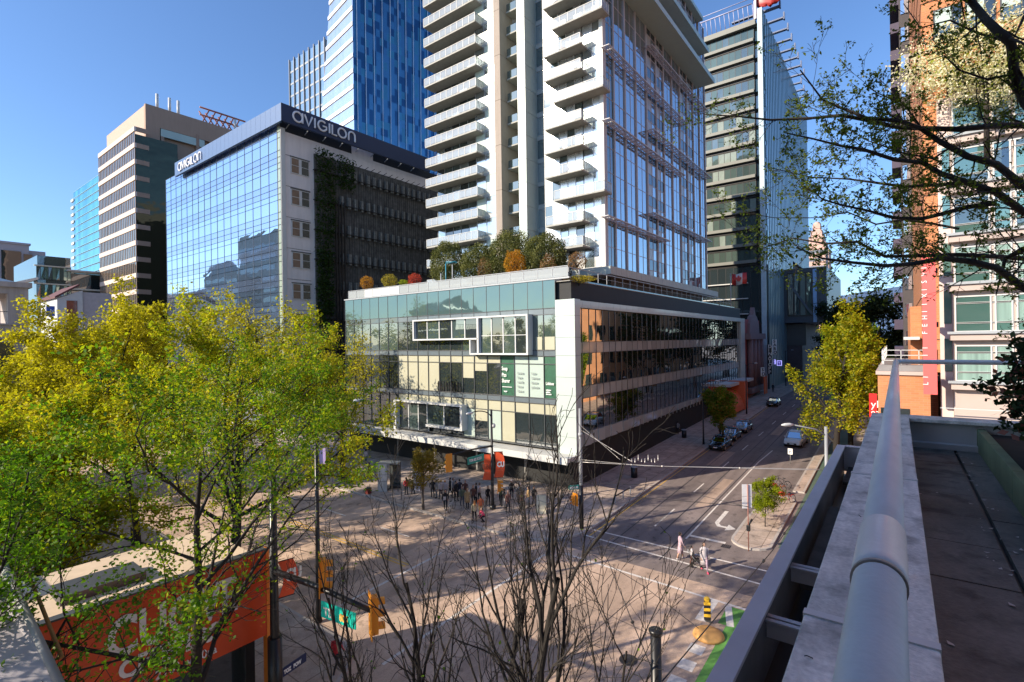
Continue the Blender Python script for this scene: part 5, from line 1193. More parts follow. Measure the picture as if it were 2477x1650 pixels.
# right street lamps
def lamp(label, px, py, h, reach, col=poleb, grp='black street lamps along the far kerb of the right street'):
    p = pG(px, py); r_ = root('street_lamp', label, 'street lamp', (p[0],p[1],p[2]+.1), 0, grp)
    B().tube([(0,0,0),(0,0,1),(0,0,h)], [.15,.1,.07], 10).put('pole', col, r_, local=True)
    B().tube([(0,0,h-.4),(.3*reach[0],.3*reach[1],h),(reach[0],reach[1],h+.15)], .04, 6).put('lamp_arm', col, r_, local=True)
    B().ball((reach[0],reach[1],h+.15), .3, 10, 6, (1,1,.4)).put('lamp_head', lgrey, r_, local=True)
lamp('black street lamp beside the two parked dark cars, nearest along the far kerb', 1702, 1077, 7.8, (.6,-1.6)); lamp('black street lamp in front of the orange shop wall', 1806, 1003, 8.2, (0,-1.5)); lamp('black street lamp farthest down the street beyond the theatre', 1901, 935, 8.6, (0,-1.5))
p = pD(1999,1120,34); zz = pD(1999,1032,34)[2]
r_ = root('street_lamp', 'grey street lamp with a long white head in front of the yellow street tree', 'street lamp', (p[0],p[1],gz(p[0])+.13))
B().tube([(p[0],p[1],gz(p[0])+.13),(p[0],p[1],zz)], [.13,.1], 10).put('pole', poleg, r_)
pe = pD(1915,1027,33.6); B().tube([(p[0],p[1],zz-.3),tuple((np.array(p)*.5+np.array(pe)*.5)+np.array([0,0,.28])*0+np.array([0,0,zz-.1])*0+0),(pe[0],pe[1],pe[2])] if 0 else [(p[0],p[1],zz-.6),((p[0]*.7+pe[0]*.3),(p[1]*.7+pe[1]*.3),zz-.15),(pe[0],pe[1],pe[2])], [.05,.045,.04], 8).put('lamp_arm', poleg, r_)
dv = Vector((pe[0]-p[0], pe[1]-p[1], 0)).normalized(); pe = Vector([float(c) for c in pe])
b = B(); b.tube([pe-dv*.1, pe+dv*.15, pe+dv*.5, pe+dv*.75], [.06,.12,.11,.03], 10); b.put('lamp_head', white, r_)
# black capped post close below the terrace
p = pD(1586,1524,11); r_ = root('capped_post', 'thick black round post with a flat flared cap, bottom centre-right', 'post', (p[0],p[1],gz(p[0])))
b = B(); b.tube([(p[0],p[1],gz(p[0])),(p[0],p[1],p[2]-.08)], [.125,.115], 24); b.put('pole', poleb, r_)
b = B(); b.tube([(p[0],p[1],p[2]-.1),(p[0],p[1],p[2]-.03),(p[0],p[1],p[2]),(p[0],p[1],p[2]+.03)], [.12,.15,.155,.11], 24); b.put('cap', poleb, r_)
# overhead wires
wire = pm('bright_wire', (.55,.52,.48), .4, .5, var=.1); wireb = pm('black_wire', (.02,.02,.02), .5)
def cable(label, pts, mt, r=.014, sag=.0, name='trolley_wire', grp=None, beads=()):
    P_ = []
    for i in range(len(pts)-1):
        for k in range(8):
            t = k/8; a = np.array(pts[i]); c = np.array(pts[i+1]); p = a+(c-a)*t; p[2] -= sag*4*t*(1-t); P_.append(p)
    P_.append(np.array(pts[-1])); b = B(); b.tube(P_, r, 5)
    o = b.put(name, mt); tag(o, label, 'cable', grp); 
    for j, t in enumerate(beads):
        i = int(t*(len(P_)-1)); B().tube([P_[i], P_[min(i+1, len(P_)-1)]*.12+P_[i]*.88], [.06,.04], 6).put('insulator', mt, o)
ZW = 6.3
W_ = lambda px, py, z=ZW: pZ(px, py, z)
cable('bright overhead wire crossing from the trolley pole towards the right over the street', [W_(1408,1118), W_(1600,1128), W_(1984,1137)], wire, .02, beads=(.32,.55,.78))
cable('second thin overhead wire just above the bright one over the street', [W_(1404,1112), W_(1560,1127), W_(1990,1135)], wire, .012)
cable('pair of wires slanting down from the trolley pole to the insulators', [pX(1405,1040,tp[0]), W_(1530,1118)], wire, .018, beads=(.4,.7))
cable('upper thin wire slanting from the trolley pole', [pX(1405,1030,tp[0]), W_(1500,1112)], wire, .012)
cable('thin dark wire crossing in front of the crowd towards the booth', [W_(1404,1222), W_(1190,1165), W_(1080,1142), W_(780,1155)], wireb, .008)
cable('thin dark wire just above the crowd towards the left street', [W_(1404,1240), W_(1120,1158), W_(785,1170)], wireb, .008)
cable('dark wire crossing the junction towards the marker island', [W_(1300,1180), W_(1560,1205), W_(1810,1225)], wireb, .012)
cable('dark wire crossing the turning arrow', [W_(1350,1165), W_(1600,1175), W_(1830,1232)], wireb, .012)
cable('dark cable running down the right side past the yellow marker', [W_(1960,1200,5.8), W_(1870,1330,5.8), W_(1600,1650,5.8)], wireb, .018, beads=(.4,.62))
cable('dark cable running down in front of the bare trees to the bottom of the picture', [W_(1460,1330,5.9), W_(1530,1505,5.9), W_(1590,1650,5.9)], wireb, .014, beads=(.5,))
cable('faint dark wire crossing the junction under the people', [W_(1300,1255,6), W_(1720,1290,6), W_(1900,1330,6)] if 0 else [W_(1350,1290,6), W_(1560,1420,6), W_(1690,1520,6)], wireb, .01)
b = B()
for k in range(9): p = W_(1528+k*8, 1117+3*math.sin(k*2.1)); b.tube([p, p+np.array([.25,.1,.12+.1*(k%3)])], .03, 5)
tag(b.put('wire_switch', wire), 'cluster of bright metal fittings where the trolley wires join over the street', 'wire fitting')
# ------------------------------------------------------------------ signs, booth, boards, bikes
p = pG(1811,1333); r_ = root('sign_post', 'slim reddish post with two large white sign backs on the kerb island', 'sign', (p[0],p[1],p[2]+.13))
zt9 = pD(1811,1172,p[0]*.796+p[1]*.605)[2]
B().tube([(p[0],p[1],p[2]),(p[0],p[1],zt9)], .035, 8).put('pole', pm('reddish_post', (.3,.13,.1), .6), r_)
nx, ny = .605*.32, -.796*.32
for k in range(2):
    z0, z1 = zt9-.82*(k+1)+.03, zt9-.82*k
    b = B(); o = Vector((p[0]+.03,p[1]+.02,0)); a = o+Vector((-nx*1.15,-ny*1.15,z0)); c = o+Vector((nx*.85,ny*.85,z0)); d_ = Vector((.02,.015,0)); u_ = Vector((0,0,z1-z0))
    b.add([tuple(a),tuple(c),tuple(c+u_),tuple(a+u_),tuple(a+d_),tuple(c+d_),tuple(c+u_+d_),tuple(a+u_+d_)], [(0,1,2,3),(7,6,5,4),(0,4,5,1),(1,5,6,2),(2,6,7,3),(3,7,4,0)]); b.put('sign_plate', pm('pale_sign_back', (.7,.69,.7), .5), r_)
B().box(p[0]-.12,p[1]-.12,p[2]+1.35,p[0]+.1,p[1]+.1,p[2]+1.75).put('signal_box', black, r_, bevel=.03); B().tube([(p[0],p[1],p[2]+1.7),(p[0]+.25,p[1]-.2,p[2]+2.1)], .06, 6).put('signal_visor', black, r_)
d9 = 40; a = pD(1848,1157,d9); r_ = root('framed_panel', 'white framed dark panel tilted on a post above the small street tree', 'sign', (a[0],a[1],gz(a[0])))
c4 = [pD(1848,1157,d9), pD(1864,1156,d9), pD(1870,1174,d9), pD(1853,1175,d9)]; k = np.array([.05,.04,0])
b = B(); b.add([tuple(q) for q in c4]+[tuple(q+k) for q in c4], [(0,1,2,3),(7,6,5,4),(0,4,5,1),(1,5,6,2),(2,6,7,3),(3,7,4,0)]); b.put('frame', white, r_)
m4 = sum(c4)/4; b = B(); b.add([tuple(m4+(q-m4)*.8-k*.3) for q in c4], [(0,1,2,3)]); b.put('dark_panel', pm('screen_dark', (.03,.015,.012), .15, var=.4, coat=1), r_)
B().tube([m4+k, (m4[0]+.1,m4[1]+.1,gz(m4[0]))], .04, 8).put('pole', poleg, r_)
p = pG(1912,1122); r_ = root('parking_sign', 'small white parking sign on a thin post near the white van', 'sign', (p[0],p[1],p[2])); zz = pD(1912,1085,p[0]*.796+p[1]*.605)[2]
B().tube([(p[0],p[1],p[2]),(p[0],p[1],zz)], .03, 6).put('pole', poleg, r_); bx('sign_plate', wtxt, r_, p[0]-.03, p[1]-.22, zz-.62, p[0]-.0, p[1]+.22, zz); text('P', .4, (p[0]-.035,p[1]+.12,zz-.5), (0,-1,0), (0,0,1), black, r_)
# booth
p = pG(914,1193); bxx, byy = p[0], p[1]; z0 = gz(bxx)+.13
r_ = root('phone_booth', 'glass booth shelter with a marble-patterned white side panel on the left pavement', 'booth', (bxx,byy,z0))
marb = pm('streaked_white_panel', (.55,.55,.53), .3, var=.35, scale=1.6, coat=.5, stretch=(1,1,.4))
u = Vector((.55,-.83,0)); v_ = Vector((.83,.55,0)); O = Vector((bxx,byy,z0))
def ob4(b, o, a, c, h): q = [o, o+a, o+a+c, o+c]; b.add([tuple(x) for x in q]+[tuple(x+Vector((0,0,h))) for x in q], [(3,2,1,0),(4,5,6,7),(0,1,5,4),(1,2,6,5),(2,3,7,6),(3,0,4,7)])
b = B(); ob4(b, O, u*.9, v_*.14, 2.65); b.put('side_panel', marb, r_)
b = B(); ob4(b, O+v_*.14+u*.02+Vector((0,0,0)), u*.86, v_*1.6, .14); b.put('floor_plate', dgrey, r_)
b = B(); ob4(b, O+Vector((0,0,2.66)), u*2.0, v_*1.0, .1); b.put('roof', pm('booth_roof', (.35,.34,.3), .6), r_)
b = B()
for s_, t_ in ((1.95,0),(1.95,.95),(.9,.95)): ob4(b, O+u*s_+v_*t_, u*.06, v_*.06, 2.66)
b.put('frame_post', dgrey, r_)
b = B(); ob4(b, O+u*.95+v_*.96, u*.98, v_*.02, 2.4); b.put('glass_panel', gdark, r_); b = B(); ob4(b, O+u*1.0+v_*.3+Vector((0,0,1.6)), u*.4, v_*.06, .85); b.put('notice', pm('cream_notice', (.7,.62,.4), .6), r_)
b = B(); ob4(b, O+u*1.0+v_*.5+Vector((0,0,.42)), u*.85, v_*.35, .06); b.put('seat', dgrey, r_)
# A-boards, bin, benches and small things
def aboard(name, label, px, py, w_, h_, mt, tx, ang=0):
    p = pG(px, py); z = gz(p[0])+.13; r_ = root(name, label, 'sign board', (p[0],p[1],z), ang)
    for s in (1, -1):
        b = B(); b.add([(0-.25*s,-w_/2,0),(0-.25*s,w_/2,0),(0,w_/2,h_),(0,-w_/2,h_),(.03-.25*s,-w_/2,0),(.03-.25*s,w_/2,0),(.03,w_/2,h_),(.03,-w_/2,h_)], [(0,1,2,3),(7,6,5,4),(0,4,5,1),(1,5,6,2),(2,6,7,3),(3,7,4,0)]); b.put('panel', mt, r_, local=True)
    if tx: text(tx, .3, (-.2,w_/2-.1,h_*.55), (0,-1,0), (.25,0,h_), black, r_)
aboard('sandwich_board', 'cream sandwich board with dark print standing by the corner near the bare tree', 1310, 1245, .75, 1.5, pm('cream_board', (.68,.62,.45), .6), '', .5)
aboard('leaning_board', 'white board leaning beside the woman in the cream jacket', 1011, 1188, .75, 1.7, pm('white_print_board', (.5,.48,.52), .5, var=.5, scale=5), '', .3)
p = pG(1004,1180); r_ = root('lit_column', 'slim white glowing advertising column behind the leaning board', 'column', p); bx('column', pm('white_column', (.6,.6,.57), .5, var=.2, scale=4), r_, p[0]-.15, p[1]-.15, p[2], p[0]+.15, p[1]+.15, p[2]+2.6)
p = pG(891,1197); r_ = root('newspaper_box', 'small dark red newspaper box at the kerb left of the booth', 'box', p); bx('box_body', pm('dark_red_box', (.2,.03,.02), .6), r_, p[0]-.2, p[1]-.22, p[2]+.12, p[0]+.2, p[1]+.22, p[2]+.62); bx('lid', black, r_, p[0]-.22, p[1]-.24, p[2]+.62, p[0]+.22, p[1]+.24, p[2]+.68)
p = pG(837,1147); r_ = root('post_sign', 'slim white post sign on the pavement beside the lilac banner', 'sign', p); bx('post', white, r_, p[0]-.05, p[1]-.05, p[2], p[0]+.05, p[1]+.05, p[2]+2.2); bx('plate', cream, r_, p[0]-.08, p[1]-.2, p[2]+1.8, p[0]-.05, p[1]+.2, p[2]+2.5)
for k, (px, py) in enumerate(((1666,1062),(1548,1160))):
    p = pG(px, py); r_ = root('litter_bin', ['dark litter bin with a pale rim under the side facade', 'dark litter bin at the near end of the side pavement'][k], 'bin', (p[0],p[1]+.6,p[2]+.13)); B().cyl(0,0,0,1.0,.32,14).put('bin_body', black, r_, local=True); B().cyl(0,0,1.0,1.08,.34,14).put('rim', lgrey, r_, local=True)
p = pG(1496,1118); r_ = root('camera_post', 'short grey post with a white camera head by the side facade', 'post', (p[0],p[1]+.8,p[2]+.13)); B().tube([(0,0,0),(0,0,2.9)], .07, 8).put('pole', lgrey, r_, local=True); B().box(-.22,-.18,2.85,.2,.18,3.4).put('camera_head', white, r_, bevel=.06, local=True)
for px, py, lb in ((895,1200,'thin dark post left of the tree pit near the booth'),(971,1212,'thin dark post between the booth and the street tree')):
    p = pG(px, py); r_ = root('kerb_post', lb, 'post', p); B().tube([p+np.array([0,0,.1]), p+np.array([0,0,1.15])], .03, 6).put('pole', poleb, r_)
p = pG(1478,1222); r_ = root('pavement_barrier', 'low dark barrier with grey posts at the kerb near the trolley pole', 'barrier', p)
for k in range(3): B().cyl(p[0]+k*1.5,19.3,p[2]+.1,p[2]+.95,.05,8).put('post', lgrey, r_)
bx('rail', black, r_, p[0], 19.27, p[2]+.8, p[0]+3, 19.33, p[2]+.9)
# bikes
def bike(label, px, py, rz, col, basket=None):
    p = pG(px, py); r_ = root('bicycle', label, 'bicycle', (p[0],p[1],gz(p[0])+.13), rz)
    for x in (-.52,.52):
        w_ = B(); w_.tube([(x+.33*math.cos(a),0,.34+.33*math.sin(a)) for a in lin(0,2*math.pi,18)], .022, 6, cap=False); wo = w_.put('wheel', black, r_, local=True)
        s_ = B()
        for k in range(8): a = k*math.pi/4; s_.tube([(x,0,.34),(x+.32*math.cos(a),0,.34+.32*math.sin(a))], .004, 3)
        s_.put('spokes_disc', lgrey, wo, local=True)
    f = B(); 
    for a, c in (((-.52,0,.34),(-.05,0,.32)),((-.05,0,.32),(-.2,0,.85)),((-.05,0,.32),(.38,0,.78)),((-.17,0,.72),(.36,0,.82)),((.34,0,.95),(.52,0,.34)),((-.52,0,.34),(-.18,0,.7))): f.tube([a,c], .022, 6)
    f.put('frame', col, r_, local=True); B().box(-.32,-.07,.86,-.08,.07,.92).put('saddle', black, r_, bevel=.02, local=True)
    B().tube([(.30,-.26,1.02),(.36,0,1.0),(.30,.26,1.02)], .016, 6).put('handlebar', black, r_, local=True)
    B().tube([(-.75,0,.62),(-.55,0,.72),(-.3,0,.62)], .035, 6).put('mudguard', col, r_, local=True)
    if basket: B().box(.42,-.18,.75,.75,.18,1.02).put('basket', basket, r_, local=True)
    return r_
redp = pm('red_paint', (.6,.04,.03), .4, coat=.5); orp = pm('orange_paint', (.65,.2,.05), .4, coat=.5)
bike('bright red hire bicycle with a red basket parked on the island pavement', 1905, 1222, 2.5, redp, redp); bike('orange and red hire bicycle parked just beyond the bright red one', 1885, 1200, 2.6, orp, redp)
bike('dark bicycle parked on the green lane edge beyond the two hire bicycles', 1892, 1183, 1.2, black)
bike('white bicycle on its stand beside the walking man in the black suit', 1093, 1240, .4, white)
bike('grey bicycle leaning by the foot of the trolley pole', 1385, 1240, .9, lgrey)
# orange marker island
p = pG(1714,1538); r_ = root('marker_island', 'low orange concrete dome in the road beside the green bicycle lane', 'traffic island', (p[0],p[1],p[2]))
b = B(); n = 20; prof = [(1,0),(.96,.1),(.8,.2),(.5,.27),(.15,.29)]
b.loft([[(p[0]+.75*s*math.cos(a), p[1]+.75*s*math.sin(a), p[2]+z) for a in lin(0,2*math.pi,n)[:-1]] for s, z in prof]); b.put('dome', pm('worn_orange_concrete', (.58,.31,.10), .75, var=.15, scale=2), r_)
p = pG(1711,1512); mk = root('striped_marker', 'yellow and black striped marker standing on the orange dome', 'bollard', (p[0],p[1],p[2]+.15))
yl_ = pm('marker_yellow', (.75,.45,.03), .5, var=.05)
for k in range(7):
    b = B(); z = p[2]+.2+k*.15; b.add([(p[0]+.02,p[1]+.17,z),(p[0]-.02,p[1]-.17,z+.1),(p[0]-.02,p[1]-.17,z+.25),(p[0]+.02,p[1]+.17,z+.15),(p[0]+.09,p[1]+.17,z),(p[0]+.05,p[1]-.17,z+.1),(p[0]+.05,p[1]-.17,z+.25),(p[0]+.09,p[1]+.17,z+.15)], [(0,1,2,3),(7,6,5,4),(0,4,5,1),(1,5,6,2),(2,6,7,3),(3,7,4,0)]); b.put('stripe', yl_ if k % 2 else black, mk)
B().ball((p[0]+.04,p[1],p[2]+1.27), .17, 12, 8, (.5,1,1)).put('cap', yl_, mk); bx('backing', dgrey, mk, p[0]+.095, p[1]-.14, p[2]+.1, p[0]+.13, p[1]+.14, p[2]+1.25)
# flag
p = pX(1768,742,98); q = pX(1767,662,98); fl_ = root('flagpole', 'white flagpole on the podium roof in front of the dark tower', 'flagpole', p); B().tube([p,q], [.09,.06], 8).put('pole', white, fl_)
fg = root('canadian_flag', 'red and white maple leaf flag flying from the roof flagpole', 'flag', q); a = pX(1770,662,98); c = pX(1806,688,98); W9 = float(a[1]-c[1]); H9 = 2.0
def fpt(u, v): return (98-.0+.25*math.sin(u*7+v), a[1]-W9*u, a[2]-H9*(1-v)-.12*u*W9*.5-.15*math.sin(u*5))
for u0, u1, mt in ((0,.27,redp),(.27,.73,wtxt),(.73,1,redp)):
    b = B(); n = 5
    for i in range(n):
        s0, s1 = u0+(u1-u0)*i/n, u0+(u1-u0)*(i+1)/n; b.add([fpt(s0,0),fpt(s1,0),fpt(s1,1),fpt(s0,1)], [(0,1,2,3)], True)
    o = b.put('flag_cloth', mt, fg); o.modifiers.new('s','SOLIDIFY').thickness = .02
lf = [(0,-.42),(.03,-.2),(.24,-.24),(.2,-.14),(.42,.06),(.34,.1),(.38,.24),(.26,.22),(.22,.3),(.12,.16),(.16,.38),(.08,.34),(0,.5)]
lf = lf+[(-x, y) for x, y in lf[::-1][1:-1]]
b = B(); b.add([(97.6, fpt(.5,.5)[1]+x*1.3, fpt(.5,.5)[2]+y*1.5) for x, y in lf], [tuple(range(len(lf)))]); b.put('maple_leaf', redp, fg)
# ------------------------------------------------------------------ pavilion with the big orange sign
pv = root('orange_sign_pavilion', 'low pavilion with huge orange sign band and sandy flat roof behind the near green trees', 'building', (6,20,gz(6)))
p = pY(643,1330,20.0); q = pY(640,1538,20.0); x1 = float(p[0]); z1 = float(p[2]); z0 = float(q[2]); x0 = -3.
bx('sign_band', pm('deep_orange_band', (.58,.065,.01), .5, var=.06, coat=.2), pv, x0, 20.0, z0, x1, 20.25, z1)
bx('sign_end', pm('orange_edge', (.75,.22,.03), .5), pv, x1, 19.98, gz(9)+.1, x1+.12, 20.3, z1+.02)
bx('roof', pm('sandy_roof', (.62,.48,.33), .9, var=.12, scale=1), pv, x0, 20.25, z1-.5, x1, 25.6, z1-.4); bx('roof_vent', dgrey, pv, 4.2, 22, z1-.4, 6.6, 23.4, z1-.1)
bx('wall', dark, pv, x0, 20.6, gz(0), x1-.2, 25.5, z1-.5); bx('under_sign_window', gdark, pv, 2, 20.5, gz(0)+.4, x1-.6, 20.58, z0-.1)
bx('roof_edge', dgrey, pv, x0, 19.96, z1, x1, 20.28, z1+.06)
wst = pm('sign_white', (.72,.72,.75), .5)
text('CUOVE', 1.75, (4.9,19.97,z0+1.55), (1,0,0), (0,0,1), wst, pv, ext=.02, sx=.68, bold=.05)
text('CFFE7ERS', .8, (5.2,19.97,z0+.78), (1,0,0), (0,0,1), wst, pv, ext=.02, sx=.9, bold=.03)
text('210?  v2:0ra', .42, (6.2,19.97,z0+.25), (1,0,0), (0,0,1), wst, pv, ext=.02, sx=.95)
text('ON', 1.1, (4.6,19.97,z0-.02), (1,0,0), (0,0,1), wst, pv, ext=.02, sx=.8, bold=.04) if 0 else None
lfb = root('white_canopy_building', 'white fabric-sided canopy building with a yellow edge at the bottom left corner', 'building', (0,17,0))
b = B(); b.add([tuple(pD(-60,1375,13.5)),tuple(pD(10,1370,13.5)),tuple(pD(150,1665,11.5)),tuple(pD(-90,1700,11)),tuple(pD(-60,1480,14)),tuple(pD(10,1480,14)),tuple(pD(150,1760,12)),tuple(pD(-90,1800,11.5))], [(0,1,2,3),(7,6,5,4),(0,4,5,1),(1,5,6,2),(2,6,7,3),(3,7,4,0)]); b.put('canopy', pm('white_fabric', (.33,.31,.34), .7, var=.1), lfb)
b = B(); b.tube([pD(50,1350,14.5),pD(90,1440,13.8),pD(150,1590,12.5)], .05, 6); b.put('yellow_edge', pm('ochre_edge', (.3,.17,.06), .7), lfb)
b = B(); b.tube([pD(10,1370,13.5),pD(150,1665,11.5)], .1, 6); b.put('canopy_frame', poleg, lfb)
for k in range(3): p = pD(-60+k*50,1500,13.2); B().tube([(p[0],p[1],p[2]),(p[0],p[1],-1)], .06, 6).put('post', poleg, lfb)
# street things seen through the leaves: a white van and a red post box-like column
# ------------------------------------------------------------------ podium roof objects
for a_, lb in ((1078,'blue-topped outdoor shelter frame with white posts on the podium roof'),):
    X = FX+1.2; r_ = root('roof_pergola', lb, 'pergola', tuple(pX(1095,693,X)))
    bl_ = pm('pergola_blue', (.03,.25,.35), .4)
    for px in (1067,1079,1095):
        p = pX(px, 695, X+(.8 if px == 1079 else 0)); zt8 = pX(px, 662 if px == 1067 else 634, X)[2]; B().tube([(p[0],p[1],20.3),(p[0],p[1],zt8)], .06, 8).put('post', bl_ if px == 1079 else lgrey, r_)
    p = pX(1092, 635, X); b = B(); b.tube([(p[0]+.45*math.cos(a),p[1]+.75*math.sin(a),p[2]+.05*math.sin(3*a)) for a in lin(0,2*math.pi,16)], .05, 6, cap=False); b.put('ring_top', bl_, r_); bx('blue_panel', bl_, r_, p[0]-.3, p[1]-.5, p[2]-.1, p[0]+.3, p[1]+.5, p[2]-.06)
# ================================================================== cars
def car(label, x, y, rz, paint, L_=4.6, Wd=1.82, Hh=1.45, van=False, name='parked_car', cat='car', grp=None, front=True):
    r_ = root(name, label, cat, (x, y, gz(x)), rz, grp); hw = Wd/2
    zs_ = [(-L_/2,.42,.72,.78),(-L_/2+.12,.3,.86,.9),(-L_/2+.9,.24,.93,.98),(0,.22,.92,1.0),(L_/2-1.1,.24,.90,1.0),(L_/2-.35,.28,.76,.95),(L_/2-.06,.34,.66,.86),(L_/2,.42,.6,.78)]
    if van: zs_ = [(a, b_, c+.12, d) for a, b_, c, d in zs_]
    rings = []
    for X_, zb, zt, wf in zs_:
        w_ = hw*wf; rings.append([(X_,-w_*.92,zb),(X_,-w_,zb+.12),(X_,-w_,zt-.15),(X_,-w_*.9,zt),(X_,-w_*.4,zt+.04),(X_,w_*.4,zt+.04),(X_,w_*.9,zt),(X_,w_,zt-.15),(X_,w_,zb+.12),(X_,w_*.92,zb)])
    B().loft(rings).put('body', paint, r_, local=True)
    g = 1.04 if van else .9; rf = Hh
    st = [(-L_/2+(.15 if van else .55),g,.80,.0),(-L_/2+(.45 if van else 1.15),rf-.05,.72,1),(-.2,rf,.74,1),(L_/2-(1.75 if van else 2.0),rf-.08,.72,1),(L_/2-(.85 if van else 1.15),g,.82,0)]
    cg = glass('car_glass', (.01,.013,.015), f0=.16, rough=.02, isl=0)
    rings = []
    for X_, zt, wf, k in st:
        w_ = hw*wf; zl = g-.03
        rings.append([(X_,-hw*.9,zl),(X_,-w_,max(zt-.06,zl+.001)),(X_,-w_*.8,zt+.001),(X_,w_*.8,zt+.001),(X_,w_,max(zt-.06,zl+.001)),(X_,hw*.9,zl)])
    B().loft(rings, False).put('window_glass', cg, r_, local=True)
    b = B(); x0, x1 = st[1][0]-.05, st[3][0]+.08; w_ = hw*.74
    b.loft([[(x0,-w_*.93,rf-.07),(x0,-w_*.7,rf),(x0,w_*.7,rf),(x0,w_*.93,rf-.07),(x0,0,rf-.08)],[(-.2,-w_,rf-.03),(-.2,-w_*.75,rf+.035),(-.2,w_*.75,rf+.035),(-.2,w_,rf-.03),(-.2,0,rf-.08)],[(x1,-w_*.93,rf-.1),(x1,-w_*.7,rf-.04),(x1,w_*.7,rf-.04),(x1,w_*.93,rf-.1),(x1,0,rf-.12)]]); b.put('roof', paint, r_, local=True)
    for s in (-1,1):
        p_ = B()
        for i in (1,3): 
            a, c = st[i-1 if i == 1 else i], st[i if i == 1 else i+1]; p_.tube([(a[0],s*hw*(.9 if a[3] == 0 else .73),a[1]),(c[0],s*hw*(.9 if c[3] == 0 else .73),c[1])], .035, 5)
        p_.tube([(-.1,s*hw*.9,g),(-.15,s*hw*.75,rf)], .035, 5); p_.put('pillar', paint, r_, local=True)
        for X_ in (-L_/2+.85, L_/2-.9):
            w2 = B(); w2.tube([(X_,s*(hw-.2),.32),(X_,s*(hw+.01),.32)], .32, 18, smooth=False); wo = w2.put('wheel', pm('tyre_rubber', (.015,.015,.015), .8), r_, local=True)
            B().tube([(X_,s*(hw+.005),.32),(X_,s*(hw+.02),.32)], .2, 12, smooth=False).put('rim', lgrey, wo, local=True)
        B().ball((L_/2-.17,s*hw*.62,.63), .16, 8, 6, (.7,1.1,.5)).put('headlight', pm('lamp_glass', (.8,.82,.85), .1, coat=1), r_, local=True)
        B().box(-L_/2-.01,s*hw*.5-.12*0,.7,-L_/2+.1,s*hw*.8,.82).put('tail_light', redp, r_, local=True)
        B().ball((L_/2-1.45,s*(hw+.08),g+.02), .1, 8, 6, (.6,1,.7)).put('mirror', paint, r_, local=True)
    B().box(L_/2-.02,-.5,.36,L_/2+.015,.5,.54).put('grille', black, r_, local=True); B().box(L_/2+.01,-.22,.4,L_/2+.025,.22,.5).put('number_plate', wtxt, r_, local=True)
    return r_
nv = pm('black_blue_paint', (.008,.011,.02), .15, .2, coat=1, var=0); wpnt = pm('white_car_paint', (.55,.6,.66), .2, coat=1, var=0); slv = pm('silver_car_paint', (.18,.19,.21), .25, .5, coat=1, var=0)
car('black saloon car parked at the far kerb, nearest of the parked row', 64.6, 17.35, math.pi, nv, Hh=1.5, L_=4.8); car('dark car parked directly behind the nearest black one', 70.2, 17.5, math.pi, nv, Hh=1.5)
car('silver car parked third in the row, beyond the two dark cars', 76, 17.4, math.pi, slv, Hh=1.45)
p = pG(1871,985); car('black car driving alone far down the street', p[0]+2, p[1]+.3, math.pi*1.0, nv, name='driving_car')
car('white people carrier standing in the kerb lane in front of the yellow street tree', 70.6, 10.1, math.pi-.05, wpnt, L_=4.9, Wd=1.95, Hh=1.75, van=True, name='white_van', cat='van')
# ================================================================== people
skin = pm('skin', (.50,.30,.21), .55, var=.05); skin2 = pm('dark_skin', (.22,.12,.08), .55, var=.05)
def cloth(n, c): return pm('cloth_'+n, c, .85, var=.12, scale=9)
CB, CN, CW, CCR, CRD, CTN = cloth('black', (.015,.015,.018)), cloth('navy', (.02,.025,.05)), cloth('white', (.50,.46,.47)), cloth('cream', (.58,.50,.30)), cloth('red', (.55,.03,.04)), cloth('tan', (.42,.27,.12))
CGR, CGN, COR, CPK, CBR, CJN, CLI = cloth('grey', (.22,.22,.23)), cloth('green', (.14,.17,.11)), cloth('orange', (.6,.15,.06)), cloth('pink', (.75,.08,.16)), cloth('brown', (.14,.06,.045)), cloth('jeans', (.06,.08,.12)), cloth('lilac', (.5,.36,.42))
HB, HBR, HY, HOR = cloth('black_hair', (.012,.01,.01)), cloth('brown_hair', (.07,.035,.02)), cloth('blond_hair', (.5,.33,.1)), cloth('ginger_hair', (.42,.17,.05))
def rings(path, k=10):
    """elliptic tube through (centre, rx, ry) stations, one smooth continuous surface"""
    out = []
    for i, (c, rx, ry) in enumerate(path):
        c = Vector(c); a = Vector(path[max(0, i-1)][0]); d = Vector(path[min(len(path)-1, i+1)][0])-a
        d = d.normalized() if d.length > 1e-6 else Vector((0,0,1))
        xx = Vector((1,0,0)); xx = (xx-d*xx.dot(d)); xx = xx.normalized() if xx.length > .2 else Vector((0,0,1)); yy = d.cross(xx)
        out.append([tuple(c+xx*rx*math.cos(2*math.pi*j/k)+yy*ry*math.sin(2*math.pi*j/k)) for j in range(k)])
    return out
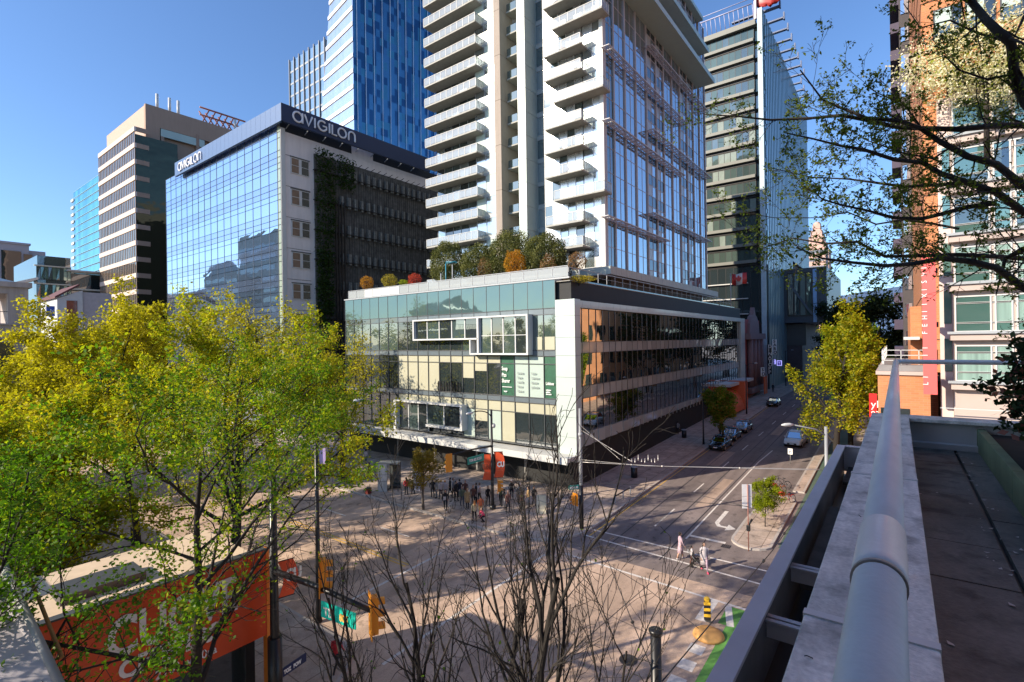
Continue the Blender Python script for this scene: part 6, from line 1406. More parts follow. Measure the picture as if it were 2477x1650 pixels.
def person(label, px, py, face, top, legs, hair, h=1.7, stride=0., arm=0., dress=None, coat=None, longhair=False, crouch=False, sk=skin, hold=None, dz=.13, pos=None, cap=None, shoes=None, group=None):
    p = pos or pG(px, py); r_ = root('person', label, 'person', (p[0], p[1], gz(p[0])+dz), face, group); s = h/1.75
    cr = .42 if crouch else 0
    V3 = lambda x, y, z: (x*s, y*s, z*s)
    hip, sh, nk, hd = .93-cr, 1.44-cr*1.15, 1.52-cr*1.2, 1.64-cr*1.25
    lean = .22 if crouch else .0
    body = B(); fx = stride
    feet = []
    for sd in (-1, 1):
        f = fx*sd; kx = f*.45+(.42 if crouch else .04*abs(stride)+.02); 
        kn = (kx, .095*sd, .49 if not crouch else .42); an = (f-.03*(sd < 0), .1*sd, .09)
        if crouch: an = (.05, .12*sd, .08)
        body.cur = 1
        body.loft(rings([(V3(0,.09*sd,hip),.095*s,.09*s),(V3(kx*.5,.1*sd,(hip+kn[2])/2+.05),.085*s,.08*s),(V3(*kn),.06*s,.058*s),(V3((kn[0]+an[0])/2-.015,an[1],(kn[2]+an[2])/2+.06),.056*s,.052*s),(V3(*an),.038*s,.036*s)]))
        body.cur = 3
        body.loft(rings([(V3(an[0]-.06,an[1],.05),.03*s,.03*s),(V3(an[0]-.02,an[1],.05),.05*s,.045*s),(V3(an[0]+.09,an[1],.04),.04*s,.05*s),(V3(an[0]+.19,an[1],.03),.02*s,.035*s)]))
    body.cur = 2
    body.loft(rings([(V3(0,0,hip-.08),.10*s,.155*s),(V3(0,0,hip+.05),.115*s,.165*s),(V3(lean*.4,0,hip+.2),.10*s,.145*s),(V3(lean*.8,0,sh-.16),.115*s,.18*s),(V3(lean,0,sh-.03),.105*s,.19*s),(V3(lean,0,sh+.03),.07*s,.12*s),(V3(lean,0,nk),.05*s,.052*s)], 12))
    body.cur = 0
    body.loft(rings([(V3(lean,0,nk-.02),.05*s,.05*s),(V3(lean+.01,0,nk+.05),.047*s,.047*s),(V3(lean+.02,0,hd-.07),.07*s,.06*s),(V3(lean+.02,0,hd),.092*s,.076*s),(V3(lean+.015,0,hd+.07),.085*s,.07*s),(V3(lean+.01,0,hd+.12),.045*s,.04*s)], 12))
    body.loft(rings([(V3(lean+.10,0,hd+.02),.006*s,.008*s),(V3(lean+.122,0,hd-.02),.014*s,.014*s),(V3(lean+.1,0,hd-.035),.01*s,.016*s)], 6))
    for sd in (-1, 1):                                   # ears, arms, hands with fingers
        body.cur = 0; body.ball(V3(lean+.01,.078*sd,hd-.01), .022*s, 6, 5, (.5,.3,1))
        sw = -stride*sd*.45; raise_ = arm if sd == 1 else arm*.6
        S_ = (lean, .2*sd, sh-.03); E_ = (lean+sw*.5+raise_*.15, .255*sd, sh-.32+raise_*.03); H_ = (lean+sw+raise_*.38+.04, .24*sd-raise_*.06*sd, sh-.57+raise_*.32)
        if crouch: H_ = (.45, .14*sd, .5); E_ = (.3,.25*sd,.7)
        body.cur = 2; body.loft(rings([(V3(*S_),.055*s,.055*s),(V3(*[(S_[i]+E_[i])/2 for i in range(3)]),.05*s,.05*s),(V3(*E_),.042*s,.042*s),(V3(*[(E_[i]+H_[i])/2 for i in range(3)]),.038*s,.038*s),(V3(*H_),.027*s,.027*s)], 8))
        body.cur = 0; dv = (Vector(H_)-Vector(E_)).normalized(); H2 = Vector(H_)
        body.loft(rings([(V3(*H2),.025*s,.022*s),(V3(*(H2+dv*.05)),.022*s,.04*s),(V3(*(H2+dv*.095)),.016*s,.04*s)], 8))
        for k in range(4): o_ = H2+dv*.09+Vector((0,(k-1.5)*.02,0)); body.tube([V3(*o_), V3(*(o_+dv*(.05+.01*(k in (1,2))))), V3(*(o_+dv*.075+Vector((.015,0,-.01))))], [.009*s,.008*s,.006*s], 5)
        o_ = H2+dv*.03+Vector((.02,0,0)); body.tube([V3(*o_), V3(*(o_+dv*.03+Vector((.03,0,0)))), V3(*(o_+dv*.06+Vector((.035,0,0))))], [.011*s,.009*s,.007*s], 5)
    body.put('body', [sk, legs, top, shoes or black], r_, local=True)
    hb_ = B(); hb_.loft(rings([(V3(lean-.03,0,hd-.06),.05*s,.07*s),(V3(lean-.02,0,hd),.088*s,.086*s),(V3(lean-.012,0,hd+.06),.1*s,.086*s),(V3(lean-.005,0,hd+.11),.08*s,.068*s),(V3(lean,0,hd+.14),.03*s,.03*s)], 12))
    if longhair: hb_.loft(rings([(V3(lean-.09,0,hd-.34),.03*s,.06*s),(V3(lean-.08,0,hd-.2),.045*s,.085*s),(V3(lean-.055,0,hd),.06*s,.085*s),(V3(lean-.03,0,hd+.08),.05*s,.06*s)], 10))
    hb_.put('hair', hair, r_, local=True)
    if cap: B().loft(rings([(V3(lean,0,hd+.05),.11*s,.092*s),(V3(lean,0,hd+.1),.1*s,.09*s),(V3(lean,0,hd+.16),.05*s,.05*s)], 12)).put('cap', cap, r_, local=True)
    if dress or coat:
        m = dress or coat; zb = .42 if dress else .55
        B().loft(rings([(V3(0,0,zb),.2*s,.24*s),(V3(0,0,.75),.16*s,.2*s),(V3(0,0,1.0),.122*s,.168*s),(V3(0,0,1.12),.115*s,.155*s),(V3(0,0,1.3),.124*s,.19*s),(V3(0,0,1.43),.112*s,.195*s),(V3(0,0,1.47),.07*s,.11*s)], 14)).put('dress' if dress else 'coat', m, r_, local=True)
    if hold: 
        B().box(.3*s,-.16*s,1.0*s,.33*s,.05*s,1.28*s).put('held_paper', hold, r_, local=True)
    return r_
flor = pm('floral_white_cloth', (.46,.33,.38), .85, var=.5, scale=14)
person('woman in a pale floral dress walking on the crossing, farthest from the kerb', 1646, 1352, -.9, flor, skin, HB, 1.72, .22, .3, dress=flor, dz=0, shoes=CW)
person('dark-haired woman in a long white dress with wide trousers striding across the crossing', 1704, 1381, -2.6, CW, CLI, HB, 1.75, .34, .1, dress=CW, longhair=True, dz=0, shoes=CPK)
person('small dark-haired child in white and brown between the two women on the crossing', 1674, 1366, -1.2, CW, CBR, HB, 1.2, .15, .5, dz=0)
# pushchair
p = pG(1684,1371); r_ = root('pushchair', 'dark pushchair beside the child on the crossing', 'pushchair', (p[0],p[1],gz(p[0])), -1.2)
b = B(); b.box(-.2,-.2,.35,.2,.2,.5); b.box(-.22,-.2,.5,-.12,.2,.9); b.put('seat', CB, r_, bevel=.03, local=True)
for x in (-.25,.3):
    for y in (-.2,.2): B().tube([(x,y-.02,.09),(x,y+.02,.09)], .09, 10).put('wheel', black, r_, local=True)
b = B()
for y in (-.2,.2): b.tube([(.3,y,.1),(-.15,y,.6),(-.5,y,1.0)], .014, 5)
b.tube([(-.5,-.2,1.0),(-.5,.2,1.0)], .014, 5); b.put('frame', lgrey, r_, local=True)
grp = None
P = person
P('person with long dark hair and bright red jacket standing right of the booth', 983, 1200, 1.3, CRD, CB, HB, 1.62, .05, .2, longhair=True)
P('person in a cream jacket and black trousers beside the one in the red jacket', 999, 1199, 1.9, CCR, CB, HBR, 1.68, .1, .3)
P('man in a black suit with white shirt walking past the crowd', 1078, 1240, -2.4, CB, CB, HBR, 1.8, .3, .35, hold=CW, sk=skin, shoes=CW)
P('tall person dressed all in black with white shoes left of the striped trousers', 1047, 1209, .9, CB, CB, HB, 1.8, .05, .3, shoes=CW)
P('person in dark grey half hidden between the black-clad and the blond one', 1056, 1208, 2.8, CGR, CJN, HBR, 1.66, .02)
P('blond person in navy tracksuit with white shoulders', 1067, 1211, 1.6, CW, CN, HY, 1.74, .1, .2)
P('slim person in a white top right behind the blond one', 1077, 1208, .6, CW, CGR, HOR, 1.6, .05)
P('person in black with grey bag in the middle of the crowd', 1104, 1215, -1.7, CB, CB, HB, 1.78, .08, .2)
P('person in a pale green top and dark jeans, left of the tan coat', 1118, 1227, -2.1, CGN, CJN, HBR, 1.66, .12, .2)
P('person in a long tan coat seen from the side', 1131, 1233, -2.6, CTN, CB, HY, 1.68, .1, coat=CTN)
P('person in a dark red jacket with ginger hair behind the tan coat', 1145, 1226, -2.4, CBR, CB, HOR, 1.74, .05, .3)
P('person in black leaning near the entrance behind the dark red jacket', 1152, 1219, 2.4, CB, CB, HB, 1.72, .05)
P('woman in a yellow-cream top and black trousers at the kerb', 1148, 1265, 1.2, CCR, CB, HOR, 1.64, .1, .2, longhair=True)
P('person in an orange and white jacket just right of the yellow top', 1163, 1252, .8, COR, CTN, HBR, 1.66, .08, .3)
P('person in bright pink crouching beside the yellow top at the kerb', 1171, 1266, 2.8, CPK, CB, HBR, 1.6, 0, 0, crouch=True)
P('bald man in a plaid brown shirt right of the signal mast', 1229, 1243, -1.9, pm('plaid_cloth', (.2,.1,.08), .85, var=.6, scale=14), CB, skin, 1.78, .1, .2)
P('person in red-brown walking at the right edge of the crowd', 1262, 1240, -.4, CBR, CB, HBR, 1.68, .25)
P('person in dark clothes with a white cap near the entrance right of the mast', 1238, 1212, -2.2, CB, CB, HB, 1.74, .05, cap=CW)
P('person in grey with a pale cap behind the plaid man', 1258, 1222, -2.2, CGR, CB, HB, 1.72, .05, cap=CW)
P('woman with long ginger hair and grey top crossing away from the camera', 1336, 1306, .5, CGR, CB, HOR, 1.7, .25, .1, longhair=True, dz=0)
P('man in a red jacket and black trousers walking at the bottom left, holding white papers', 814, 1628, .3, CRD, CB, HB, 1.74, .3, .4, hold=CW, pos=None, dz=.0)
P('person all in black walking in the shade left of the booth', 893, 1163, 2.2, CB, CB, HB, 1.78, .2, shoes=CW)
P('person in black on the side pavement near the parked cars', 1737, 1060, 2.9, CB, CB, HB, 1.75, .15, pos=tuple(pG(1742,1056)))
P('person in dark clothes and white bag farther along the side pavement', 1772, 1012, .4, CB, CJN, HBR, 1.72, .1)
P('dark figure farthest down the side pavement under the blade signs', 1870, 950, 2.9, CB, CB, HB, 1.8, .1)
P('person by the shop windows at the near end of the side pavement', 1640, 1052, .2, CGR, CB, HB, 1.7, .1)
P('person on the left pavement in pale clothes, seen through the tree leaves', 885, 1125, .2, CW, CJN, HB, 1.7, .1)

ex = [('person in black with a dark hat, back row left of the entrance',1089,1203,CB,CB,HB,2.2),('person in grey hoodie in the back row beside the dark column',1097,1206,CGR,CB,HBR,-1.2),('person in navy near the glass doors behind the green top',1112,1207,CN,CJN,HB,.7),
('person in brown jacket in the back row behind the tan coat',1126,1210,CBR,CB,HB,-2.5),('person in white shirt behind the orange jacket',1160,1218,CW,CB,HBR,1.9),('person in black just left of the mast foot',1181,1226,CB,CB,HB,-2.0),
('person in dark green right of the mast, half behind branches',1212,1226,CGN,CB,HB,-2.8),('person in black and grey next to the plaid man',1221,1233,CB,CGR,HB,-.6),('person with a tan bag in the gap before the cream board',1279,1232,CTN,CJN,HBR,2.6),('person in dark clothes beside the cream board',1292,1228,CB,CB,HB,-1.9)]
for lb, px, py, tp_, lg_, hr_, fc in ex: P(lb, px, py, fc, tp_, lg_, hr_, random.Random(px).uniform(1.6,1.84), random.Random(py).uniform(.02,.2), .15)
# ================================================================== trees and plants
bark = pm('bark', (.019,.015,.012), .9, var=.25, scale=6, bump=.5, bscale=25)
barkg = pm('grey_bark', (.10,.085,.075), .9, var=.3, scale=8, bump=.5, bscale=30)
lf_y = leafmat('yellow_leaf', (.21,.19,.008), (.52,.45,.02), .5); lf_g = leafmat('fresh_green_leaf', (.03,.09,.006), (.15,.28,.012), .5)
lf_yg = leafmat('yellow_green_leaf', (.10,.15,.006), (.36,.40,.015), .5); lf_b = leafmat('bronze_leaf', (.16,.12,.02), (.32,.24,.04), .4)
lf_d = leafmat('dark_evergreen_leaf', (.012,.022,.009), (.05,.065,.02), .2); lf_br = leafmat('branch_leaf', (.035,.06,.012), (.13,.18,.02), .5)
def leaves(pts, size, k, spread, rng, flat=.5, out=None):
    """k diamond leaves around every point; (n,4,3) corners"""
    P_ = np.repeat(np.array(pts), k, axis=0); n = len(P_)
    P_ = P_+rng.normal(0, spread, (n,3))
    nrm = rng.normal(0, 1, (n,3)); nrm[:,2] += flat*2; nrm /= np.linalg.norm(nrm, axis=1)[:,None]
    a = rng.normal(0, 1, (n,3)); u = np.cross(nrm, a); u /= np.linalg.norm(u, axis=1)[:,None]; v = np.cross(nrm, u)
    s = size*rng.uniform(.6, 1.3, (n,1)); w_ = s*.62
    return np.stack([P_-u*s, P_-v*w_+u*s*.15, P_+u*s, P_+v*w_+u*s*.15], axis=1)
def grow(b, p, d, L_, r, lvl, prm, rnd_, tips, r_min=.006):
    n = prm['seg'][lvl]; pts = [p.copy()]; rs = [r]; end = prm['taper'][lvl]; dd = d.normalized()
    for i in range(n):
        dd = (dd+Vector((rnd_.gauss(0,1),rnd_.gauss(0,1),rnd_.gauss(0,1)))*prm['wig'][lvl]+Vector((0,0,prm['up'][lvl]))).normalized()
        pts.append(pts[-1]+dd*L_/n); rs.append(max(r_min, r*(1-(1-end)*(i+1)/n)))
    b.tube(pts, rs, prm['k'][lvl], cap=False)
    last = lvl == len(prm['n'])
    if lvl >= len(prm['n'])-prm.get('leaflv', 1)+1:
        for q in pts[1:]: tips.append(tuple(q))
        for i in range(1, n): tips.append(tuple((pts[i]+pts[i+1])/2))
    if last: return
    m = prm['n'][lvl]; t0 = prm['t0'][lvl]
    for j in range(m):
        t = t0+(1-t0)*(j+rnd_.random()*.8)/m; t = min(t, .98); i = min(int(t*n), n-1); f = t*n-i
        q = pts[i]+(pts[i+1]-pts[i])*f; base = (pts[i+1]-pts[i]).normalized(); az = j*2.4+rnd_.uniform(-.5,.5)+prm.get('az', 0)
        o = base.orthogonal().normalized(); o.rotate(Matrix.Rotation(az, 3, base)); ang = prm['ang'][lvl]*rnd_.uniform(.75,1.2)
        nd = base*math.cos(ang)+o*math.sin(ang)
        grow(b, q, nd, L_*prm['len'][lvl]*(1-.45*(t-t0))*rnd_.uniform(.8,1.15), max(r_min, rs[i]*prm['rr'][lvl]), lvl+1, prm, rnd_, tips, r_min)
PR = dict(n=[9,7,6], seg=[7,6,4,3], taper=[.25,.3,.4,.5], wig=[.07,.14,.2,.25], up=[.02,.07,.05,.02], k=[9,6,4,3], t0=[.28,.25,.2], ang=[.95,.75,.7], len=[.62,.5,.5], rr=[.5,.5,.5], leaflv=2)
def tree(name, label, x, y, h, r, seed, leafm, prm=None, size=.1, k=4, spread=.16, lean=(0,0), group=None, z0=None, cat='tree', barkm=None, trunk=None, L0=None, flat=.5, extra=None):
    rnd_ = random.Random(seed); rng = np.random.default_rng(seed); z = gz(x)+.1 if z0 is None else z0
    rt = root(name, label, cat, (x, y, z), 0, group); b = B(); tips = []; p = dict(PR); p.update(prm or {})
    grow(b, Vector((x,y,z)), Vector((lean[0],lean[1],1)), L0 or h*.8, trunk or h*.02, 0, p, rnd_, tips)
    b.put('trunk', barkm or bark, rt)
    if k:
        T_ = np.array(tips); 
        if extra is not None: T_ = extra(T_)
        ms = leafm if isinstance(leafm, list) else [leafm]
        V = leaves(T_, size, k, spread, rng, flat); mi = None
        if len(ms) > 1: mi = (rng.random(len(V)) < .5).astype(int)
        quads_mesh('crown', V, ms, rt, mi)
    return rt
G1 = 'leafy trees along the left street'
wide = dict(n=[11,8,7], len=[.72,.52,.5], ang=[1.0,.75,.7], t0=[.22,.22,.15])
tree('leafy_tree', 'large fresh green tree in front of the orange sign, its trunk forking over the lettering', 6.3, 17.6, 15.5, 5, 21, [lf_g, lf_yg], dict(wide, t0=[.34,.22,.15]), .06, 10, .12, (.06,.0), G1, trunk=.24, L0=11.0, extra=lambda T_: T_[(T_[:,2] > 8.8+.25*(T_[:,0]-6)) | (np.arange(len(T_)) % 10 == 0)])
tree('leafy_tree', 'green tree with a leaning dark trunk beside the white canopy', 2.4, 16.2, 12.8, 4, 5, lf_g, wide, .06, 8, .12, (-.12,.1), G1, trunk=.22, extra=lambda T_: T_[(T_[:,2] > 6.8) | (np.arange(len(T_)) % 4 == 0)])
tree('leafy_tree', 'tall yellow-green tree spreading between the black mast and the street lamp', 13.4, 30, 16.2, 5, 8, [lf_y, lf_yg], wide, .09, 14, .2, (0,0), G1)
tree('leafy_tree', 'bright yellow tree second along the left pavement', 13.2, 46, 16.6, 5, 13, lf_y, wide, .11, 15, .22, (0,0), G1)
tree('leafy_tree', 'bright yellow tree third along the left pavement, below the brown tower', 13.0, 62, 15.5, 5, 14, lf_y, wide, .13, 14, .26, (0,0), G1)
tree('leafy_tree', 'yellow tree just in front of the pale stone building', 6.0, 36, 11.0, 4, 15, [lf_y, lf_yg], wide, .10, 13, .22, (0,0), G1)
tree('leafy_tree', 'sparse yellow tree with fine twigs in front of the dark planted wall', 31.3, 46, 15.5, 4, 16, lf_y, dict(n=[11,7,5], len=[.5,.5,.5]), .12, 2, .25, (0,0), G1)
tree('leafy_tree', 'tall sparse yellow tree rising against the mirrored office front', 31.3, 60, 20.5, 4, 17, lf_y, dict(n=[12,7,5], len=[.48,.5,.5]), .15, 2, .3, (0,0), G1)
tree('leafy_tree', 'yellow tree farther up the far pavement below the mirrored office front', 31.3, 76, 19, 4, 18, lf_y, dict(n=[11,7,5], len=[.55,.5,.5]), .18, 2, .35, (0,0), G1)
tree('leafy_tree', 'distant yellow tree beside the pale stone building', 14.5, 80, 14.5, 4, 19, [lf_y, lf_b], wide, .22, 2, .4, (0,0), G1)
tree('dark_fir', 'dark bare-looking evergreen between the stone building and the white gabled building', 17, 98, 17, 4, 30, lf_d, dict(n=[16,8,4], len=[.35,.5,.5], ang=[1.4,.8,.7]), .25, 2, .4)
tree('young_tree', 'slender young tree with bronze leaves on the pavement between the booth and the crowd', *pG(1024,1236)[:2], 5.8, 2, 33, lf_b, dict(n=[13,6,4], len=[.42,.5,.5], t0=[.38,.2,.2], ang=[.8,.75,.7]), .07, 3, .12, trunk=.13, barkm=barkg)
tree('leafy_tree', 'bright yellow-green street tree on the right pavement beside the orange brick wing', 62.5, 5.2, 16.5, 4, 41, [lf_yg, lf_y], dict(n=[15,9,6], len=[.42,.5,.5], t0=[.16,.2,.2], ang=[.8,.7,.7], up=[.02,.1,.06,.02]), .13, 4, .25)
tree('leafy_tree', 'second yellow-green tree directly behind the one beside the brick wing', 72, 4.6, 15, 4, 42, [lf_yg, lf_g], dict(n=[14,8,6], len=[.42,.5,.5], t0=[.2,.2,.2]), .15, 4, .28)
tree('small_tree', 'small bright green tree on the kerb island beside the white sign backs', *pG(1851,1278)[:2], 3.9, 1.4, 43, lf_yg, dict(n=[16,6,4], len=[.42,.5,.5], t0=[.22,.2,.2], up=[.02,.06,.02,0]), .05, 4, .09, trunk=.04)
tree('small_tree', 'dull green tree on the far pavement by the orange shop wall', *pG(1752,1078)[:2], 7.2, 2, 44, [lf_g, lf_b], dict(n=[13,7,5], len=[.42,.5,.5], t0=[.35,.2,.2]), .12, 4, .2)
for i, (px, X, Y_, h, lb) in enumerate(((0,108,3.6,18,'tall dark tree against the mountains at the end of the right pavement'),(0,128,6.5,19.5,'farthest dark tree on the right of the street'),(0,150,9.5,19.5,'dark tree in front of the mountains beside the glass box'))):
    tree('dark_tree', lb, X, Y_, h, 4, 50+i, lf_d, dict(n=[12,8,4], len=[.5,.5,.5]), .3, 3, .5, group='dark trees at the end of the right pavement')
# planted climbers on the dark wall
rng = np.random.default_rng(4); gx = float(XY(795, AY-1, 500)); pts = []
for (pa, pb, ya, yb_) in ((765,812,355,540),(765,806,540,760),(818,838,372,455),(838,860,385,460),(765,800,600,800)):
    xa, xb = XY(pa, AY-.9, 500), XY(pb, AY-.9, 500); za, zb_ = ZY(pa, yb_, AY-.9), ZY(pa, ya, AY-.9)
    m = int((xb-xa)*(zb_-za)*16); pts.append(np.column_stack([rng.uniform(xa, xb, m), AY-.95+rng.normal(0,.12,m), rng.uniform(za, zb_, m)]))
vn = root('climbing_vine', 'dark green climbing plants hanging on the upper screen wall of the sign office building', 'climbing plant', (gx, AY-1, 3)); quads_mesh('foliage', leaves(np.vstack(pts), .2, 2, .15, rng), leafmat('vine_leaf', (.012,.03,.008), (.05,.09,.015), .25), vn)
# roof garden
def bush(name, label, c, rad, mt, n, size, group=None, cat='shrub', stem=True, rough=.18):
    rng = np.random.default_rng(int(c[0]*7+c[1]*13)); rt = root(name, label, cat, (c[0],c[1],c[2]-rad[2]), 0, group)
    u = rng.normal(0,1,(n,3)); u /= np.linalg.norm(u, axis=1)[:,None]; q = 1+rough*np.sin(u[:,0]*5+c[0])*np.cos(u[:,1]*6+c[1]*2)*np.sin(u[:,2]*5+1)+rng.normal(0,.06,n)
    q = q*np.where(rng.random(n) < .35, rng.uniform(.5,1,n), 1)
    P_ = np.array(c)+u*q[:,None]*np.array(rad); quads_mesh('foliage', leaves(P_, size, 1, .02, rng, .2), mt, rt)
    b = B(); b.tube([(c[0],c[1],c[2]-rad[2]-.3),(c[0],c[1],c[2])], [.06*rad[0],.03], 6)
    for k in range(7): a = k*.9; b.tube([(c[0],c[1],c[2]-rad[2]*.8),(c[0]+rad[0]*.6*math.cos(a),c[1]+rad[1]*.6*math.sin(a),c[2]+rad[2]*.3)], [.04,.01], 4)
    b.put('stem', bark, rt); return rt
lv = lf_hedge = leafmat('hedge_leaf', (.025,.042,.01), (.2,.2,.065), .2); lo = leafmat('orange_leaf', (.32,.10,.01), (.5,.28,.02), .35); lr = leafmat('crimson_leaf', (.35,.03,.03), (.5,.10,.06), .35); lyy = leafmat('ochre_leaf', (.22,.18,.02), (.38,.30,.03), .35); lrb = leafmat('red_brown_leaf', (.16,.08,.04), (.3,.18,.08), .3)
def rb_(px, py, wpx, hpx, X, nm, lb, mt, n=2600, s=.07, g=None):
    c = pX(px, py, X); d = c[0]*.796+c[1]*.605; m = d/CAMF; bush(nm, lb, tuple(float(v) for v in c), (wpx*m/2*.9, wpx*m/2, hpx*m/2), mt, n, s, g)
GR = 'clipped evergreen shrubs of the roof garden'
rb_(1082,640,84,105,45.6,'roof_shrub','rounded dark evergreen at the left end of the roof garden hedge',lv,13000,.085,GR)
rb_(1160,640,90,92,45.8,'roof_shrub','lower rounded evergreen second from the left in the roof garden hedge',lv,13000,.085,GR)
rb_(1235,622,110,118,47.2,'roof_shrub','tall evergreen in the middle of the roof garden hedge',lv,17000,.085,GR)
rb_(1318,625,104,112,46.6,'roof_shrub','tall evergreen at the right end of the roof garden hedge',lv,17000,.085,GR)
rb_(1200,655,60,66,44.9,'roof_shrub','small evergreen low in front of the hedge beside the red-brown shrub',lv,3500,.07,GR)
rb_(1355,665,50,60,47.4,'roof_shrub','dark small evergreen in shade at the right foot of the hedge',lf_d,3000,.07,GR)
rb_(1246,638,52,62,44.2,'orange_shrub','orange-leaved shrub in front of the evergreen hedge on the roof',lo,2800,.07)
rb_(1172,655,34,60,44.2,'red_shrub','small red-brown shrub in front of the second evergreen on the roof',lrb,1300,.06)
rb_(1325,650,40,66,44.1,'red_shrub','faded red-brown shrub in front of the right evergreen on the roof',lrb,1300,.06)
rb_(1396,632,44,42,44.6,'brown_shrub','small brownish round tree right of the hedge, in front of the tower windows',lrb,1500,.06)
rb_(887,684,32,30,41.8,'round_shrub','orange ball-shaped shrub on the roof edge, leftmost of the three',lo,1600,.05)
rb_(942,679,38,30,41.8,'round_shrub','olive yellow ball-shaped shrub on the roof edge, between the orange and the crimson one',lyy,1800,.05)
rb_(1003,677,33,30,41.8,'round_shrub','crimson ball-shaped shrub on the roof edge, rightmost of the three',lr,1600,.05)
rb_(976,684,24,14,41.9,'low_shrub','small low green shrub between the olive and the crimson balls',lf_yg,600,.05)
b = B(); r_ = root('roof_planter', 'long pale planter wall behind the glass rail under the hedge', 'planter', (44,30,20)); bx('planter_wall', pm('pale_planter', (.55,.5,.47), .8), r_, 42.2, YX(1365, 43, 690), 19.98, 42.5, YX(1060, 43, 690), 20.9); bx('soil', MATS['planter_soil'], r_, 42.5, YX(1365, 43, 690), 19.98, 48.5, YX(1060, 43, 690), 20.7)
rb_(1400,676,75,16,42.6,'low_shrub','low yellow-green planting along the side rail of the roof',lyy,1500,.06)
# bare trees at the bottom centre
bare = dict(n=[10,6,5], seg=[9,8,6,4], taper=[.3,.2,.3,.5], wig=[.06,.1,.13,.18], up=[.0,.1,.1,.06], k=[10,7,4,3], t0=[.45,.2,.15], ang=[.46,.5,.5], len=[.5,.5,.45], rr=[.62,.6,.6], leaflv=1)
G2 = 'bare trees below the terrace'
bud = lambda f: (lambda T_: T_[::f])
tree('bare_tree', 'tallest bare tree with a thick knobbly trunk and a leader reaching the corner building', 10.1, 6.65, 13.2, 3, 61, lf_g, bare, .03, 0, .05, (.02,.02), G2, barkm=bark, trunk=.18, L0=9.9)
tree('bare_tree', 'bare tree left of the tallest one, its stems crossing over the crosswalk line', 9.4, 7.7, 11.4, 3, 62, lf_g, dict(bare, t0=[.3,.2,.15]), .05, 1, .05, (-.02,.05), G2, trunk=.13, L0=8.6, extra=lambda T_: T_[::90])
tree('bare_tree', 'bare forked tree in the middle of the group with steep thin branches', 8.9, 8.9, 11.6, 3, 63, lf_g, dict(bare, t0=[.3,.2,.15]), .05, 1, .05, (.03,.03), G2, trunk=.13, L0=8.8, extra=lambda T_: T_[::90])
tree('bare_tree', 'low bushy bare tree at the left end of the bare group', 9.0, 11.2, 10.0, 3, 64, lf_g, dict(bare, t0=[.25,.15,.15]), .05, 1, .05, (-.05,.05), G2, trunk=.11, L0=8.0, extra=lambda T_: T_[::80])
tree('bare_tree', 'small bare tree at the right end of the group with upturned twigs', 11.2, 5.4, 10.6, 3, 65, lf_g, dict(bare, n=[7,5,4], t0=[.5,.25,.2]), .04, 1, .05, (-.02,.05), G2, trunk=.075, L0=8.6, extra=lambda T_: T_[::90])
# tree whose branches enter from the right
ub = root('overhanging_tree', 'close dark-branched tree reaching over the street with sparse small leaves', 'tree', (7.0,-7.5,gz(7)))
Q = lambda x, y, d: Vector([float(v) for v in pD(1650+x*.4466, y*.4466, d)])
rnd_ = random.Random(9); b = B(); tips = []
twp = dict(n=[4,3], seg=[5,4,3], taper=[.3,.4,.5], wig=[.1,.16,.2], up=[.02,.03,.02], k=[4,3,3], t0=[.3,.3], ang=[.7,.7], len=[.5,.5], rr=[.5,.5], leaflv=2)
BR = [([(2050,720),(1852,680),(1700,680),(1500,700),(1320,695),(1170,690),(1000,650),(860,625),(700,640),(480,650),(300,630),(120,620)],.05,7.2),
 ([(2050,1180),(1852,1010),(1700,890),(1550,850),(1400,770),(1300,700),(1180,655),(1000,640),(850,580),(760,540),(640,380)],.055,6.8),
 ([(2050,1250),(1852,1150),(1700,1040),(1550,990),(1400,940),(1300,880),(1150,865),(980,810),(860,790),(700,750),(560,720)],.05,6.4),
 ([(1700,1100),(1550,1120),(1400,1160),(1300,1185),(1150,1180),(1000,1140),(860,1110),(760,1080),(680,1010)],.035,6.6),
 ([(1550,990),(1400,1000),(1200,1012),(1050,990),(900,970),(700,960),(480,910)],.03,7.4),
 ([(2100,1700),(1852,1560),(1700,1450),(1560,1415),(1400,1400),(1250,1430),(1100,1440),(900,1420),(760,1400),(620,1340)],.05,6.0),
 ([(2050,1480),(1852,1400),(1700,1390),(1500,1380),(1300,1385),(1100,1390),(950,1310),(780,1320),(600,1290),(420,1350)],.04,6.9),
 ([(1500,1240),(1350,1210),(1200,1190),(1050,1215),(900,1150),(720,1180),(500,1180),(330,1150)],.02,7.8),
 ([(1450,-60),(1560,0),(1650,110),(1780,230),(1800,400),(1860,560),(2060,760)],.06,6.2),([(1960,-30),(1852,90),(1790,220)],.035,6.2),
 ([(1800,400),(1650,430),(1500,380),(1420,300),(1330,330)],.018,6.3),([(1780,230),(1600,180),(1450,110),(1290,150),(1200,20)],.018,6.5),([(1550,850),(1450,800),(1360,860),(1200,830),(1000,760),(880,690)],.02,6.9),
 ([(1852,1350),(1750,1400),(1700,1600)],.04,6.1),([(1300,700),(1200,560),(1090,520),(980,460)],.014,7.0)]
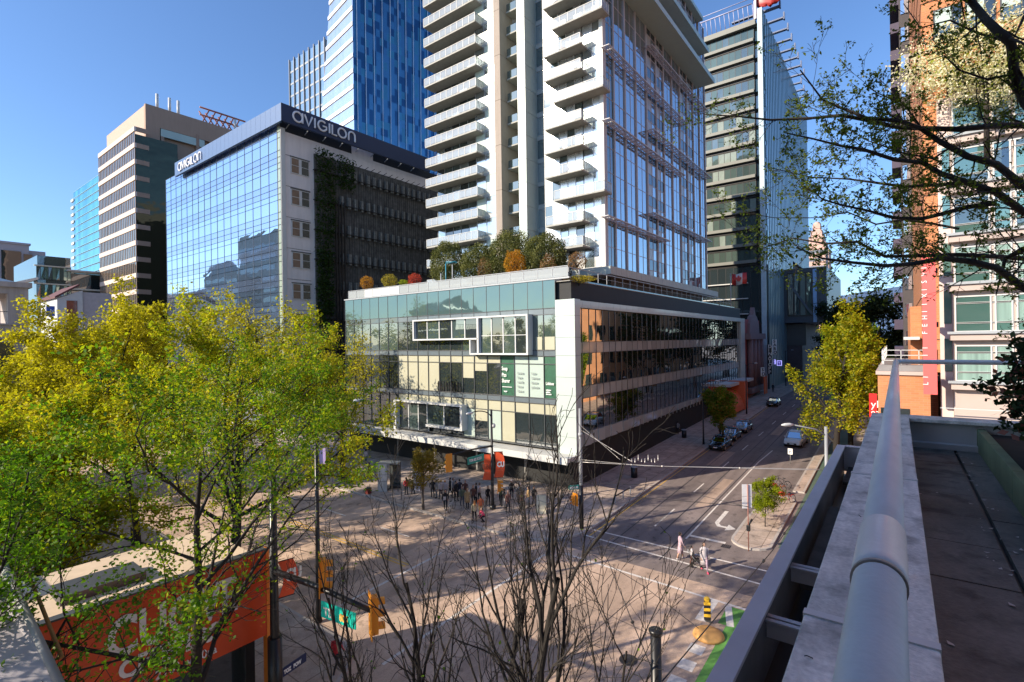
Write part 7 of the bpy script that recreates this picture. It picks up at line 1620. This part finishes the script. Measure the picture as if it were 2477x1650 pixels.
for pts_, r0, d in BR:
    P_ = [Q(x, y, d+.25*math.sin(i*1.7)) for i, (x, y) in enumerate(pts_)]; n = len(P_)
    if r0 > .055: rs = [r0*.6+r0*.5*i/n for i in range(n)]
    else: rs = [max(.005, r0*(1-.86*i/(n-1))) for i in range(n)]
    b.tube(P_, rs, 7, cap=False)
    for i in range(1, n):
        for k in range(3 if n > 6 else 2):
            t = rnd_.random(); q = P_[i-1].lerp(P_[i], t); dr = (P_[i]-P_[i-1]).normalized(); side = Vector((rnd_.gauss(0,.5),rnd_.gauss(0,.5),rnd_.gauss(0,.8)))
            grow(b, q, dr+side*.9, rnd_.uniform(.3,.75), max(.004, rs[i]*.35), 0, twp, rnd_, tips, .0025)
b.put('branch', bark, ub)
rng = np.random.default_rng(2); T_ = np.array(tips); T_ = T_[rng.random(len(T_)) < .18]
quads_mesh('crown', leaves(T_, .022, 4, .028, rng, .3), [lf_br, lf_g], ub, None)
b = B(); b.tube([(7.0,-7.5,gz(7)),(7.0,-7.2,8),(7.1,-6.6,12.5),tuple(Q(2150,1500,6.2))], [.28,.24,.2,.12], 12); b.tube([(7.1,-6.6,12.5),tuple(Q(2200,1000,6.5))], [.16,.09], 8); b.put('trunk', bark, ub)
# dark shrub in the planter with pinkish buds
rng = np.random.default_rng(6); rt = root('planter_shrub', 'dark glossy shrub with pinkish new leaves growing in the mossy planter at the right edge', 'shrub', (5.6,-1.25,ZF+.2)); b = B(); tips = []
shp = dict(n=[6,4], seg=[5,4,3], taper=[.4,.4,.5], wig=[.12,.16,.2], up=[.06,.04,.02], k=[5,4,3], t0=[.15,.3], ang=[.9,.8], len=[.6,.5], rr=[.6,.6], leaflv=2)
rnd_ = random.Random(12)
for k in range(15):
    x = 4.6+k*.16; yy = yp_-.35-rnd_.uniform(0,.5); grow(b, Vector((x,yy,ZF+.18)), Vector((rnd_.uniform(-.5,.3),rnd_.uniform(-.1,.35),1)), rnd_.uniform(.6,.95), .012, 0, shp, rnd_, tips, .003)
b.put('stem', bark, rt); lsh = leafmat('glossy_dark_leaf', (.012,.03,.01), (.05,.075,.03), .2); lpk = leafmat('pinkish_bud_leaf', (.12,.04,.035), (.35,.16,.14), .4)
V = leaves(np.array(tips), .034, 4, .035, rng, .2); quads_mesh('foliage', V, [lsh, lpk], rt, (rng.random(len(V)) < .22).astype(int))
# white blossom tree on the hotel terrace
c = pX(2385, 140, 38.6); rt = root('blossom_tree', 'white blossoming tree in front of the upper orange brick wall', 'tree', (38.6,c[1],27.5)); rng = np.random.default_rng(3); n = 15000
u = rng.normal(0,1,(n,3)); u /= np.linalg.norm(u, axis=1)[:,None]; q = rng.uniform(.45,1.05,n)*(1+.25*np.sin(u[:,0]*6)*np.cos(u[:,1]*5+u[:,2]*4)); P_ = np.array(c)+u*q[:,None]*np.array([2.0,3.9,2.4])+np.array([0,0,.3])*np.sign(u[:,1:2])
V = leaves(P_, .075, 1, .05, rng, .2); quads_mesh('crown', V, [leafmat('white_blossom', (.55,.52,.36), (.85,.8,.65), .35), lf_yg], rt, (rng.random(n) < .12).astype(int))
b = B(); b.tube([(38.8,c[1],24),(38.7,c[1],c[2]-1)], [.15,.1], 7)
for k in range(9): a = k*.7; b.tube([(38.7,c[1],c[2]-1.6),(38.6+1.2*math.cos(a),c[1]+2*math.sin(a),c[2]+.8*math.cos(k))], [.05,.015], 4)
b.put('trunk', bark, rt)
